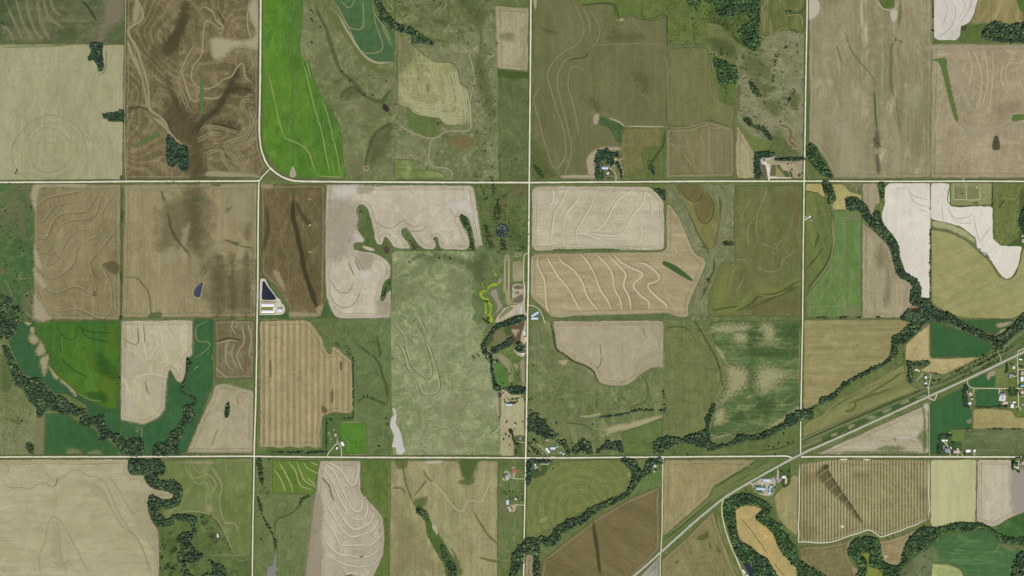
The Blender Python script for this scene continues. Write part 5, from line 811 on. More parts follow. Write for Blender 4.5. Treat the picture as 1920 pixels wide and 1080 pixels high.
line('railD','old_track_bed','D3','930 600 1100 470 1290 310 1420 210 1700 80|1280 300 1400 200 1560 90|1000 570 1180 420 1330 300 1500 200 1720 80',(142,138,98),2.2,.7)
line('railD','ditch','D3','1285 275 1320 240 1420 180 1560 90|960 600 1120 470 1280 330',(62,84,46),2.6,.6)
fld('trD3','stubble_field','D3','925 742 1100 590 1270 420 1290 480 1330 600 1380 730 1440 860 1440 960 922 960', FM('olive_tan_stubble',(130,119,78),(120,114,72),(146,132,92),ang=-20,row=.10,rs=10,blotch=.45,bs=45,stretch=2,grain=.12), 'olive-tan triangle between the highway and the creek road')
blob('trD3','green_patch','D3','1160 600 1220 560 1230 540 1240 600 1180 615|1240 620 1260 660 1250 680|1280 640 1320 680 1310 700|1010 760 1040 750 1030 770',(84,104,54),.8,1.2,.6,14)
line('trD3','wash_line','D3','930 745 1050 730 1120 720 1280 690|1240 470 1260 580|1270 430 1300 560 1340 680|1000 730 1050 700 1070 730',(160,146,104),2.4,.6,br=.5)
fld('vgD3','grass_land','D3','1290 410 1330 350 1345 520 1390 660 1460 853 1500 960 1450 960 1430 840 1370 700 1310 560', FM('verge_strip',(98,112,62),(90,106,58),(124,122,78),blotch=.4), 'grassy strip beside the creek road',cat='grass',lev=.5)
line('vgD3','wheel_track','D3','1330 600 1350 650 1400 760 1440 853|1300 440 1325 600 1380 720',(158,152,100),1.8,.7)
fld('gryD','bare_field','D3','760 960 770 870 900 730 915 720 915 960', FM('grey_gravel_lot',(156,152,136),(148,144,128),blotch=.3), 'grey lot between the highway and the lane at the bottom')
fld('loB','bare_field','D3','18 712 70 706 78 960 4 960', FM('tan_corner_soil',(150,132,104),(140,122,94),row=.1,blotch=.3), 'tan corner plot beside the road and the creek wood')
fld('gdD','grass_land','D3','760 290 920 100 920 240 740 320', FM('creek_glade',(82,112,60),(76,104,56),(100,112,68),blotch=.4), 'green glade beside the creek wood',cat='grass')
fld('gaD','grass_land','D3','755 75 810 75 800 145 780 145', FM('creek_gap',(110,114,66),(98,106,60),blotch=.3), 'grass gap between two arms of the creek wood',cat='grass')
fld('gold','crop_field','H7','165 355 185 320 240 290 320 278 400 290 475 318 470 350 440 375 400 395 405 430 440 465 510 515 570 565 610 610 640 720 690 810 780 900 868 985 868 1140 650 1140 590 990 530 885 430 820 350 748 240 690 205 645 180 540 172 420', FM('golden_wheat',(181,155,101),(170,147,96),(190,164,108),ang=-35,row=.06,rs=10,blotch=.4,bs=50,grain=.09), 'golden wheat tongue inside the creek bend')
line('gold','wheel_track','H7','230 418 330 545 430 680 540 832|612 935 660 1000 730 1085',(84,78,42),1.2,.95,2.5,.1)
fld('khE','crop_field','H7','615 250 590 190 700 80 760 60 800 -60 880 -60 878 625 830 610 740 530 650 430 620 340', FM('khaki_rows',(152,140,96),(144,132,88),(160,148,106),row=.12,rs=8,blotch=.35,bs=60,stretch=3), 'khaki rows between the grain-bin farm and the striped field')
fld('glE','grass_land','H7','590 240 620 340 650 430 740 530 830 610 880 625 890 900 860 780 700 590 560 440', FM('creek_green',(86,112,60),(78,104,56),(100,112,66),blotch=.4), 'green strip outside the creek wood',cat='grass')
# farm yard at bins
fld('bnY','gravel_yard','G3','130 580 240 590 330 540 460 460 520 460 530 540 720 470 760 430 830 470 880 460 900 250 890 160 940 150 940 500 980 560 880 600 840 640 810 800 770 890 700 930 560 930 420 890 300 820 220 660', FM('farm_gravel',(186,170,150),(174,158,138),(160,146,122),blotch=.4,bs=10), 'pale gravel yard of the grain-bin farm',lev=3,cat='ground')
fld('bnG','lawn','G3','220 640 560 620 600 720 540 880 330 840', FM('farm_weeds',(80,108,58),(70,98,52),(118,116,76),blotch=.4,bs=10), 'weedy green plot around the long blue-roofed shed',lev=4,cat='ground')
fld('bnH','lawn','G3','660 640 770 620 800 680 790 820 720 900 640 860', FM('bin_grass',(80,112,60),(72,102,54),blotch=.3), 'grass pad under the three grain bins',lev=4,cat='ground')
fld('bnL','lawn','G3','160 560 350 400 700 260 890 170 890 440 720 420 480 440 330 540 240 585|950 140'.split('|')[0], FM('farm_lawn',(78,110,58),(72,102,54),blotch=.3), 'green lawn between the highway and the gravel yard',lev=2,cat='ground')
fld('bnM','lawn','G3','945 150 1260 30 1265 520 1180 680 1060 700 980 600 940 500', FM('house_lawn',(80,108,58),(70,98,52),blotch=.4,bs=15), 'shaded lawn around the white farmhouse',lev=2,cat='ground')
# D4
fld('strD','stubble_field','D4','48 128 190 112 280 95 1125 95 1124 600 960 662 745 746 690 722 640 696 590 696 440 746 260 797 60 792 32 772', FM('strip_cropped',(168,154,114),(156,142,102),(178,164,126),c4=(104,99,60),row=.08,rs=8,blotch=.35,bs=60,stretch=3,sp=18.1,sa=.95,grain=.08), 'strip-cropped field of narrow green and tan bands with a wet streak')
W4='258 150 300 230 380 350 470 480 572 634'
blob('strD','wet_streak','D4','235 145 285 150 300 220 380 340 480 480 575 630 565 636 470 540 380 440 290 360 200 260 175 215',(98,93,58),.85,1.1,.12,60)
line('strD','wet_streak','D4',W4,(82,78,50),4.4,.7,1.1,.25)
blob('strD','wet_streak','D4','240 160 260 140 285 150 280 175 255 182',(76,72,44),.85,1.5,.2)
for r in (150,232,315,392,472,545):
    line('strD','wheel_track','D4',' '.join('%.1f'%v for v in ell(573,636,r,r,28,8 if r<480 else 30,168 if r<480 else 140,0,1)),(176,172,128),1.4,.6,br=.4)
blob('strD','brown_patch','D4','480 200 620 190 640 250 500 270|60 200 180 200 170 290 70 340|1040 340 1115 330 1115 420 1050 420|60 600 200 690 120 780 40 760',(140,116,76),.4,.9,.7)
blob('strD','pale_patch','D4','380 92 440 92 430 102 385 102|575 92 630 92 620 102 585 102|388 648 410 648 410 666 388 668',(204,198,180),.9,1.6,.2)
line('strD','pale_border','D4','44 130 38 500 34 770 60 788 260 794 440 742 590 692 640 692 690 718 745 742 960 658 1118 600|1128 95 1124 600',(206,196,176),2.0,.95,2,.1)
fld('lgD4','hay_field','D4','1136 96 1526 96 1516 632 1370 627 1190 668 1136 660', FM('pale_lime_hay',(178,173,129),(170,167,120),(166,168,112),row=.07,rs=9,blotch=.45,bs=90,stretch=4,grain=.06), 'pale lime-tinted hay field beside the beige one')
fld('beD4','bare_field','D4','1527 96 1800 96 1822 112 1826 180 1980 186 1980 535 1850 562 1672 662 1520 627', FM('beige_pink_soil',(184,171,146),(176,163,137),(190,178,154),row=.07,rs=8,blotch=.4,bs=70,stretch=3,grain=.06), 'beige bare field at the right of the bottom row')
blob('beD4','grey_patch','D4','1826 190 1980 186 1980 530 1860 550 1820 480',(162,152,138),.7,1.3,.3)
fld('brE4','stubble_field','D4','38 818 240 816 480 766 446 850 460 930 528 1010 528 1060 480 1130 250 1130 100 975 38 915', FM('brown_bend_stubble',(120,110,71),(112,100,64),(136,122,84),blotch=.45,bs=45,row=.06,grain=.12), 'brown field in the left creek bend')
blob('brE4','pale_knoll','D4','455 775 478 770 450 850 440 830|480 1000 526 1010 520 1050 480 1040|40 900 100 950 60 930',(166,146,110),.7,1.2,.5)
fld('brF4','stubble_field','D4','704 772 780 766 900 730 1050 668 1030 710 960 772 905 860 888 972 800 976 742 950 718 860', FM('brown_bend_stubble_b',(152,130,92),(140,120,82),(164,144,104),blotch=.4,bs=45,row=.06), 'light brown field in the middle creek bend')
line('brF4','pale_border','D4','710 780 725 870 745 945|890 960 905 860 960 770|760 960 880 970|780 790 900 745 1000 700',(174,154,116),2.6,.7)
blob('brF4','pale_knoll','D4','755 900 775 900 770 920 755 918',(204,192,168),.8,1.4,.3)
fld('grE4','crop_field','D4','1148 790 1220 740 1300 715 1440 705 1540 682 1640 692 1702 762 1722 792 1852 832 1900 850 1860 960 1800 1130 1440 1130 1384 1000 1284 962 1146 960', FM('green_streaked_lowland',(52,96,58),(60,104,62),(110,128,82),ang=90,row=.14,rs=9,blotch=.22,bs=90,stretch=4,grain=.06), 'deep green lowland field with pale horizontal streaks')
line('grE4','wash_line','D4','1330 850 1430 860|1300 880 1400 890|1200 720 1190 800|1500 925 1560 930|1700 880 1760 890|1640 940 1700 950|1150 830 1180 840|1150 880 1190 890|1150 920 1200 930|1710 790 1700 850 1650 880',(150,156,104),1.6,.6,br=.6)
blob('grE4','washed_patch','D4','1146 820 1190 860 1220 950 1146 955|1720 795 1850 835 1840 870 1760 850',(136,146,94),.6,1,.8,10)
fld('grF4','crop_field','D4','1685 662 1800 592 1900 545 1980 530 1980 740 1820 752 1700 722', FM('deep_green_corner',(48,94,48),(56,102,52),(96,118,70),blotch=.3), 'deep green corner field at the right edge')
fld('chE4','hay_field','D4','1143 964 1284 968 1380 1008 1450 1080 1480 1130 1143 1130', FM('pale_chartreuse',(146,155,98),(130,145,86),(164,166,122),ang=0,row=.14,rs=9,blotch=.45,bs=40), 'pale chartreuse hay at the bottom edge')
fld('olF4','pasture_field','D4','850 1130 900 1020 1000 915 1138 868 1140 1130', FM('grey_olive_pasture',(98,112,80),(90,106,72),(116,112,78),blotch=.45,bs=40), 'grey-olive pasture by the creek wood at the bottom')
blob('olF4','brown_patch','D4','880 1060 980 940 990 990 920 1072',(116,106,70),.6,1,.5)
fld('chF4','hay_field','D4','542 885 625 880 622 950 650 1000 720 1020 755 1072 770 1130 580 1130 612 990 592 930', FM('chartreuse_glade',(116,128,56),(108,120,52),(126,132,66),blotch=.35), 'chartreuse glade enclosed by the creek wood',sm=1)
fld('chG4','hay_field','D4','-20 985 20 990 90 1072 90 1130 -20 1130', FM('chartreuse_corner',(128,132,54),(116,126,52),blotch=.3), 'chartreuse edge strip left of the brown creek bend',lev=.8)
fld('wfD4','wood_floor','D4','460 800 620 735 720 775 745 950 880 980 960 760 1150 650 1500 615 1820 740 1980 730 1980 830 1700 790 1500 690 1200 760 1000 920 850 1130 450 1130 530 1020 450 870', FM('creek_wood_floor',(70,94,48),(58,82,42),(86,106,54),blotch=.4), 'shaded grassy floor of the lower creek wood',cat='ground',lev=.5)
fld('wfR','wood_floor','D4','1850 900 1980 860 1980 1130 1800 1130 1830 980', FM('corner_wood_floor',(92,104,60),(80,92,52),(140,130,100),blotch=.5,bs=16), 'patchy ground under the corner copse',cat='ground')

for s in ('335 522 300 503 240 518 190 558 170 608 120 608 70 648 62 682 110 734 170 764 208 757 204 728 150 712 112 680 122 652 182 627 212 582 262 557 327 547','205 770 235 790 258 830 242 880 250 930 235 970 264 1010 272 1062 225 1092 198 1040 168 985 213 930 213 850 188 800','148 780 172 785 168 850 178 950 148 952'):
    blob('crk','dark_creek','E4',s,(70,80,48),.8,2.0,.4,8,inset=.1)
    blob('crk','algae','E4',s,(142,174,58),.85,1.3,.9,7,inset=.1)
blob('crk','algae','E4','265 320 275 315 285 345 320 385 318 410 295 395 270 355|100 500 112 500 135 580 125 585',(142,170,60),.85,1.3,.9,7,inset=.1)
blob('crk','dark_creek','E4','150 755 185 765 185 790 150 775|178 1005 205 988 216 1022 190 1042|110 1020 130 1015 180 1050 230 1075 200 1090 150 1060',(48,52,36),.9,2.0,.3,8,inset=.1)
# ------------------------------------------------------------------ roads
def road_mat(name, col, rut, var=0.12):
    m = bpy.data.materials.new(name); m.use_nodes = True; t = m.node_tree; q = NT(t)
    b = t.nodes['Principled BSDF']; b.inputs['Roughness'].default_value = 0.9; b.inputs['Specular IOR Level'].default_value = 0.08
    geo = q.n('ShaderNodeNewGeometry'); x = q.n('ShaderNodeTexNoise'); q.l(geo.outputs['Position'], x.inputs['Vector']); x.inputs['Scale'].default_value = 1/30.0; x.inputs['Detail'].default_value = 5
    at = q.n('ShaderNodeAttribute', attribute_name='fade')
    c = q.mix(at.outputs['Fac'], lin(col), lin(rut))
    mul = q.n('ShaderNodeVectorMath', operation='SCALE'); q.l(c, mul.inputs[0]); q.l(q.math('ADD', 1-var, q.math('MULTIPLY', x.outputs[0], 2*var)), mul.inputs['Scale'])
    q.l(mul.outputs[0], b.inputs['Base Color'])
    return m
M_GRAVEL = road_mat('gravel_road', (198,194,164), (214,208,184), .2); M_LANE = road_mat('gravel_lane', (186,178,148), (200,192,164), .2)
M_ASPH = road_mat('worn_asphalt', (158,158,146), (172,170,158), 0.06); M_LINE = plain('road_paint', (190,176,120), 0.8, 0.3)
RZ = [0]
def road(name, sh, s, w, mat, label, sm=True, cat='road', lift=1.6):
    """a crowned roadway with sloping shoulders; w = driving width in metres"""
    P = pts(sh, s) if isinstance(s, str) else s
    if sm: P = catmull(P, False, 8)
    P = np.array(P); seg = np.linalg.norm(np.diff(P, axis=0), axis=1); L = np.concatenate([[0], np.cumsum(seg)]); k = max(2, int(L[-1]/22))
    P = np.stack([np.interp(np.linspace(0, L[-1], k), L, P[:, c]) for c in (0, 1)], 1)
    T = np.gradient(P, axis=0); T /= np.maximum(np.linalg.norm(T, axis=1, keepdims=True), 1e-9); N = np.stack([-T[:, 1], T[:, 0]], 1)
    RZ[0] = (RZ[0]+1) % 12; z0 = lift+0.02*RZ[0]
    prof = ((-0.5,-0.16,0), (-0.36,0.0,1), (-0.2,0.05,0.9), (0,0.09,0.25), (0.2,0.05,0.9), (0.36,0.0,1), (0.5,-0.16,0)); m = len(prof)
    V, A, F = [], [], []
    for i in range(k):
        wa, wb = 1+0.10*random.gauss(0, 1), 1+0.10*random.gauss(0, 1)
        for a, h, fd in prof:
            e = a*w*((wa if a < 0 else wb) if abs(a) > 0.4 else 1)
            V.append((P[i, 0]+N[i, 0]*e, P[i, 1]+N[i, 1]*e, z0+h)); A.append(fd)
    for i in range(k-1):
        for j in range(m-1):
            a = i*m+j; F.append((a, a+m, a+m+1, a+1))
    me = bpy.data.meshes.new(name); me.from_pydata(V, [], F); me.update()
    at = me.attributes.new('fade', 'FLOAT', 'POINT'); at.data.foreach_set('value', A)
    if me.polygons[0].normal.z < 0: me.flip_normals()
    o = tag(link(name, me, mat), label, cat, None, 'structure')
    if name == 'gravel_road':                                          # rough grass verge and shallow ditch on both sides
        for s in (-1, 1):
            Q = P+N*s*(w/2+4.5)+(np.stack([wob1(k, 4), wob1(k, 4)], 1)-0.5)*3
            link('verge', ribbon_mesh('verge', Q, 9, 1.3+0.02*RZ[0]+0.004*s, False, 0.7), decal_mat((86,100,60), 0.7, 1.3, 0.7, 14), o)
    return o
road('gravel_road','N','-60 342 60 341.6 162 341 232 340.3 330 340 420 339.7 480 339.4 486 338.6', 8.8, M_GRAVEL, 'cream gravel road running west from the road bend')
road('gravel_road','A2','27 -30 26 150 24 400 21 600 19 720 24 810 40 875 62 922 82 946 115 975 150 996 185 1010 220 1018 300 1021 600 1023 1100 1026 1537 1027', 9.6, M_GRAVEL, 'cream gravel road that curves east round the bright green field')
road('gravel_road','A3','36 1027 400 1024 700 1022 1000 1020 1583 1019', 8.8, M_GRAVEL, 'cream gravel road between the two northern crossroads')
road('gravel_road','N','1507 339.6 1690 340 1806 339.8 2000 340.2', 8.2, M_GRAVEL, 'cream gravel road passing the cemetery')
road('gravel_road','A2','82 946 60 968 40 988 22 1008 16 1020', 6.5, M_GRAVEL, 'short gravel link cutting the corner of the road bend')
road('gravel_road','N','485.5 339 484.8 365 484 420 483.6 500 483 560 482 600 481 680 479.5 760 478 800 477 830 476.7 856', 8.0, M_GRAVEL, 'cream gravel road past the long white barns',sm=True)
road('gravel_road','N','476.7 856 476 900 475 950 474 1000 473 1100', 7.2, M_GRAVEL, 'cream gravel road along the creek meadow')
road('gravel_road','N','995.6 -30 995 60 994.3 160 993.4 230 992.4 342', 8.2, M_GRAVEL, 'cream gravel road beside the wide olive field')
road('gravel_road','N','992.4 342 991.6 420 991 500 990.5 545 989.4 592 989 640 988.4 690 987.4 760 986.4 820 985.6 858', 8.6, M_GRAVEL, 'cream gravel road past the cattle yards')
road('gravel_road','N','985.6 858 985 900 983.8 960 982.6 1020 981.4 1110', 7.6, M_GRAVEL, 'cream gravel road past the red-roofed shed')
road('gravel_road','N','1513.6 -30 1512.6 60 1511 140 1509.6 240 1507.8 340', 7.6, M_GRAVEL, 'cream gravel road beside the eroded pasture')
road('gravel_road','N','1507.8 340 1507 400 1506 470 1505.2 560 1504.6 620 1503.6 660 1502.2 740 1501.2 800 1501 850', 7.0, M_GRAVEL, 'cream gravel road from the crossroads to the highway')
road('gravel_road','N','-60 857 100 856.6 260 856.4 400 855.6 476.7 855.4', 8.2, M_GRAVEL, 'cream gravel road above the large beige field')
road('gravel_road','N','476.7 855.6 560 856.6 650 857.4 760 857.8 900 858.2 985.6 858.6', 8.2, M_GRAVEL, 'cream gravel road past the white-roofed farmstead')
road('gravel_road','N','985.6 858.6 1060 858.4 1130 857.8 1240 857 1350 856 1440 855.4 1472 855 1480 856.2 1486 859', 8.2, M_GRAVEL, 'cream gravel road that bends into the highway')
road('gravel_road','N','1502 856.4 1560 856.2 1700 856.4 1800 856.6 2000 857', 8.8, M_GRAVEL, 'cream gravel road leaving the highway eastward')
HW='1150 1106.6 1188 1080 1238.7 1035.5 1297.8 982.5 1330 955.5 1356.9 934.2 1378 920.5 1401.9 906.5 1440 884.5 1483.4 860.8 1500 852.8 1520 843 1600 808 1741.4 743.2 1814 710.6 1876.2 680.8 1920 659.5 1990 625'
hw = road('highway','N',HW, 12.5, M_ASPH, 'grey asphalt highway running diagonally across the lower right',lift=1.95)
P = np.array(catmull(pts('N', HW), False, 6)); mk = link('centre_line', ribbon_mesh('centre_line', P, 0.5, 2.4, False, 0, ((-1,1),(1,1))), M_LINE, hw)
for s in (-1, 1):
    T = np.gradient(P, axis=0); T /= np.linalg.norm(T, axis=1, keepdims=True); Q = P+np.stack([-T[:, 1], T[:, 0]], 1)*s*4.6
    link('edge_line', ribbon_mesh('edge_line', Q, 0.4, 2.3, False, 0, ((-1,1),(1,1))), M_LINE, hw)
LANES = (('D3','936 64 934 130 930 500 924 640 921 690 918 720 917 900',6.2,'pale lane between the tan stubble and the brown field'),
 ('D3','1336 340 1328 400 1330 450 1345 520 1366 590 1390 660 1416 715 1440 770 1475 850 1500 900',6.4,'pale lane following the creek wood at the bottom'),
 ('G7','214 570 222 640 240 675 290 692 330 700 700 703 1070 706 1240 710',4.4,'village lane running east from the highway'),
 ('G7','1056 170 1062 300 1066 500 1070 700 1073 860 1075 1000',4.8,'village lane running south from the highway'),
 ('G7','1075 995 1050 1020 1020 1034',4.2,'short western spur at the lane end'),('G7','1075 995 1110 1025 1120 1070',4.2,'short southern spur at the lane end'),
 ('G7','1070 385 1240 385',4.0,'side lane east of the grey-roofed house'),
 ('G7','326 702 322 760 312 805 285 835 250 842 215 835 190 838',4.0,'looping drive of the house in the narrow wood'),
 ('G7','215 700 213 830',2.6,'straight drive beside the narrow wood'),('G7','860 705 855 735 830 758 800 765 775 745',4.0,'curved drive of the house with the pool'),
 ('G7','760 706 750 770 745 800',6.0,'gravel drive beside the house with the pool'),('G7','1060 490 1010 492 975 505',4.0,'drive of the grey-roofed house'),('G7','1010 312 1062 305',2.6,'track to the small cream house'),
 ('G6','617 385 628 440 636 500 618 545 607 580 604 640 603 800',4.0,'drive from the highway to the small farm'),('G6','490 390 470 430 430 480 380 540',3.2,'grass track beside the small farm wood'),
 ('G6','600 845 625 890 680 900 730 870 755 830 755 780',6.5,'gravel turnout below the highway'),
 ('G7','1240 10 1100 60 1060 90 1045 120 1052 160',5.5,'gravel entrance north of the highway'),('G7','670 0 720 70 760 130 772 180 760 215 785 275',2.8,'field track crossing the railway bank'),
 ('E2','820 1090 832 960 838 880 820 820 780 770 720 730 680 690 600 620',3.6,'drive of the farm ringed by trees'),
 ('E3','590 1000 590 880 560 830',10,'wide entrance to the bin yard'),
 ('E4','765 72 735 78 715 110 710 250 708 480 718 540 722 640 715 760 715 880 730 950 765 985',4.6,'service lane along the cattle pens'),
 ('E4','718 540 735 560 735 600 720 640',3.2,'loop in the pen service lane'),
 ('E4','780 828 850 835 930 885 975 960 1000 1040 1020 1090',4.0,'curving field lane east of the road'),
 ('E6','150 965 180 905 240 830 300 755 350 705 390 690 430 740 458 830 460 965',4.4,'looping drive of the white-roofed farmstead'),
 ('E6','350 690 335 640 340 600 370 585 400 610 405 650 390 690',3.0,'small turning circle behind the white shed'),
 ('E7','470 808 430 803 380 800 330 800',3.6,'short drive of the purple-roofed house'),
 ('E8','680 440 685 490 660 545 610 574 520 574 430 572',4.2,'drive of the house in the hedge corner'),
 ('E8','600 345 540 280 500 225 450 170 340 100',2.8,'field track behind the white barns'),
 ('E8','860 420 780 375 700 370 680 400',5.0,'entrance loop of the barns by the crossroads'),
 ('G1','605 336 540 338 440 338 380 335 330 315',3.6,'drive to the grey house'),('G1','605 848 540 850 470 835 400 835 330 845',3.2,'drive to the blue-roofed barn'),
 ('G2','1240 60 1270 150 1250 300 1235 500',4.0,'lane head beside the wood'),
 ('G5','325 590 400 592 440 560 470 520 500 480',6.0,'white curved drive of the field house'),('G5','325 450 380 485 440 525',3.6,'white upper drive of the field house'),
 ('G8','410 640 412 580 395 530 365 470 320 400 275 365',4.0,'drive between the two roadside farmhouses'),('G8','365 470 370 420 345 370 320 355',3.0,'inner loop of the roadside farm drive'),
 ('G8','535 640 535 600 560 565',3.4,'drive of the rosy-roofed house'),('G8','640 640 630 590 600 550',3.4,'second drive of the rosy-roofed house'),('G8','860 640 858 600 840 580',4.0,'drive of the two white sheds'),
 ('G8','1690 655 1692 690 1670 740 1665 810 1665 880',4.0,'drive of the farm at the right edge'),('G8','1665 735 1620 735 1580 720',3.6,'side drive of the farm at the right edge'),
 ('N','1806 340 1806.5 333',3.5,'field entrance by the cemetery'),('B4','940 42 943 100 944 180 948 260 948 380',2.6,'field lane between the two white fields'),
 ('C4','974 1030 974 900 972 660',2.4,'field lane beside the deep green plot'),('E3','500 215 640 185 850 180',2.4,'lane above the bin yard'),
 ('N','237 340 234.5 300 234 200 235 60 235 -20',2.0,'field lane along the brown contoured field'))
for sh, s, w, lb in LANES: road('gravel_lane', sh, s, w, M_LANE, lb, cat='lane', lift=1.75)

# ------------------------------------------------------------------ trees
F_OAK = foliage('broadleaf_foliage', (40,57,41), (64,84,54), (106,126,80))
F_BRIGHT = foliage('young_leaf_foliage', (40,60,38), (64,90,52), (100,128,72))
F_CONE = foliage('conifer_foliage', (36,54,42), (54,76,55), (84,106,74))
F_BUSH = foliage('bush_foliage', (44,56,36), (64,78,46), (100,112,66))
BARK = plain('bark', (92,80,64), 0.9, 0.3, 2.0)
def ico(sub):
    bm = bmesh.new(); bmesh.ops.create_icosphere(bm, subdivisions=sub, radius=1.0)
    V = np.array([v.co[:] for v in bm.verts]); F = np.array([[v.index for v in f.verts] for f in bm.faces]); bm.free(); return V, F
IV, IF = ico(1); IV2, IF2 = ico(2)
def lump(V, amp, seed):
    r = np.random.default_rng(seed); d = r.normal(size=(7, 3)); d /= np.linalg.norm(d, axis=1, keepdims=True)
    k = np.clip((V@d.T), 0, 1)**4
    return V*(0.74+amp*(k*r.uniform(0.4, 1.0, 7)).sum(1)+r.uniform(-0.17, 0.17, len(V)))[:, None]
TMPL = [lump(IV, 0.5, s) for s in range(10)]
def inside(P, X, Y): return signed(P, X, Y) > 0
WOODS = []
def scatter(P, sp, gap=0.0, edge=0.4, seed=1, clump=60.0):
    """tree positions in an outline: jittered rows, thinned by drifting gaps"""
    r = np.random.default_rng(seed); A = np.array(P); x0, y0 = A.min(0); x1, y1 = A.max(0)
    X, Y = np.meshgrid(np.arange(x0, x1, sp), np.arange(y0, y1, sp*0.87)); X = X+(np.arange(X.shape[0]) % 2)[:, None]*sp/2
    X = X.ravel()+r.normal(0, sp*0.24, X.size); Y = Y.ravel()+r.normal(0, sp*0.24, Y.size)
    D = signed(P, X, Y); ok = D > edge
    n = sum(np.sin((X*math.cos(a)+Y*math.sin(a))*2*math.pi/clump/k+ph) for a, k, ph in zip(r.uniform(0, 6.28, 6), (1, 1.3, 0.7, 1.9, 0.5, 0.85), r.uniform(0, 6.28, 6)))/2.2
    q = 0.5+0.28*n+r.uniform(-0.18, 0.18, X.size)
    ok &= q > gap
    return np.stack([X[ok], Y[ok]], 1)
TREES = [0]
def grove(name, XY, rad, mat, label, cat='wood', var=0.36, hgt=1.5, seed=1, group=None, size=None):
    """many crowns joined into one mass of foliage"""
    r = np.random.default_rng(seed); n = len(XY)
    if n == 0: return
    TREES[0] += n
    nv, nf = len(IV), len(IF); V = np.empty((n, nv, 3)); tint = np.empty((n, nv), np.float32)
    R = rad*np.clip(r.normal(1, var, n), 0.45, 1.8)*(1 if size is None else size)*np.where(r.random(n) < 0.12, 1.45, 1.0); a = r.uniform(0, 6.28, n); t = r.integers(0, len(TMPL), n)
    for i in range(n):
        B = TMPL[t[i]]; c, s = math.cos(a[i]), math.sin(a[i])
        V[i, :, 0] = XY[i, 0]+(B[:, 0]*c-B[:, 1]*s)*R[i]; V[i, :, 1] = XY[i, 1]+(B[:, 0]*s+B[:, 1]*c)*R[i]
        h = R[i]*hgt*r.uniform(0.8, 1.25); V[i, :, 2] = 0.8+h*0.85+B[:, 2]*h*0.85
    tint[:] = np.clip(r.normal(0.5, 0.42, n), -0.2, 1.4)[:, None]
    F = (IF[None]+(np.arange(n)*nv)[:, None, None]).reshape(-1, 3)
    me = bpy.data.meshes.new(name); me.vertices.add(n*nv); me.vertices.foreach_set('co', V.ravel())
    me.loops.add(len(F)*3); me.loops.foreach_set('vertex_index', F.ravel().astype(np.int32))
    me.polygons.add(len(F)); me.polygons.foreach_set('loop_start', np.arange(0, len(F)*3, 3, dtype=np.int32)); me.polygons.foreach_set('loop_total', np.full(len(F), 3, np.int32))
    at = me.attributes.new('tint', 'FLOAT', 'POINT'); at.data.foreach_set('value', tint.ravel())
    me.update(calc_edges=True)
    return tag(link(name, me, mat), label, cat, group, 'stuff')
def wood(sh, polys, label, sp=8.2, rad=5.2, gap=0.0, mat=None, name='creek_wood', seed=None, edge=1.2, under=True, hgt=.85, clump=60, var=0.38):
    seed = seed or len(WOODS)+3; WOODS.append(label); XY = []; sp *= 0.86; rad *= 0.94; SZ = []
    for i, s in enumerate(polys.split('|')):
        P = catmull(pts(sh, s), True, 4); XY.append(scatter(P, sp, gap, edge, seed+i*17, clump)); SZ.append(np.ones(len(XY[-1])))
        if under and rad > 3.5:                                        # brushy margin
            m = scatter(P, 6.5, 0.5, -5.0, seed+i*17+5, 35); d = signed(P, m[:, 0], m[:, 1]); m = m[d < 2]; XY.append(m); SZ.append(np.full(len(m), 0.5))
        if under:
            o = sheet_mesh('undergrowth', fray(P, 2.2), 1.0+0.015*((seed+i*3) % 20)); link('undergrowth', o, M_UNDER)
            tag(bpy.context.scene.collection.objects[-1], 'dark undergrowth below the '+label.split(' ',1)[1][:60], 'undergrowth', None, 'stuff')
    return grove(name, np.concatenate(XY), rad, mat or F_OAK, label, seed=seed, hgt=hgt, var=var, size=np.concatenate(SZ))
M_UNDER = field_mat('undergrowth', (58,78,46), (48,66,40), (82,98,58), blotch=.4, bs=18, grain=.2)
wood('A1','512 244 574 244 576 300 584 370 580 392 565 402 552 396 545 360 525 338 498 338 502 315 514 290','wood at the top edge of the sage field',mat=F_CONE)
wood('A1','582 640 620 634 660 632 690 618 704 640 700 690 680 685 650 684 610 676 584 660','tapering copse on the right edge of the sage field',gap=.42)
wood('A1','940 768 962 770 1000 812 1054 832 1056 950 1030 962 1000 935 950 932 940 900','square wood on the edge of the brown contoured field',mat=F_CONE,sp=7.6)
wood('A2','655 -20 692 -20 730 58 780 120 850 150 920 190 1000 240 975 252 920 240 880 248 870 205 800 172 760 158 700 112 690 60','dark wood strip winding down the draw',sp=7.8)
wood('A3','1090 -20 1310 -20 1335 70 1325 200 1350 225 1320 262 1300 288 1262 268 1222 210 1210 170 1280 120 1250 80 1200 60 1190 90 1150 105 1100 90','big northern wood, dense eastern part',mat=F_BRIGHT,sp=7.8,gap=.12,seed=40,under=False)
wood('A3','935 -20 1095 -20 1095 20 1070 30 1020 25 980 50 940 40','thin western end of the big northern wood',mat=F_BRIGHT,gap=.5,seed=41,under=False)
wood('A3','1076 332 1108 332 1150 352 1200 388 1212 440 1195 472 1150 474 1140 492 1118 480 1100 440 1090 395','leafy copse between the olive field and the dry meadow',mat=F_BRIGHT,sp=7.4)
wood('A3','1272 462 1296 462 1316 495 1342 540 1322 548 1296 522','small slanting copse in the eroded pasture',mat=F_OAK)
wood('A3','1240 660 1285 668 1300 700 1345 710 1365 720 1400 770 1400 790 1370 770 1340 735 1290 715 1250 690','straggling thicket above the meadow wedge',gap=.4)
wood('A3','1408 400 1418 300 1440 290 1490 250 1495 260 1450 310 1430 360 1420 420 1412 470 1400 450|1445 600 1500 560 1530 490 1535 510 1505 575 1455 620','straggling bushes along the gully of the eroded pasture',gap=.55,rad=3.6,mat=F_BUSH,under=False)
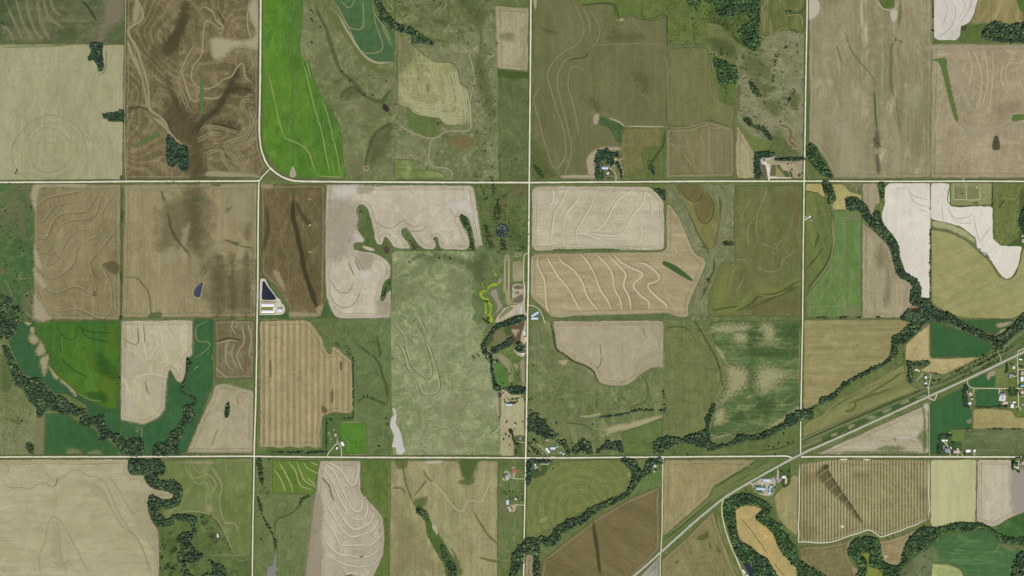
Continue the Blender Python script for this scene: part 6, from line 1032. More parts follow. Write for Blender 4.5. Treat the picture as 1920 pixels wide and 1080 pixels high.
wood('A3','1480 62 1508 60 1512 74 1484 80','small thicket in the top right olive field',rad=4.2,sp=7)
wood('E2','200 290 260 200 330 105 380 110 420 150 510 85 600 130 700 175 780 200 890 185 930 290 920 350 830 310 760 300 720 380 780 520 800 570 700 580 640 520 560 560 530 480 480 410 370 420 330 480 240 480 170 470','shelter wood wrapped round the farm by the gravel road',mat=F_CONE,sp=8.0,edge=-.5)
wood('E2','240 490 330 500 320 720 350 1000 190 1000 195 780','western tree belt of the farm by the gravel road',mat=F_CONE)
wood('E2','390 740 430 740 440 1000 390 1000|850 470 940 520 990 680 1010 760 1030 900 1020 990 970 970 950 780 890 640','inner and eastern tree rows of the farm by the gravel road',gap=.25)
wood('E3','110 30 740 10 750 110 740 140 500 180 330 210 270 260 270 430 330 740 340 870 110 880','shelterbelt west of the round-tank yard',mat=F_CONE,sp=8.4,rad=4.6)
wood('E3','865 205 1760 195 1760 290 870 300','hedge of trees north of the bare feedlot',mat=F_CONE,sp=7.4,rad=4.6)
wood('A4','66 820 118 828 150 890 200 965 210 1000 150 980 110 940 78 890','wood in the corner of the tan row stubble',mat=F_BRIGHT,seed=60)
wood('A4','1055 185 1110 124 1160 128 1200 142 1290 128 1340 130 1340 240 1290 236 1180 238 1120 230 1060 220','wood under the khaki field at the top right',gap=.2,seed=61)
wood('A4','940 150 965 148 960 170 940 172|780 -20 783 60 782 200 776 210 774 40','bushes around the pale bare field at the top right',gap=.45,rad=3.4,mat=F_BUSH,under=False)
wood('B2','1425 275 1455 272 1470 300 1490 360 1500 430 1520 490 1518 504 1495 502 1492 440 1475 380 1440 330','wooded finger on the right of the pale field',gap=.22,mat=F_BRIGHT,rad=4.2)
wood('B2','1050 375 1080 430 1130 490 1110 500 1075 440|745 235 760 235 760 260 740 262|890 790 920 760 945 710 955 720 930 770 905 830 885 835','scattered bushes in the grassy fingers of the pale field',gap=.5,rad=3.4,mat=F_BUSH,under=False)
wood('B2','1690 332 1740 330 1742 395 1715 420 1670 400 1668 360','blue-grey thicket in the creek pasture',mat=foliage('willow_foliage',(52,66,58),(78,94,84),(120,134,120)),rad=4.0,sp=6.5)
wood('B2','1590 340 1615 345 1622 400 1640 440 1650 490 1620 480 1600 400|1640 50 1655 60 1660 120 1640 110|1660 180 1690 170 1700 280 1665 300 1650 220|1690 430 1730 430 1740 500 1700 500','scattered bushes along the creek pasture',gap=.32,rad=4.0,mat=F_BUSH,under=False)
wood('E5','90 400 180 270 280 140 400 90 520 40 650 10 665 60 560 110 460 140 330 170 220 260 150 350 150 420 170 490 150 530 100 490','curved shelterbelt around the ranch enclosure',mat=F_CONE,sp=7.8,rad=5.4)
wood('E5','220 430 330 400 420 340 490 300 500 370 420 420 340 460 280 500 230 490','inner tree belt of the ranch enclosure',mat=F_CONE,sp=7.8,rad=5.2)
wood('E5','520 400 570 360 640 380 660 420 650 500 590 490 530 470','round grove in the ranch yard',mat=F_OAK,gap=.1)
wood('E5','180 500 220 540 240 700 270 880 300 930 340 950 350 990 270 990 240 940 210 700','long tree row on the west side of the paddock',mat=F_CONE)
wood('E5','460 945 650 945 650 1020 560 1030 460 1025|230 580 310 600 300 620 240 600','tree belt across the bottom of the ranch lot',mat=F_CONE)
wood('E7','220 620 260 620 300 740 320 800 380 830 370 880 310 850 270 720|320 900 350 950 330 980','narrow tree strip beside the purple-roofed house',gap=.15)
wood('E7','190 230 270 230 330 210 330 240 270 250','row of trees behind the long shed in the dusty lot',rad=4.6,sp=7)
wood('H4','80 30 130 -40 280 -60 300 60 400 40 420 130 470 190 560 280 610 350 560 400 480 400 400 440 340 380 250 320 160 290 80 280 90 150','wood in the pasture corner beside the crossroads',gap=.22,seed=70,under=False)
wood('H4','720 430 770 430 800 520 830 600 850 690 810 690 770 620 730 540|590 460 650 425 710 440 715 490 680 520 640 490','trees east of the barns by the crossroads',gap=.1,seed=71)
wood('H4','870 620 920 610 960 530 1060 420 1090 400 1140 430 1210 480 1240 580 1250 680 1180 695 1080 650 960 690 890 660','dark copse north of the south road',gap=.08,seed=72)
wood('H4','1320 650 1360 590 1480 520 1500 450 1560 440 1580 500 1660 460 1770 460 1800 560 1810 660 1740 650 1700 600 1620 620 1560 600 1480 600 1410 610 1400 660 1340 690','copse with a scalloped edge by the hay block',gap=.12,seed=73)
wood('H4','170 400 200 420 250 440 240 460 180 430|160 570 240 610 300 640 270 690 220 660','small tree rows on the crossroads corner',rad=4.4,gap=.1)
wood('E8','130 500 220 455 420 450 660 455 670 530 420 555 200 530','hedge along the south road at the crossroads',mat=F_CONE,sp=7.4)
wood('E8','95 545 200 540 205 700 190 900 170 1060 85 1060 85 700','hedge along the road at the pivot field corner',mat=F_CONE,sp=7.4)
CB='C3','880 905 878 850 960 812 1060 822 1130 792 1205 772 1235 720 1246 640 1270 590 1282 610 1250 700 1240 760 1262 850 1340 868 1400 842 1450 795 1500 805 1560 800 1640 770 1700 742 1790 690 1860 662 1930 622 1930 690 1840 712 1760 755 1700 780 1620 820 1560 832 1450 850 1380 872 1320 892 1230 900 1130 862 1060 850 1000 880 930 922 885 935'
wood(*CB,'creek wood winding below the bean field',seed=80,gap=.06)
wood('C3','1215 700 1245 640 1258 690 1240 760 1225 750|920 490 935 490 950 540 940 560|935 590 950 590 952 640 938 640','trees along the pasture edge west of the bean field',gap=.35,rad=4.4,under=False)
wood('C4','-60 735 50 690 100 692 180 640 176 604 270 580 335 510 450 438 580 370 640 350 695 292 706 200 705 160 770 130 800 90 845 55 765 25 780 0 830 -40 900 -40 960 0 1000 40 945 62 880 135 800 205 745 218 742 280 705 330 600 392 460 462 340 545 280 612 200 642 100 702 50 768 -60 800','creek wood above the old railway bank',seed=81,sp=7.9)
wood('C4','965 0 1040 -30 1130 0 1250 78 1330 108 1440 158 1540 108 1600 50 1680 -40 1720 -40 1690 70 1610 132 1540 192 1470 262 1440 230 1420 205 1300 148 1180 90 1080 62 1000 45','eastern arm of the creek wood',seed=82,sp=7.9)
wood('B4','356 165 400 145 440 156 470 182 500 202 530 272 552 295 550 258 582 260 605 312 660 402 702 442 726 502 732 580 772 672 850 722 886 790 880 852 942 860 960 910 1000 940 980 1010 900 1030 840 1000 875 930 830 900 806 880 806 810 832 782 800 742 720 692 690 602 660 490 600 420 540 362 480 292 450 242 372 235','creek wood beside the whitish bare field',seed=83,sp=7.6)
wood('B4','740 1000 772 958 850 942 890 952 880 990 800 1010','western lobe of the creek wood',seed=84)
wood('B4','192 40 245 40 262 90 288 162 262 168 222 125 196 80','narrow copse beside the golden field',sp=7.6)
wood('B4','228 152 248 162 252 200 232 190|586 44 618 44 628 90 620 150 600 150 590 100|560 250 585 255 600 310 590 340 565 300','small copses beside the rosy tan plot',gap=.15,mat=F_BRIGHT)
wood('C4','812 342 850 345 860 360 905 338 972 336 972 362 900 370 862 372 850 400 856 490 822 482 818 400','L-shaped tree belt of the small farm',sp=8,rad=5.6)
wood('G7','160 660 215 660 215 720 200 780 215 850 220 960 210 1020 165 1010 140 900 140 770','narrow wood behind the looping drive',mat=F_CONE)
wood('G7','360 1005 500 1015 700 1005 790 1000 880 1000 860 1040 780 1040 700 1025 500 1035 370 1030|870 290 895 290 900 390 890 440 850 435 870 380','hedge below the deep green plot in the village',rad=4.2,sp=6.5)
wood('G7','905 710 1050 710 1050 800 1000 830 920 820|1080 630 1110 640 1100 690 1080 690','trees between the village houses',gap=.3,rad=4.6)
wood('G8','205 240 415 240 415 280 300 300 210 290|180 310 215 300 215 600 165 600','L-shaped hedge around the roadside farmhouses',mat=F_CONE,rad=4.2,sp=6.8)
wood('G8','440 380 500 385 490 480 440 470|240 440 290 430 270 520 240 520|640 580 690 600 680 605 640 600','bushes in the dark garden',rad=4,gap=.3,under=False)
wood('G8','1540 720 1600 720 1600 800 1570 900 1540 900|1600 740 1650 760 1650 830 1610 820|1640 890 1690 930 1670 950 1645 930','trees around the farm at the right edge',gap=.1,rad=5)
wood('G8','1560 655 1690 655 1690 690 1580 690|1700 655 1780 655 1780 680 1700 690','roadside trees at the right edge',gap=.2,rad=4.6)
for k, x in enumerate((1040,1080,1155,1200,1245,1295,1340,1370,1420,1530,1600,1665,1710)): WOODS.append(k)
wood('G8','1030 140 1160 128 1300 128 1380 135 1440 145 1600 135 1780 148 1780 156 1400 156 1030 154','uneven hedge row north of the streaked pasture',rad=3.6,sp=5.5,gap=.35,under=False)
wood('C1','18 225 62 235 92 310 162 432 200 460 270 458 300 480 390 580 402 602 430 578 475 610 520 652 600 680 625 700 640 752 740 718 748 780 800 850 862 870 912 910 960 888 1022 900 1032 1000 985 1015 930 1010 850 960 790 890 735 915 718 900 730 862 680 800 640 810 575 785 572 740 500 715 440 712 400 692 330 692 290 745 268 720 265 672 200 602 170 532 100 492 82 430 50 320','creek wood in the lower left farmland',seed=90,sp=7.9)
wood('C1','38 45 118 52 108 120 62 178 35 150|-30 60 15 80 20 160 -30 180','wood at the left edge above the deep green crop',gap=.25,seed=91)
wood('B1','-30 815 50 840 110 890 135 920 122 1040 60 1070 -30 1060','scattered trees at the left edge of the lush pasture',gap=.42,seed=92,under=False)
wood('C1','1350 310 1372 345 1352 420 1332 500 1322 560 1392 592 1422 640 1382 682 1402 742 1312 812 1322 842 1282 940 1288 1005 1240 1012 1105 1012 1120 930 1192 920 1232 850 1290 790 1328 700 1318 660 1378 650 1402 622 1340 582 1300 550 1308 510 1340 440','tree-lined ditch through the deep green lowland',seed=93,gap=.1)
wood('C1','1640 632 1652 660 1650 710 1638 740 1622 735 1618 690','lone dark clump in the cream-tan field',sp=6.5,rad=4.2,mat=F_CONE)
wood('C1','190 920 240 940 240 1000 200 980','loose tree group by the south road on the left',gap=.4,rad=4)
wood('D1','925 112 950 76 1060 86 1150 86 1186 140 1180 182 1142 196 1142 226 1200 242 1252 236 1312 292 1306 360 1282 412 1200 436 1150 432 1152 480 1200 512 1262 480 1330 482 1400 490 1422 530 1420 602 1392 622 1370 542 1300 520 1250 512 1250 545 1190 566 1130 562 1090 510 1066 410 1082 346 1120 346 1165 380 1230 372 1256 336 1200 306 1100 286 1046 222 1036 190 960 190 926 162','looping creek wood beside the large beige field',seed=94,sp=7.7)
wood('D1','1282 640 1350 602 1420 602 1402 640 1382 690 1440 762 1472 772 1440 802 1402 832 1342 822 1362 900 1420 940 1312 940 1302 832 1270 782 1300 732 1272 682|1500 812 1560 832 1622 862 1616 940 1440 940 1532 872','clumped wood in the green wood pasture',seed=95,gap=.2,under=False)
wood('D1','1160 700 1260 600 1270 780 1160 900|1430 480 1500 500 1600 620 1650 720 1560 700 1460 560|1200 820 1290 820 1290 930 1200 930','loose bushes in the wood pasture',gap=.72,rad=3.2,mat=F_BUSH,under=False,seed=96)
wood('D2','40 75 75 78 86 180 82 290 62 322 78 400 92 470 132 530 162 600 182 640 168 700 150 602 110 532 75 452 45 382 50 322 70 272 52 180','line of dark bushes down the creek meadow',gap=.35,rad=4.2,sp=7,mat=F_BUSH,seed=97,under=False)
wood('D2','330 380 350 340 390 322 400 330 360 360 340 395','small bushes at the head of the meadow wash',gap=.3,rad=3,sp=6,mat=F_BUSH,under=False)
wood('D2','1125 405 1155 400 1195 450 1185 470 1150 455 1125 430|1285 655 1310 670 1350 760 1390 800 1400 900 1350 900 1345 830 1300 720','dark bushes in the green wash',gap=.15,rad=4.2,sp=7)
wood('D2','1860 620 1930 615 1930 700 1880 720 1850 690|1780 710 1850 690 1850 790 1800 870 1780 960 1740 960 1770 800','trees at the gravel road in the bottom centre',seed=98,gap=.1)
wood('D3','-30 650 20 640 130 592 180 602 220 532 300 480 400 450 440 402 560 352 680 302 722 232 730 160 690 120 655 72 735 72 780 142 802 150 842 72 928 72 928 108 875 112 842 172 782 212 742 272 692 332 560 392 470 442 410 502 330 532 262 572 250 612 180 662 110 642 122 960 75 960 72 702 10 700 -30 710','creek wood between the pivot field and the brown field',seed=99,sp=7.8)
wood('H7','45 262 150 182 200 165 260 150 350 162 420 202 500 232 570 292 572 340 540 400 600 452 690 520 742 620 800 700 860 762 862 900 900 992 870 984 782 902 692 812 642 702 602 602 512 512 442 472 402 402 440 375 472 350 478 320 430 292 320 276 235 286 172 340 172 420 182 540 205 645 240 702 340 752 430 832 530 892 592 992 632 1090 390 1090 372 960 312 922 255 912 200 852 150 742 110 602 62 452 42 332','creek wood looping round the golden wheat',seed=100,sp=7.6,mat=F_BRIGHT)
wood('H7','700 590 780 610 760 640 700 610','small thicket outside the creek bend',rad=4.2)
wood('D4','460 830 475 790 520 760 600 738 660 750 712 782 722 872 742 950 800 980 882 975 912 850 962 762 1060 668 1140 664 1200 668 1350 625 1500 625 1600 642 1700 712 1822 752 1980 742 1980 800 1800 800 1722 780 1642 692 1530 680 1440 706 1370 690 1240 712 1180 762 1110 852 1000 892 902 1000 852 1130 770 1130 720 1015 650 995 625 950 625 880 545 885 590 930 600 1000 570 1130 480 1130 540 1020 520 960 460 902 448 860','lower creek wood with two deep bends',seed=101,sp=7.6,mat=F_BRIGHT)
wood('D4','-30 850 10 880 60 960 150 1000 240 1060 300 1130 60 1130 20 1000 -30 960','creek wood at the left of the brown bend field',seed=102,mat=F_BRIGHT)
wood('D4','1852 900 1980 870 1980 1130 1802 1130 1832 980','corner copse at the bottom right',seed=103,gap=.35,under=False)
wood('H2','535 400 620 420 620 700 540 740 500 680 465 640 470 560','wood at the right edge beside the fenced pasture',mat=F_CONE,seed=104)
wood('H1','1620 150 1645 150 1640 880 1615 880','clipped hedge east of the cemetery',rad=2.6,sp=4.5,mat=F_BUSH,name='cemetery_hedge')
wood('E6','130 210 155 210 150 880 120 885|150 190 280 190 280 205 150 205|480 170 700 150 700 170 480 185|0 880 120 880 120 900 0 900','planted tree rows of the white-roofed farmstead',rad=3.2,sp=5.5,gap=.25,mat=F_CONE,under=False,name='shelterbelt')
wood('C2','160 930 330 930 500 925 500 940 330 945 160 940|692 310 702 310 702 680 692 680','dark planted row along the banded stubble',rad=3.0,sp=5,gap=.3,mat=F_CONE,under=False,name='shelterbelt')
wood('C3','515 680 620 665 700 648 760 632 925 630 925 645 760 648 690 668 600 684 520 690','long planted double row in the pasture',rad=3.2,sp=5.2,gap=.25,mat=F_CONE,under=False,name='shelterbelt')
wood('C2','560 190 620 190 690 260 690 300 640 250 590 215|1180 1000 1190 1000 1190 1010 1180 1010','sprinkled shrubs on the corner of the banded stubble',gap=.5,rad=2.6,sp=7,mat=F_BUSH,under=False,name='shrubs')
wood('C4','160 16 230 14 230 26 160 26|320 14 380 14 380 28 320 28|590 12 625 12 625 28 590 28|440 18 480 18 480 26 440 26','spotted bushes on the field line above the khaki rows',rad=3.4,sp=6,gap=.1,mat=F_BUSH,under=False)
wood('C4','1000 485 1120 430 1240 375 1240 385 1120 445 1000 498|1110 440 1250 370 1500 240 1500 250 1250 380|1200 430 1250 400 1480 280 1480 290 1260 415 1205 445','broken line of bushes on the old railway bank',gap=.62,rad=3.6,sp=7,mat=F_BUSH,under=False)
wood('B4','940 400 952 400 952 850 940 850|1290 500 1360 560 1350 575 1280 510','thin line of bushes along the khaki crop',rad=2.4,sp=5,gap=.4,mat=F_BUSH,under=False)
wood('A3','60 930 75 930 120 985 110 1000 80 975','dark thicket at the crossroads corner of the olive field',rad=3.6,gap=.2,mat=F_BUSH)
wood('A3','700 930 735 935 755 975 735 990 715 975|815 20 818 240 812 240 810 20','bushes around the dark pool in the draw',rad=3.4,gap=.45,mat=F_BUSH,under=False)
wood('B3','870 90 950 100 950 165 915 130','dark thicket on the corner of the pale rounded field',rad=4.4,gap=.05)
wood('B3','1335 435 1400 440 1405 460 1350 462|1225 685 1245 690 1235 705|1195 470 1215 470 1210 480','small thickets along the ditch',rad=3,sp=6,gap=.2,mat=F_BUSH)

SCR = dict(mat=F_BUSH, under=False, name='scrub', rad=2.3, sp=7.5)
wood('A3','1210 260 1330 290 1440 200 1580 200 1580 600 1480 640 1420 800 1300 740 1210 680','thin scrub over the eroded pasture',gap=.9,clump=40,**SCR)
wood('A3','820 20 930 10 1040 100 1040 240 820 240','thin scrub over the weedy meadow',gap=.92,clump=30,**SCR)
wood('B2','1560 70 1760 60 1870 120 1880 500 1620 500','thin scrub over the green creek pasture',gap=.82,clump=40,**SCR)
wood('A2','790 0 1340 0 1350 380 1360 1000 1220 1000 1200 500 1150 120 900 60','thin scrub over the rough pasture',gap=.9,clump=45,**SCR)
wood('B1','0 60 225 60 225 1000 120 1000 0 780','thin scrub over the lush pasture',gap=.9,clump=40,**SCR)
# ------------------------------------------------------------------ water
def water_mat(name, col, rough=0.12, var=0.2, sc=0.02):
    m = plain(name, col, max(rough, .2), var, sc, 0.18); return m
def pond(sh, s, mat, label, name='pond', sm=True, bank=None, bw=3.0, lift=2.2):
    P = pts(sh, s); P = catmull(P, True, 5) if sm else chaikin(P, 2)
    P = fray(P, 0.5, 8)
    if bank:
        A = np.array(P); c = A.mean(0); T = np.roll(A, -1, 0)-np.roll(A, 1, 0); T /= np.maximum(np.linalg.norm(T, axis=1, keepdims=True), 1e-9)
        N = np.stack([-T[:, 1], T[:, 0]], 1); nx = np.roll(A, -1, 0); sg = -1 if np.sum(A[:, 0]*nx[:, 1]-nx[:, 0]*A[:, 1]) > 0 else 1
        B = A+N*sg*bw; C = A-N*sg*1.0; n = len(A)
        V = [(x, y, lift-0.5) for x, y in B]+[(x, y, lift+0.1) for x, y in A+N*sg*bw*0.4]+[(x, y, lift-0.15) for x, y in C]
        F = [(k*n+i, k*n+(i+1) % n, (k+1)*n+(i+1) % n, (k+1)*n+i) for k in (0, 1) for i in range(n)]
        me = bpy.data.meshes.new('bank'); me.from_pydata(V, [], F); me.update()
        o = link(name, sheet_mesh(name, P, lift), mat); link('bank', me, bank, o)
    else: o = link(name, sheet_mesh(name, P, lift), mat)
    return tag(o, label, 'pond', None, 'structure')
BANK = plain('pond_bank', (160,146,116), 0.95, 0.15, 0.1); BANKG = plain('grass_bank', (92,104,62), 0.95, 0.2, 0.1); BANKD = plain('mud_bank', (96,86,66), 0.95, 0.2, 0.1)
DKW = water_mat('dark_water', (44,46,58)); LAG = water_mat('lagoon_water', (38,42,58), var=.3); BRW = water_mat('muddy_water', (108,99,60), .3, .3, .05); SIL = water_mat('silty_water', (180,177,166), 0.3, .1)
GRW = water_mat('grey_water', (122,120,114), 0.25, .1); GNW = water_mat('green_water', (92,100,42)); ALG = plain('algae', (158,178,36), 0.8, 0.3, 0.08); POOL = water_mat('pool_water', (60,140,160), 0.08, .05)
BLU = water_mat('slate_water', (62,68,80), 0.15, .35, .05)
pond('A2','712 590 725 585 742 600 748 622 735 630 718 615',water_mat('black_water',(52,46,40)),'small dark oval pond in the grazed pasture',bank=BANKD,bw=5)
pond('A2','1085 790 1120 770 1165 764 1220 780 1222 800 1190 836 1130 822 1080 812',BRW,'brown muddy pond beside its dam in the rough pasture',bank=BANKG)
pond('A2','608 940 622 936 634 944 628 956 612 954',BRW,'tiny brown stock pond near the gravel road',bank=BANK,bw=4)
pond('A3','718 938 730 948 745 974 736 984 722 966 712 950',DKW,'dark pool in the grassy draw by the road')
pond('A3','1434 688 1448 700 1478 702 1500 714 1520 742 1514 770 1512 792 1538 812 1554 834 1524 828 1494 802 1490 780 1500 752 1486 724 1450 712',BRW,'winding brown creek pool in the eroded pasture',name='creek',bank=BANK,bw=3)
pond('B1','1352 828 1358 795 1378 768 1416 741 1410 790 1398 840 1370 846',BLU,'teardrop slate-blue pond in the tan field',bank=BANK)
pond('E1','155 160 185 152 210 165 250 250 340 370 430 480 480 560 470 600 300 606 150 598 138 560 148 380',LAG,'dark triangular lagoon north of the long white barns',sm=False)
pond('B2','908 488 925 480 940 495 938 520 920 528 906 510',water_mat('mud_hole',(72,64,56)),'small dark mud hole beside the grassy fingers',bank=BANKD,bw=3)
pond('C2','965 638 975 636 986 660 990 700 985 735 1010 780 1028 840 1036 890 1050 920 1025 948 995 942 988 905 962 895 970 850 975 815 950 765 955 705 975 680',SIL,'long pale silty pond in the sage pasture',bank=BANK,bw=2)
pond('D2','168 690 174 760 172 800 186 825 170 845 168 900 108 900 112 850 116 812 150 790 160 740',GRW,'grey pond at the foot of the creek meadow',bank=BANKG,bw=2)
pond('C3','445 598 462 620 474 645 465 658 432 654 428 630',GNW,'small green pond above its earth dam',bank=BANKG,bw=2)
pond('B3','1210 710 1225 700 1228 720 1212 740 1200 745',BRW,'small brown pool in the ditch pasture',bank=BANK,bw=2)
pond('G4','665 722 740 690 830 682 870 740 905 810 960 930 1000 1090 1010 1200 900 1200 850 1080 780 930 700 790',LAG,'dark rectangular lagoon by the creek road',bank=BANKG,bw=3)
# ------------------------------------------------------------------ buildings
RM = {k: plain(k+'_roof', c, .55, .06, .8, .3) for k, c in dict(white=(226,228,226), blue=(176,196,214), cream=(214,206,182), grey=(142,142,146), purple=(128,118,134), dark=(64,66,74), red=(188,72,76), tan=(196,168,138), teal=(120,176,164), rose=(184,158,146), pale=(206,198,178), navy=(52,66,104), slate=(120,130,144), steel=(196,206,218), turq=(96,176,184)).items()}
WM = {k: plain(k+'_wall', c, .8, .08, .8, .2) for k, c in dict(white=(206,206,200), tan=(170,150,124), grey=(140,140,140), red=(140,60,58), blue=(150,170,190)).items()}
DOOR = plain('barn_door', (96,92,86), .7); VENT = plain('vent_metal', (150,150,150), .5, .1, 1, .4)
def box_bm(bm, x0, x1, y0, y1, z0, z1):
    v = [bm.verts.new(p) for p in ((x0,y0,z0),(x1,y0,z0),(x1,y1,z0),(x0,y1,z0),(x0,y0,z1),(x1,y0,z1),(x1,y1,z1),(x0,y1,z1))]
    for f in ((3,2,1,0),(4,5,6,7),(0,1,5,4),(1,2,6,5),(2,3,7,6),(3,0,4,7)): bm.faces.new([v[i] for i in f])
def bmesh_obj(name, bm, mat, parent, loc=None):
    bmesh.ops.recalc_face_normals(bm, faces=bm.faces); me = bpy.data.meshes.new(name); bm.to_mesh(me); bm.free()
    return link(name, me, mat, parent)
def gable(root, L, Wd, h, roof, wall, ox=0.0, oy=0.0, turn=False, pitch=0.28, wing='', doors=True, vents=0):
    """walls with gables, two roof slopes, ridge cap, doors, roof vents"""
    R = (lambda x, y: (ox-y, oy+x)) if turn else (lambda x, y: (ox+x, oy+y))
    r = h+Wd/2*pitch; l, w = L/2, Wd/2
    bm = bmesh.new(); V = [bm.verts.new((*R(x, y), z)) for x, y, z in ((-l,-w,0),(l,-w,0),(l,w,0),(-l,w,0),(-l,-w,h),(l,-w,h),(l,w,h),(-l,w,h),(-l,0,r),(l,0,r))]
    for f in ((0,1,5,4),(2,3,7,6),(1,2,6,9,5),(3,0,4,8,7),(3,2,1,0)): bm.faces.new([V[i] for i in f])
    bmesh_obj(wing+'wall', bm, wall, root)
    o, t = 0.45, 0.16
    for s in (-1, 1):
        bm = bmesh.new(); e = w+o; ze = h-o*pitch
        q = [(-l-o, s*0.05, r+0.03), (l+o, s*0.05, r+0.03), (l+o, s*e, ze+0.03), (-l-o, s*e, ze+0.03)]
        a = [bm.verts.new((*R(x, y), z)) for x, y, z in q]; b = [bm.verts.new((*R(x, y), z+t)) for x, y, z in q]
        bm.faces.new(a); bm.faces.new(b)
        for i in range(4): bm.faces.new((a[i], a[(i+1) % 4], b[(i+1) % 4], b[i]))
        bmesh_obj(wing+'roof_slope', bm, roof, root)
    bm = bmesh.new(); p = [R(x, y) for x, y in ((-l-o,-.22),(l+o,.22))]; x0, x1 = sorted((p[0][0], p[1][0])); y0, y1 = sorted((p[0][1], p[1][1]))
    box_bm(bm, x0, x1, y0, y1, r+t-.06, r+t+.12); bmesh_obj(wing+'ridge_cap', bm, roof, root)
    if doors:
        for s in (-1, 1):
            bm = bmesh.new(); p = [R(s*(l+.02), -w*.4), R(s*(l+.1), w*.4)]; x0, x1 = sorted((p[0][0], p[1][0])); y0, y1 = sorted((p[0][1], p[1][1]))
            box_bm(bm, x0, x1, y0, y1, 0.05, h*.85); bmesh_obj('door', bm, DOOR, root)
    for k in range(vents):
        bm = bmesh.new(); c = R(-l+(k+.5)*L/vents, 0); box_bm(bm, c[0]-.5, c[0]+.5, c[1]-.5, c[1]+.5, r+t-.05, r+t+.8); bmesh_obj('roof_vent', bm, VENT, root)
Z0 = 1.3
def empty(name, sh, x, y, rot, label, cat, group=None, z=Z0):
    p = pts(sh, (x, y))[0]; o = bpy.data.objects.new(name, None); COL.objects.link(o)
    o.location = (p[0], p[1], z); o.rotation_euler = (0, 0, math.radians(-rot)); o.empty_display_size = 1
    return tag(o, label, cat, group)
def bld(name, sh, x, y, L, Wd, rot, roof, label, wall='white', h=4.2, wing=None, group=None, vents=0, pitch=.28):
    o = empty(name, sh, x, y, rot, label, name.replace('_', ' '), group)
    L, Wd = un(sh, L), un(sh, Wd)
    if Wd > L: gable(o, Wd, L, h, RM[roof], WM[wall], turn=True, pitch=pitch, vents=vents)
    else: gable(o, L, Wd, h, RM[roof], WM[wall], pitch=pitch, vents=vents)
    if wing:                                                       # (dx, dy, length, width, roof) in sheet units along the house's own axes
        dx, dy, a, b, rf = wing; a, b = un(sh, a), un(sh, b)
        gable(o, max(a, b), min(a, b), h*.86, RM[rf], WM[wall], un(sh, dx), -un(sh, dy), b > a, pitch, 'wing_', False)
    return o
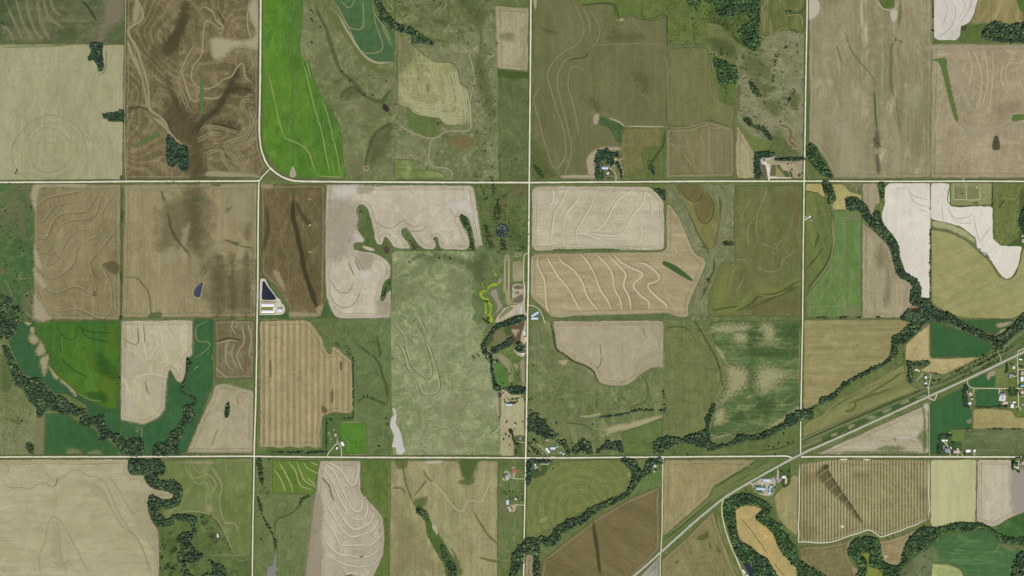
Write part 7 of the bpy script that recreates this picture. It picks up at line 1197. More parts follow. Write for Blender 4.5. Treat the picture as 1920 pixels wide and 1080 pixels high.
for a in (
 ('poultry_barn','E1',287,728,300,64,0,'white','long white barn nearest the triangular lagoon','white',3.6,None,None,10,.2),
 ('poultry_barn','E1',285,880,298,62,0,'white','long white barn farthest from the triangular lagoon','white',3.6,None,None,10,.2),
 ('link_shed','E1',436,806,52,46,0,'white','small white shed joining the two long barns','white',3.2),
 ('machine_shed','E1',570,845,100,74,2,'steel','pale lavender-roofed shed east of the long white barns','grey',5),
 ('barn','E2',487,665,176,76,1,'blue','pale blue barn at the farm ringed by trees','blue',5,None,None,4),
 ('house','E2',585,830,36,76,4,'white','white house south of the pale blue barn','white',4,(-24,14,44,34,'steel')),
 ('shed','E2',820,388,46,32,0,'pale','pale shed at the north-east gap of the tree ring','tan',3),
 ('shed','E2',772,572,36,24,20,'white','small white shed beside the inner trees of the ringed farm','white',2.6),
 ('garage','E2',712,612,48,34,10,'pale','low pale garage by the drive of the ringed farm','tan',2.8),
 ('shed','E3',540,229,84,22,-4,'cream','narrow cream shed above the bin yard','tan',3),
 ('machine_shed','E4',870,957,110,30,-32,'blue','tilted blue shed east of the road by the field lane','blue',4.5),
 ('machine_shed','E4',868,1018,100,30,1,'blue','level blue shed just below the tilted one','blue',4.5),
 ('shed','E5',655,322,40,62,0,'tan','tan roofed shed in the ranch yard','tan',4),
 ('shed','E5',648,240,26,46,0,'steel','small steel shed north of the tan one in the ranch yard','grey',3.2),
 ('house','E5',622,422,42,44,10,'purple','dusky house beside the round ranch grove','grey',4.2,(-26,-8,30,24,'slate')),
 ('garage','E5',628,511,30,16,0,'white','tiny white garage below the round ranch grove','white',2.6),
 ('shed','E5',630,472,15,30,0,'pale','thin pale shed beside the dusky ranch house','tan',2.8),
 ('shed','E5',585,383,34,26,-15,'grey','grey shed half hidden in the round ranch grove','grey',3),
 ('machine_shed','E6',482,706,92,50,62,'white','big white-roofed shed of the farm by the bright green block','white',5,None,None,4),
 ('house','E6',362,800,32,44,8,'white','house with a white and a navy roof by the bright green block','white',4,(-26,0,26,38,'navy')),
 ('shed','E6',330,518,44,62,4,'rose','dusty rose shed at the top of the farm drive','tan',3.4,(-26,4,18,40,'dark')),
 ('shed','E6',425,606,24,34,20,'dark','dark little shed behind the big white-roofed shed','grey',2.6),
 ('shed','E7',228,261,88,24,-6,'blue','long blue-grey shed in the dusty lot','blue',3.6),
 ('house','E7',390,748,36,50,4,'purple','purple-roofed house at the end of the short white drive','grey',4.2),
 ('shed','E7',308,545,20,26,0,'pale','pale shed under the trees of the dusty lot','tan',2.6),
 ('barn','E8',597,246,134,44,53,'white','slanting white barn at the crossroads yard','white',4.6,None,None,3),
 ('barn','E8',720,195,118,52,1,'steel','level white barn at the crossroads yard','white',4.6,None,None,3),
 ('shed','E8',826,156,52,32,-5,'teal','small teal shed north-east of the white barns','grey',3),
 ('shed','E8',906,292,56,42,10,'teal','larger teal-roofed shed by the copse','grey',3.2),
 ('house','E8',966,332,30,44,15,'pale','pale little house by the road beside the teal shed','white',3.6),
 ('house','E8',312,646,72,56,-28,'grey','grey house in the hedge corner of the crossroads','white',4.2),
 ('garage','E8',299,594,28,46,0,'white','white garage joined to the hedge corner','white',3),
 ('machine_shed','G1',410,190,58,68,1,'red','red-roofed shed alone in the green homestead field','red',4.4),
 ('house','G1',250,275,72,48,-40,'purple','grey-violet house beside the blue pool','grey',4.4,(26,18,40,34,'grey')),
 ('barn','G1',272,788,50,88,1,'blue','pale blue barn standing north-south by the homestead drive','blue',4.6),
 ('shed','G1',300,892,52,44,35,'rose','faded rose shed below the pale blue barn','tan',3.2),
 ('shed','G1',313,944,30,36,10,'pale','small pale shed at the bottom of the homestead','tan',2.8),
 ('house','G1',437,722,44,32,20,'pale','small pale house among the homestead trees','white',3.6),
 ('house','G2',893,440,64,118,0,'steel','white house against the creek wood','white',4.2,(56,22,62,56,'pale')),
 ('shed','G2',880,705,74,26,0,'white','low white shed on the creek glade','white',2.4),
 ('machine_shed','G3',612,508,188,74,2,'blue','broad light-blue shed in the grain-bin farmyard','blue',5.2,None,None,6),
 ('machine_shed','G3',445,738,240,58,2,'blue','long narrow light-blue shed in the weedy plot','blue',4.2,None,None,8),
 ('house','G3',1075,425,104,52,2,'white','white farmhouse east of the grain-bin yard','white',4.4,(4,-40,78,34,'purple')),
 ('shed','G3',1131,530,52,152,3,'tan','long tan-roofed shed behind the white farmhouse','tan',3),
 ('garage','G3',985,490,58,84,5,'grey','grey garage west of the white farmhouse','grey',3.2),
 ('shed','G3',490,648,34,28,15,'pale','small pale shed above the long narrow blue shed','tan',2.8),
 ('shed','G3',515,802,28,42,0,'cream','tiny cream shed south of the long narrow blue shed','tan',2.6),
 ('mobile_home','G4',692,955,132,34,62,'white','white mobile home beside the dark rectangular lagoon','white',3),
 ('shed','G4',775,1072,84,70,10,'pale','pale shed cut by the bottom edge beside the lagoon','tan',3.6),
 ('house','G5',552,582,76,70,22,'purple','grey-violet house at the white curved drive','grey',4,(30,-6,24,50,'steel')),
 ('garage','G5',500,480,46,82,38,'white','bright white garage at the head of the curved drive','white',3.2),
 ('house','G6',545,466,34,40,10,'white','white house of the small farm by the railway bank','white',4),
 ('house','G6',546,572,46,36,-5,'blue','small blue-roofed house of the railway-bank farm','blue',3.6),
 ('shed','G6',372,326,44,30,-10,'cream','cream shed inside the small farm wood','tan',2.8),
 ('shed','G6',414,346,30,32,0,'pale','square pale shed inside the small farm wood','tan',2.8),
 ('garage','G6',641,416,30,38,5,'slate','slate garage at the head of the small farm drive','white',3),
 ('shed','G6',585,655,32,16,10,'cream','tiny cream shed beside the small farm drive','tan',2.4),
 ('house','G7',995,350,40,40,5,'cream','small cream house nearest the highway in the village','tan',3.6),
 ('house','G7',940,498,46,62,5,'grey','grey-roofed house with a wide pale drive','grey',4.2,(34,-26,46,28,'purple')),
 ('house','G7',1135,446,46,66,0,'rose','rose-grey house east of the village lane','tan',4.2),
 ('house','G7',1134,545,44,74,0,'white','white house east of the village lane','white',4.2),
 ('machine_shed','G7',1148,657,74,36,2,'turq','turquoise-roofed shed at the right edge of the village','blue',4),
 ('house','G7',1140,765,56,46,5,'tan','tan house below the turquoise-roofed shed','tan',4),
 ('garage','G7',1140,832,36,22,5,'slate','slate garage below the tan village house','grey',3),
 ('shed','G7',1160,972,56,30,0,'grey','grey shed at the bottom right of the village','grey',3.4),
 ('house','G7',262,792,50,40,30,'tan','tan house inside the looping drive','tan',4),
 ('house','G7',252,958,38,40,10,'white','white house south of the looping drive','white',4),
 ('shed','G7',290,880,38,16,5,'pale','thin pale shed below the looping drive','tan',2.6),
 ('house','G7',802,806,94,46,-6,'purple','violet-roofed house in front of the swimming pool','grey',4.4),
 ('machine_shed','G7',850,945,86,46,-6,'rose','rose-brown shed below the swimming pool','tan',4),
 ('house','G7',1000,938,52,32,5,'cream','cream house on the south village lawn','tan',3.8),
 ('house','G7',968,1000,50,62,8,'white','large white house at the south end of the village','white',4.4),
 ('mobile_home','G7',1110,214,46,20,5,'white','white mobile home in the deep green plot','white',2.8),
 ('garage','G8',279,351,56,32,0,'white','wider of the two white garages in the hedged yard','white',3.4),
 ('garage','G8',339,350,36,28,0,'white','narrower of the two white garages in the hedged yard','white',3.2),
 ('house','G8',346,520,72,56,-10,'purple','violet-grey house in the hedged roadside yard','grey',4.4,(10,40,60,34,'slate')),
 ('shed','G8',288,472,28,72,3,'slate','thin slate shed along the hedged roadside yard','grey',3),
 ('house','G8',525,556,112,50,-4,'rose','long rosy-roofed house facing the gravel road','tan',4.2),
 ('shed','G8',546,510,30,28,10,'pale','pale shed behind the long rosy-roofed house','tan',2.8),
 ('shed','G8',421,486,30,36,10,'pale','pale shed between the two roadside farmhouses','tan',2.8),
 ('machine_shed','G8',736,542,80,48,0,'white','larger white shed below the streaked pasture','white',4.6,None,None,3),
 ('machine_shed','G8',852,541,40,42,0,'white','smaller white shed below the streaked pasture','white',4.2),
 ('shed','G8',1590,820,24,42,5,'white','white shed among the trees at the right edge','white',3),
 ('house','G8',1626,845,32,26,5,'white','white house among the trees at the right edge','white',3.8),
 ('shed','G8',1703,788,16,28,0,'pale','slim pale shed east of the right-edge drive','tan',2.6),
 ('house','G8',1752,766,42,54,0,'tan','tan house at the far right edge','tan',4),
 ('chapel','H1',1096,291,38,42,0,'cream','small cream chapel in the right half of the cemetery','white',3.6,None,None,0,.5),
 ('house','H2',524,862,36,50,10,'rose','rosy house by the wood at the right edge','tan',4),
 ('shed','H2',515,792,22,13,-35,'white','tiny white shed by the wood at the right edge','white',2.6),
 ('shed','D1',1567,630,10,24,-12,'white','lone white shed in the green wood pasture','white',2.8),
 ('shed','H4',440,432,26,18,20,'pale','pale shed at the foot of the corner wood','tan',2.6)):
    bld(*a)
# narrow blue calf shed in bays
o = empty('calf_shed','E4',673,893,0,'row of narrow blue calf-shed bays beside the service lane','calf shed')
for k in range(7):
    y = (k-3)*un('E4',15); gable(o, un('E4',19), un('E4',12.5), 2.6, RM['blue'], WM['blue'], 0, y, False, .2, 'bay_', False)
# grain bins
def lathe(name, prof, n, mat, parent):
    V = []; F = []
    for r, z in prof:
        for i in range(n): V.append((r*math.cos(2*math.pi*i/n), r*math.sin(2*math.pi*i/n), z))
    for k in range(len(prof)-1):
        for i in range(n): F.append((k*n+i, k*n+(i+1) % n, (k+1)*n+(i+1) % n, (k+1)*n+i))
    me = bpy.data.meshes.new(name); me.from_pydata(V, [], F); me.update(); return link(name, me, mat, parent)
def grain_bin(sh, x, y, r, label, roof='steel', h=7.0, group=None):
    o = empty('grain_bin', sh, x, y, 0, label, 'grain bin', group); r = un(sh, r)
    lathe('wall', [(r, 0)]+[(r*(1.0+.012*(k % 2)), h*k/10) for k in range(1, 10)]+[(r, h)], 28, WM['blue'], o)
    cone = lathe('roof', [(r*1.04, h-.05), (r*1.04, h+.1), (r*.16, h+r*.52), (r*.14, h+r*.56)], 28, RM[roof], o)
    lathe('cap', [(r*.16, h+r*.52), (r*.16, h+r*.62), (0.02, h+r*.66)], 16, RM['white'], cone)
    for k in range(14):
        a = 2*math.pi*k/14; bm = bmesh.new()
        p = [(r*1.02, h+.16), (r*.18, h+r*.53+.1)]; w = .07
        q = [bm.verts.new((p[i][0]*math.cos(a)-s*w*math.sin(a), p[i][0]*math.sin(a)+s*w*math.cos(a), p[i][1])) for i, s in ((0,-1),(0,1),(1,1),(1,-1))]
        bm.faces.new(q); bmesh_obj('roof_rib', bm, RM['slate'], cone)
grain_bin('G3',722,680,38,'northernmost of the three blue grain bins','blue'); grain_bin('G3',690,750,36,'middle one of the three blue grain bins','blue'); grain_bin('G3',686,836,41,'southernmost of the three blue grain bins','blue')
grain_bin('E3',428,300,46,'single steel grain bin on the round pale pad','slate'); grain_bin('G3',486,577,23,'small white-topped bin west of the broad blue shed','white',4.5)
for k,(x,y,lb) in enumerate(((451,709,'small feed bin at the upper end of the north barn'),(451,736,'small feed bin at the lower end of the north barn'),(125,826,'small feed bin at the west gap between the barns'),(125,872,'small feed bin at the west end of the south barn'))): grain_bin('E1',x,y,8,lb,'dark',4)
grain_bin('G7',935,930,9,'tiny pale bin on the south village lawn','cream',2.5); grain_bin('G8',396,205,12,'pale bin alone in the deep green plot','cream',3)
# swimming pools
def pool(sh, x, y, a, b, rot, deck, label, dk):
    o = empty('swimming_pool', sh, x, y, rot, label, 'pool'); a, b = un(sh, a)/2, un(sh, b)/2; d = un(sh, deck)
    bm = bmesh.new()
    for q in ((-a-d,a+d,b,b+d),(-a-d,a+d,-b-d,-b),(-a-d,-a,-b,b),(a,a+d,-b,b)): box_bm(bm, *q, 1.0, 1.35)
    bmesh_obj('deck', bm, dk, o)
    n = 24; V = [(a*(abs(math.cos(t))**.6)*math.copysign(1, math.cos(t)), b*(abs(math.sin(t))**.6)*math.copysign(1, math.sin(t)), 1.2) for t in (2*math.pi*i/n for i in range(n))]
    bm = bmesh.new(); bm.faces.new([bm.verts.new(v) for v in V]); bmesh_obj('water', bm, POOL, o)
    bm = bmesh.new(); box_bm(bm, a+.1, a+1.2, -.3, .3, 1.35, 1.6); bmesh_obj('diving_board', bm, WM['white'], o)
CONC = plain('concrete', (204,196,178), .85, .08, .3); CONW = plain('white_deck', (222,224,222), .8, .05, .3)
pool('G7',806,868,32,26,10,40,'turquoise pool on a broad pale patio','x' and CONC)
pool('G1',272,331,26,36,38,11,'blue pool with a white rim by the grey-violet house',CONW)
# ------------------------------------------------------------------ pivot irrigator
o = empty('pivot_irrigator','D4',573,636,0,'pivot irrigator arm resting along the dark wet streak','irrigator'); PIV = plain('galvanised', (86,84,72), .5, .1, 1, .4); TYRE = plain('tyre', (40,40,40), .9)
e = pts('D4','258 150')[0]; c = pts('D4','573 636')[0]; ang = math.atan2(e[1]-c[1], e[0]-c[0]); LEN = math.hypot(e[0]-c[0], e[1]-c[1]); o.rotation_euler = (0, 0, ang)
bm = bmesh.new(); box_bm(bm, -2.2, 2.2, -2.2, 2.2, 0, .5); box_bm(bm, -.3, .3, -.3, .3, .5, 4.6); bmesh_obj('pivot_point', bm, CONC, o)
for k in range(8):
    x0, x1 = LEN*k/8, LEN*(k+1)/8
    bm = bmesh.new(); box_bm(bm, x0+.2, x1-.2, -.13, .13, 4.2, 4.46)
    for s in (-1, 1): box_bm(bm, x0+3, x1-3, s*1.0-.05, s*1.0+.05, 3.0, 3.1)
    for j in range(6):
        xx = x0+(j+.5)*(x1-x0)/6; box_bm(bm, xx-.05, xx+.05, -1.0, 1.0, 3.02, 3.12); box_bm(bm, xx-.04, xx+.04, -.04, .04, 3.1, 4.2)
    bmesh_obj('pipe_span', bm, PIV, o)
    bm = bmesh.new(); box_bm(bm, x1-.1, x1+.1, -.1, .1, 1.0, 4.2); box_bm(bm, x1-.12, x1+.12, -2.2, 2.2, .8, 1.0); t = bmesh_obj('tower', bm, PIV, o)
    for s in (-1, 1):
        bm = bmesh.new(); bmesh.ops.create_cone(bm, cap_ends=True, segments=14, radius1=.75, radius2=.75, depth=.4)
        bmesh.ops.rotate(bm, verts=bm.verts, matrix=__import__('mathutils').Matrix.Rotation(math.pi/2, 3, 'Y')); bmesh.ops.translate(bm, verts=bm.verts, vec=(x1, s*2.2, .75)); bmesh_obj('wheel', bm, TYRE, t)
# ------------------------------------------------------------------ vehicles and bales
PAINT = {k: plain(k+'_paint', c, .4, .05, 1, .5) for k, c in dict(white=(214,216,214), dark=(58,60,66), red=(150,62,54), green=(60,96,56)).items()}
GLASS = plain('window_glass', (50,58,66), .1, .05, 1, .6)
def wheels(o, xs, w, r=.5):
    for x in xs:
        for s in (-1, 1):
            bm = bmesh.new(); bmesh.ops.create_cone(bm, cap_ends=True, segments=12, radius1=r, radius2=r, depth=.3)
            bmesh.ops.rotate(bm, verts=bm.verts, matrix=__import__('mathutils').Matrix.Rotation(math.pi/2, 3, 'X')); bmesh.ops.translate(bm, verts=bm.verts, vec=(x, s*w, r)); bmesh_obj('wheel', bm, TYRE, o)
def pickup(sh, x, y, rot, col, label):
    o = empty('pickup_truck', sh, x, y, rot, label, 'truck', None, 1.9)
    bm = bmesh.new(); box_bm(bm, -2.9, 2.9, -1, 1, .5, 1.1); box_bm(bm, -2.9, -.6, -1, -.85, 1.1, 1.5); box_bm(bm, -2.9, -.6, .85, 1, 1.1, 1.5); box_bm(bm, -2.9, -2.75, -.85, .85, 1.1, 1.5); bmesh_obj('body', bm, PAINT[col], o)
    bm = bmesh.new(); box_bm(bm, -.6, 1.4, -.95, .95, 1.1, 1.6); box_bm(bm, -.35, .95, -.8, .8, 1.95, 2.05); bmesh_obj('cab', bm, PAINT[col], o)
    bm = bmesh.new(); box_bm(bm, -.5, 1.2, -.88, .88, 1.6, 1.95); bmesh_obj('window', bm, GLASS, o); wheels(o, (-1.9, 1.9), .95)
def trailer(sh, x, y, rot, L, col, label):
    o = empty('farm_trailer', sh, x, y, rot, label, 'trailer', None, 1.9)
    bm = bmesh.new(); box_bm(bm, -L/2, L/2, -1.3, 1.3, .9, 2.7); bmesh_obj('box', bm, PAINT[col], o)
    bm = bmesh.new(); box_bm(bm, L/2, L/2+1.6, -.12, .12, .8, 1.0); box_bm(bm, -L/2+.2, L/2-.2, -1.1, 1.1, .7, .9); bmesh_obj('chassis', bm, PAINT['dark'], o); wheels(o, (-L/4-.6, -L/4+.6), 1.1, .48)
for a in (('G3',328,616,0,'dark','dark pickup at the west end of the gravel yard'),('G3',362,612,10,'dark','second dark pickup beside the gravel yard edge'),('G3',560,800,80,'white','white pickup between the narrow blue shed and the bins'),
 ('G3',520,668,90,'white','white pickup under the broad blue shed'),('G3',752,470,30,'red','red pickup by the yard entrance'),('E8',640,270,60,'white','white pickup in front of the slanting barn'),
 ('G8',310,545,0,'white','white pickup beside the violet-grey house'),('E6',470,795,0,'dark','dark pickup by the big white-roofed shed'),('G7',985,492,0,'white','white pickup on the grey-roofed house drive'),('E2',640,690,40,'white','white pickup on the ringed-farm drive'),
 ('E5',668,250,90,'dark','dark pickup in the ranch yard'),('G6',610,600,90,'white','white pickup on the small farm drive')): pickup(*a)
for a in (('G3',290,678,70,9,'white','white trailer west of the narrow blue shed'),('G3',815,428,90,8,'white','white trailer north of the yard entrance'),('G4',345,200,65,9,'white','white trailer beside the creek road'),('G4',535,675,60,6,'white','short white trailer south along the creek road'),
 ('E6',190,470,80,9,'white','white trailer at the top of the farm row'),('E6',207,515,40,7,'white','white trailer second in the farm row'),('E6',236,600,80,10,'white','long white trailer in the farm row'),('E6',225,656,30,6,'white','short white trailer last in the farm row'),('E6',302,402,90,11,'white','thin white trailer on the farm path'),
 ('E8',475,310,85,7,'white','white trailer on the crossroads lawn'),('G2',1048,552,85,7,'white','white trailer near the wood house'),('E3',600,500,0,7,'dark','dark trailer in the white bin yard'),('H2',210,872,90,9,'white','white trailer at the corner of the fenced pasture')): trailer(*a)
BALE = plain('wrapped_bale', (192,192,160), .8, .2, .5); r = random.Random(3)
bm = bmesh.new(); box_bm(bm, -3.6, 3.6, -1.2, 1.2, 0, 1.5); box_bm(bm, -3.2, 2.9, -1.1, 1.1, 1.5, 2.5); bmesh.ops.bevel(bm, geom=bm.edges[:], offset=.25, segments=1); me = bpy.data.meshes.new('bale_row'); bm.to_mesh(me); bm.free(); me.materials.append(BALE)
for k in range(18):
    row, i = divmod(k, 6); p = pts('E4', (572+i*20+row*6+r.uniform(-4, 4), 132-row*24-i*5+r.uniform(-4, 4)))[0]
    b = bpy.data.objects.new('bale_stack', me); COL.objects.link(b); b.location = (*p, 1.5); b.rotation_euler = (0, 0, r.uniform(.3, .8)); tag(b, 'pale bale stack in the storage plot north of the cattle pens', 'bale stack', 'bale stacks north of the cattle pens')
# ------------------------------------------------------------------ headstones
STONE = plain('pale_stone', (214,208,186), .7, .15, 1); bm = bmesh.new(); box_bm(bm, -.9, .9, -.5, .5, 0, .3); box_bm(bm, -.65, .65, -.2, .2, .3, 1.3); bmesh.ops.bevel(bm, geom=bm.edges[:], offset=.05, segments=1); me = bpy.data.meshes.new('headstone'); bm.to_mesh(me); bm.free(); me.materials.append(STONE)
for x in (365,440,475,512,548,585,622,660,695,840,900,960):
    for y in range(315, 690, 36):
        if r.random() < (.62 if x < 700 and y > 390 else .22):
            p = pts('H1', (x+r.uniform(-4, 4), y+r.uniform(-8, 8)))[0]; b = bpy.data.objects.new('headstone', me); COL.objects.link(b); b.location = (*p, 1.15); k = r.uniform(.8, 1.7); b.scale = (k, k, k); b.rotation_euler = (0, 0, math.pi/2)
            tag(b, 'weathered headstone in the cemetery rows', 'headstone', 'headstones in the cemetery')
# ------------------------------------------------------------------ single trees
def crown_mesh(seed, mat):
    rr = np.random.default_rng(seed); VV, FF, k = [], [], 0
    for j in range(9):
        if j == 0: cx, sz = np.zeros(3), .72
        else:
            a = j*2*math.pi/8+rr.uniform(-.3, .3); d = rr.uniform(.45, .72); cx = np.array([d*math.cos(a), d*math.sin(a), rr.uniform(-.35, .35)]); sz = rr.uniform(.3, .48)
        B = lump(IV, .55, seed*31+j)*sz+cx; VV.append(B); FF.append(IF+k); k += len(B)
    n = 90; d = rr.normal(size=(n, 3)); d /= np.linalg.norm(d, axis=1, keepdims=True); p = d*rr.uniform(.75, 1.08, (n, 1))   # loose leaf sprays
    t = rr.normal(size=(n, 3))*.13; u = rr.normal(size=(n, 3))*.13
    VV.append(np.concatenate([p, p+t, p+u])); FF.append(np.stack([np.arange(n), np.arange(n)+n, np.arange(n)+2*n], 1)+k)
    V = np.concatenate(VV); V[:, 2] *= .85; F = np.concatenate(FF); me = bpy.data.meshes.new('crown'); me.from_pydata(V.tolist(), [], F.tolist())
    at = me.attributes.new('tint', 'FLOAT', 'POINT'); at.data.foreach_set('value', np.clip(rr.normal(.45, .3)+rr.normal(0, .15, len(V)), 0, 1).astype(np.float32)); me.update(); me.materials.append(mat); return me
CROWNS = {k: [crown_mesh(s+10*i, m) for s in range(6)] for i, (k, m) in enumerate((('oak', F_OAK), ('cone', F_CONE), ('bush', F_BUSH), ('young', F_BRIGHT)))}
bm = bmesh.new(); V = []
for z, q in ((0, .13), (.5, .09), (1.0, .05)): V.append([bm.verts.new((q*math.cos(t)*1.0, q*math.sin(t), z)) for t in (2*math.pi*i/8 for i in range(8))])
for k in (0, 1):
    for i in range(8): bm.faces.new((V[k][i], V[k][(i+1) % 8], V[k+1][(i+1) % 8], V[k+1][i]))
TRUNK = bpy.data.meshes.new('trunk'); bm.to_mesh(TRUNK); bm.free(); TRUNK.materials.append(BARK)
NT_ = [0]
def trees(sh, s, rad, label, group, kind='oak', name='tree'):
    for (x, y) in pts(sh, s):
        NT_[0] += 1; R = rad*r.uniform(.8, 1.2); H = R*1.15
        o = bpy.data.objects.new(name, None); COL.objects.link(o); o.location = (x, y, 0.9); o.rotation_euler = (0, 0, r.uniform(0, 6.28)); tag(o, label, 'bush' if name == 'bush' else 'tree', group)
        t = bpy.data.objects.new('trunk', TRUNK); COL.objects.link(t); t.parent = o; t.scale = (R, R, H*1.0)
        c = bpy.data.objects.new('crown', r.choice(CROWNS[kind])); COL.objects.link(c); c.parent = o; c.location = (0, 0, H*1.05); c.scale = (R, R*r.uniform(.85, 1.1), R)
trees('A2','312 60 322 70 308 105 316 112 318 122 363 153 315 242',4.8,'dark tree on the upper slope of the grazed pasture','trees on the upper slope of the grazed pasture')
trees('A2','483 405 530 455 600 480 610 538 655 538 733 458',5.2,'dark round tree along the hollow above the small pond','round trees along the pasture hollow')
trees('A2','783 588 1138 215 1235 415 960 948 1020 690 1024 700',4.6,'lone dark tree in the rough pasture','lone trees in the rough pasture')
trees('A2','1270 855 1290 850 1330 940 1345 950 1372 920 1380 875 1320 1000 1335 1002 1460 900',4.4,'tree in or beside the green patch near the crossroads','trees around the green patch near the crossroads')
trees('A2','420 595 438 625 490 855',3.2,'small bush on the edge of the bright green field','bushes on the edge of the bright green field','bush','bush')
trees('H3','430 290 400 300 625 165 600 215 640 245 665 205 710 200 760 238 758 145 620 295 575 295 555 300 650 355 690 340 700 365 740 352 765 350 800 372 820 380 745 295 678 300 790 340 855 410 885 405 888 440 920 370 960 400 950 435 935 475 915 478 970 460 1010 440 1055 440 1030 385 1015 400 1040 480 1030 520 1075 510 1045 545 1110 385',3.7,'dark bush scattered on the slope below the northern wood','bushes scattered below the northern wood','bush','bush')
trees('H3','1120 290 1150 275 1150 320 1165 210 1185 245 1220 410 1130 230 1240 330 1215 300 1180 400 1100 420 1090 180 1150 140',4.6,'tree in the clearing of the northern wood','trees in the clearing of the northern wood','young')
trees('H3','460 95 450 135 360 130 400 60 520 50 580 110 680 80 520 100 640 40 480 170',4.6,'tree at the thin western end of the northern wood','trees at the thin western end of the northern wood','young')
trees('H3','870 742 853 778 840 818 868 830 853 855 955 850',4.8,'round tree in the dry meadow above the leafy copse','round trees in the dry meadow','young')
trees('H3','695 845 740 855 60 650 1360 685 1415 670 1415 790 1090 920',4.4,'single tree beside the field edges below the northern wood','single trees below the northern wood')
trees('A3','1138 478 1145 500 1148 525 1140 545 1240 445 1250 440 1215 440',4.2,'small tree trailing off the leafy copse','small trees trailing off the leafy copse','young')
trees('A3','1525 502 1495 567 1455 612 1515 775 1510 65 1545 255',4.4,'dark tree in the gully of the eroded pasture','trees in the gully of the eroded pasture')
trees('E2','705 850 740 870 630 860 610 760 680 770 740 780 405 580 575 985 620 990 680 990 740 990 670 630 520 890',4.2,'tree on the lawn of the ringed farm','lawn trees of the ringed farm')
trees('E1','155 1020 365 1020 632 1025',3.2,'small tree on the green bank south of the long barns','small trees south of the long barns')
trees('B2','745 245 800 295 1075 585 1085 592 1280 560 1245 430 1355 560 1585 125 1610 150 1560 205 1640 30 1735 130',4.6,'single tree or shrub around the grassy fingers','single trees around the grassy fingers')
trees('B2','1650 60 1665 90 1670 190 1690 250 1650 280 1600 350 1605 420 1640 470 1700 440 1710 460 1730 500 1690 520 1660 210 1620 400 1655 300 1690 290 1600 460 1745 350',4.2,'dark bush along the creek of the green pasture','bushes along the green creek pasture','bush','bush')
trees('C2','795 552 770 552 830 568 920 705 930 745 880 895 870 895 965 298',4.6,'lone dark tree in the green pasture left of the silty pond','lone trees left of the silty pond')
trees('C2','1510 285 1520 295 1540 272 1555 285 1600 295 1610 305 1690 700',4.8,'tree strung out west of the curved shelterbelt','trees west of the curved shelterbelt')
trees('E5','415 710 455 775 375 898 305 920 485 910 370 1020 348 1045 380 968 415 968 715 355',4.6,'single tree in the ranch paddocks','single trees in the ranch paddocks')
trees('E7','140 85 115 115 160 195 172 228 280 178 343 175 305 222 352 212 200 492 195 518 428 508 318 530 332 545 305 612 180 692 230 722 150 762 240 840 458 190 458 460',4.6,'dark tree standing in the dusty beige lot','dark trees in the dusty beige lot')
trees('E7','520 195 555 185 560 340 530 350 515 420 560 430 540 480 520 520 565 520 540 560 560 580 520 640 560 640 520 830 530 850 555 880 570 880 520 940',5,'tree in the pasture corner across the road from the dusty lot','trees across the road from the dusty lot')
trees('H4','635 330 640 340 1265 150 1260 350 1075 405 895 490 1020 460 610 130 380 500 280 480 165 480 125 520 125 545 360 60 420 100',4.8,'single tree around the pastures by the crossroads wood','single trees by the crossroads wood')
trees('C3','1295 300 1302 330 1312 350 1330 450 1332 465 1150 55 1158 70 1180 105 1225 180 265 570 70 340 1010 155 945 650 952 560 1230 20',3.8,'small tree along the pasture fence lines west of the bean field','small trees along the fence lines west of the bean field')
trees('C3','1675 885 1740 795 1770 860 1800 855 1640 880 1100 935 1010 930',4.6,'lone tree between the creek wood and the highway','lone trees between the creek wood and the highway')
trees('E8','220 65 370 60 430 350 165 95 145 85 250 200 270 230 350 290 370 270 340 330 730 690 345 740',4.8,'single tree on the lawns by the crossroads','single trees on the crossroads lawns')
trees('G1','190 590 225 590 250 600 290 585 320 580 380 590 430 600 230 630 270 640 310 675 330 715 380 715 460 690 465 720 570 690 570 740 545 750 545 600 580 590 350 900 370 930 280 970 450 960',4,'small tree around the pale blue barn homestead','small trees around the pale blue barn homestead')
trees('G1','245 240 280 245 210 280',3.4,'clipped shrub against the grey-violet house','shrubs against the grey-violet house','bush','bush')
trees('G2','960 600 1100 575 980 150 1060 130 1140 180 1110 280',5,'tree on the lawn of the white house by the creek wood','lawn trees of the creek-wood house')
trees('G3','940 228 1025 275 1210 290 1190 425 1225 440 1030 510 1045 560 1230 545 870 510 870 600 1130 630 1180 640 1060 640 1090 690 1240 240 45 790 900 560 830 710 760 640 1220 600 990 570',4.4,'shade tree around the grain-bin farmhouse','shade trees around the grain-bin farmhouse')
trees('G6','540 440 500 500 515 515 610 505 660 530 690 515 525 625 555 625 640 385 700 395 740 398 790 415 145 110 140 50 365 745 420 715 430 530 795 835 655 610',4.2,'tree around the small farm by the railway bank','trees around the small railway-bank farm')
trees('G7','650 40 645 125 490 140 495 165 470 150 700 80 770 110 810 105 870 85 895 45 680 190 580 235 350 260 420 310 325 330 485 365 270 440 180 495 95 445 140 520 560 315 600 300 730 255 960 10 240 335 30 400 650 270',4.6,'dark bush scattered along the old railway bank','dark bushes along the old railway bank','bush','bush')
trees('G7','195 660 935 290 965 300 990 250 1000 460 1020 480 1090 640 1095 680 1100 330 1130 345 1150 340 930 800 940 760 990 770 1030 740 1010 800 1100 800 1160 700 1060 1060 1020 970 810 1020 740 1020 1110 430 1100 500 820 740 870 730 300 860 320 1000 240 1020',4.4,'garden tree among the village houses','garden trees among the village houses')
trees('G8','445 390 470 385 450 480 770 600 660 595 680 600 250 390 260 530 230 500 1650 930 1700 720 1560 760 1620 900 1580 880 700 145 740 145 805 140',4.4,'tree around the roadside farmhouses on the right','trees around the roadside farmhouses')
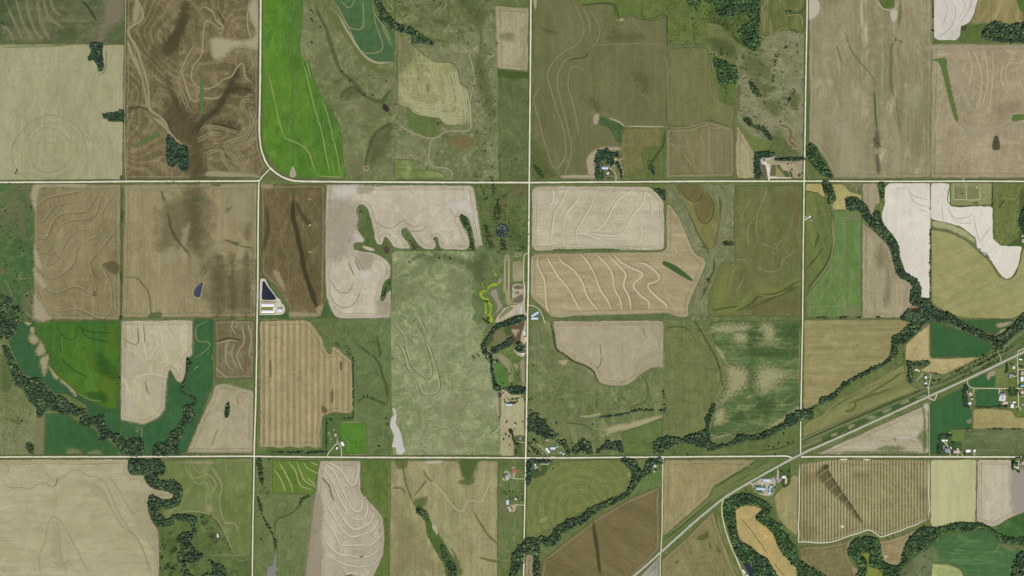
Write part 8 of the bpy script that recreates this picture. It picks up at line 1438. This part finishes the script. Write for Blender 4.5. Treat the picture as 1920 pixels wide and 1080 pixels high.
trees('H1','622 508 1000 825 1040 830 1095 815 1120 830',3.6,'dark evergreen in the mown cemetery','evergreens in the cemetery','cone')
trees('H8','140 255 270 150 505 150 535 145 655 100 185 440 280 820 350 870 530 880 545 840',4.4,'tree near the highway junction','trees near the highway junction')
trees('A4','570 225 590 230 600 238 10 890',3.6,'shrub on the grassy swale of the tan row stubble','shrubs on the tan row stubble','bush','bush')
trees('D1','1585 750 1620 685 1640 690 1660 730 1520 490 1220 850 1250 870 1240 900 1180 660 1160 790',4.2,'single tree around the wood pasture clearing','single trees around the wood pasture clearing')
trees('C1','160 768 222 715 856 455 865 460 870 20 1000 1012',4.4,'single tree on the field lines at the lower left','single trees at the lower left')
trees('B1','220 212 225 885 120 705 842 10 850 285 842 700 838 995 1165 45 1180 50 1200 42 1215 40 1390 40 1530 65',3.6,'small shrub on the field lines of the tan squares','small shrubs on the tan squares','bush','bush')
trees('D2','915 490 935 540 945 255 1200 490 100 270 70 620 50 470 120 80 130 75 125 300 110 305 340 345',3.8,'small dark tree on the lower field edges','small dark trees on the lower field edges')
trees('H5','1010 270 905 315 1640 675 1595 895 1640 900 1740 740 1590 940 1735 1005 1480 1050 1250 1020',3.6,'shrub in the grey-olive creek pasture','shrubs in the grey-olive creek pasture','bush','bush')

# ------------------------------------------------------------------ tell the garden trees apart by the building they stand beside
BLD = [o for o in COL.objects if o.get('category') in ('house','garage','shed','barn','machine shed','poultry barn','grain bin','mobile home','chapel','swimming pool','pool')]
DIRS = ('east','east-north-east','north-east','north-north-east','north','north-north-west','north-west','west-north-west','west','west-south-west','south-west','south-south-west','south','south-south-east','south-east','east-south-east')
NEW = {}
for o in COL.objects:
    if o.get('category') not in ('tree', 'bush') or not o.get('group') or not BLD: continue
    d, h = min(((o.location-h.location).length, h.name) for h in BLD); h = bpy.data.objects[h]
    if d > 75: continue
    k = int(round(math.atan2(o.location.y-h.location.y, o.location.x-h.location.x)/(math.pi/8))) % 16
    lb = '%s %s of the %s' % (o['category'], DIRS[k], h['label'])
    if len(lb.split()) <= 16: NEW.setdefault(lb, []).append(o)
for lb, os_ in NEW.items():
    if len(os_) == 1: os_[0]['label'] = lb
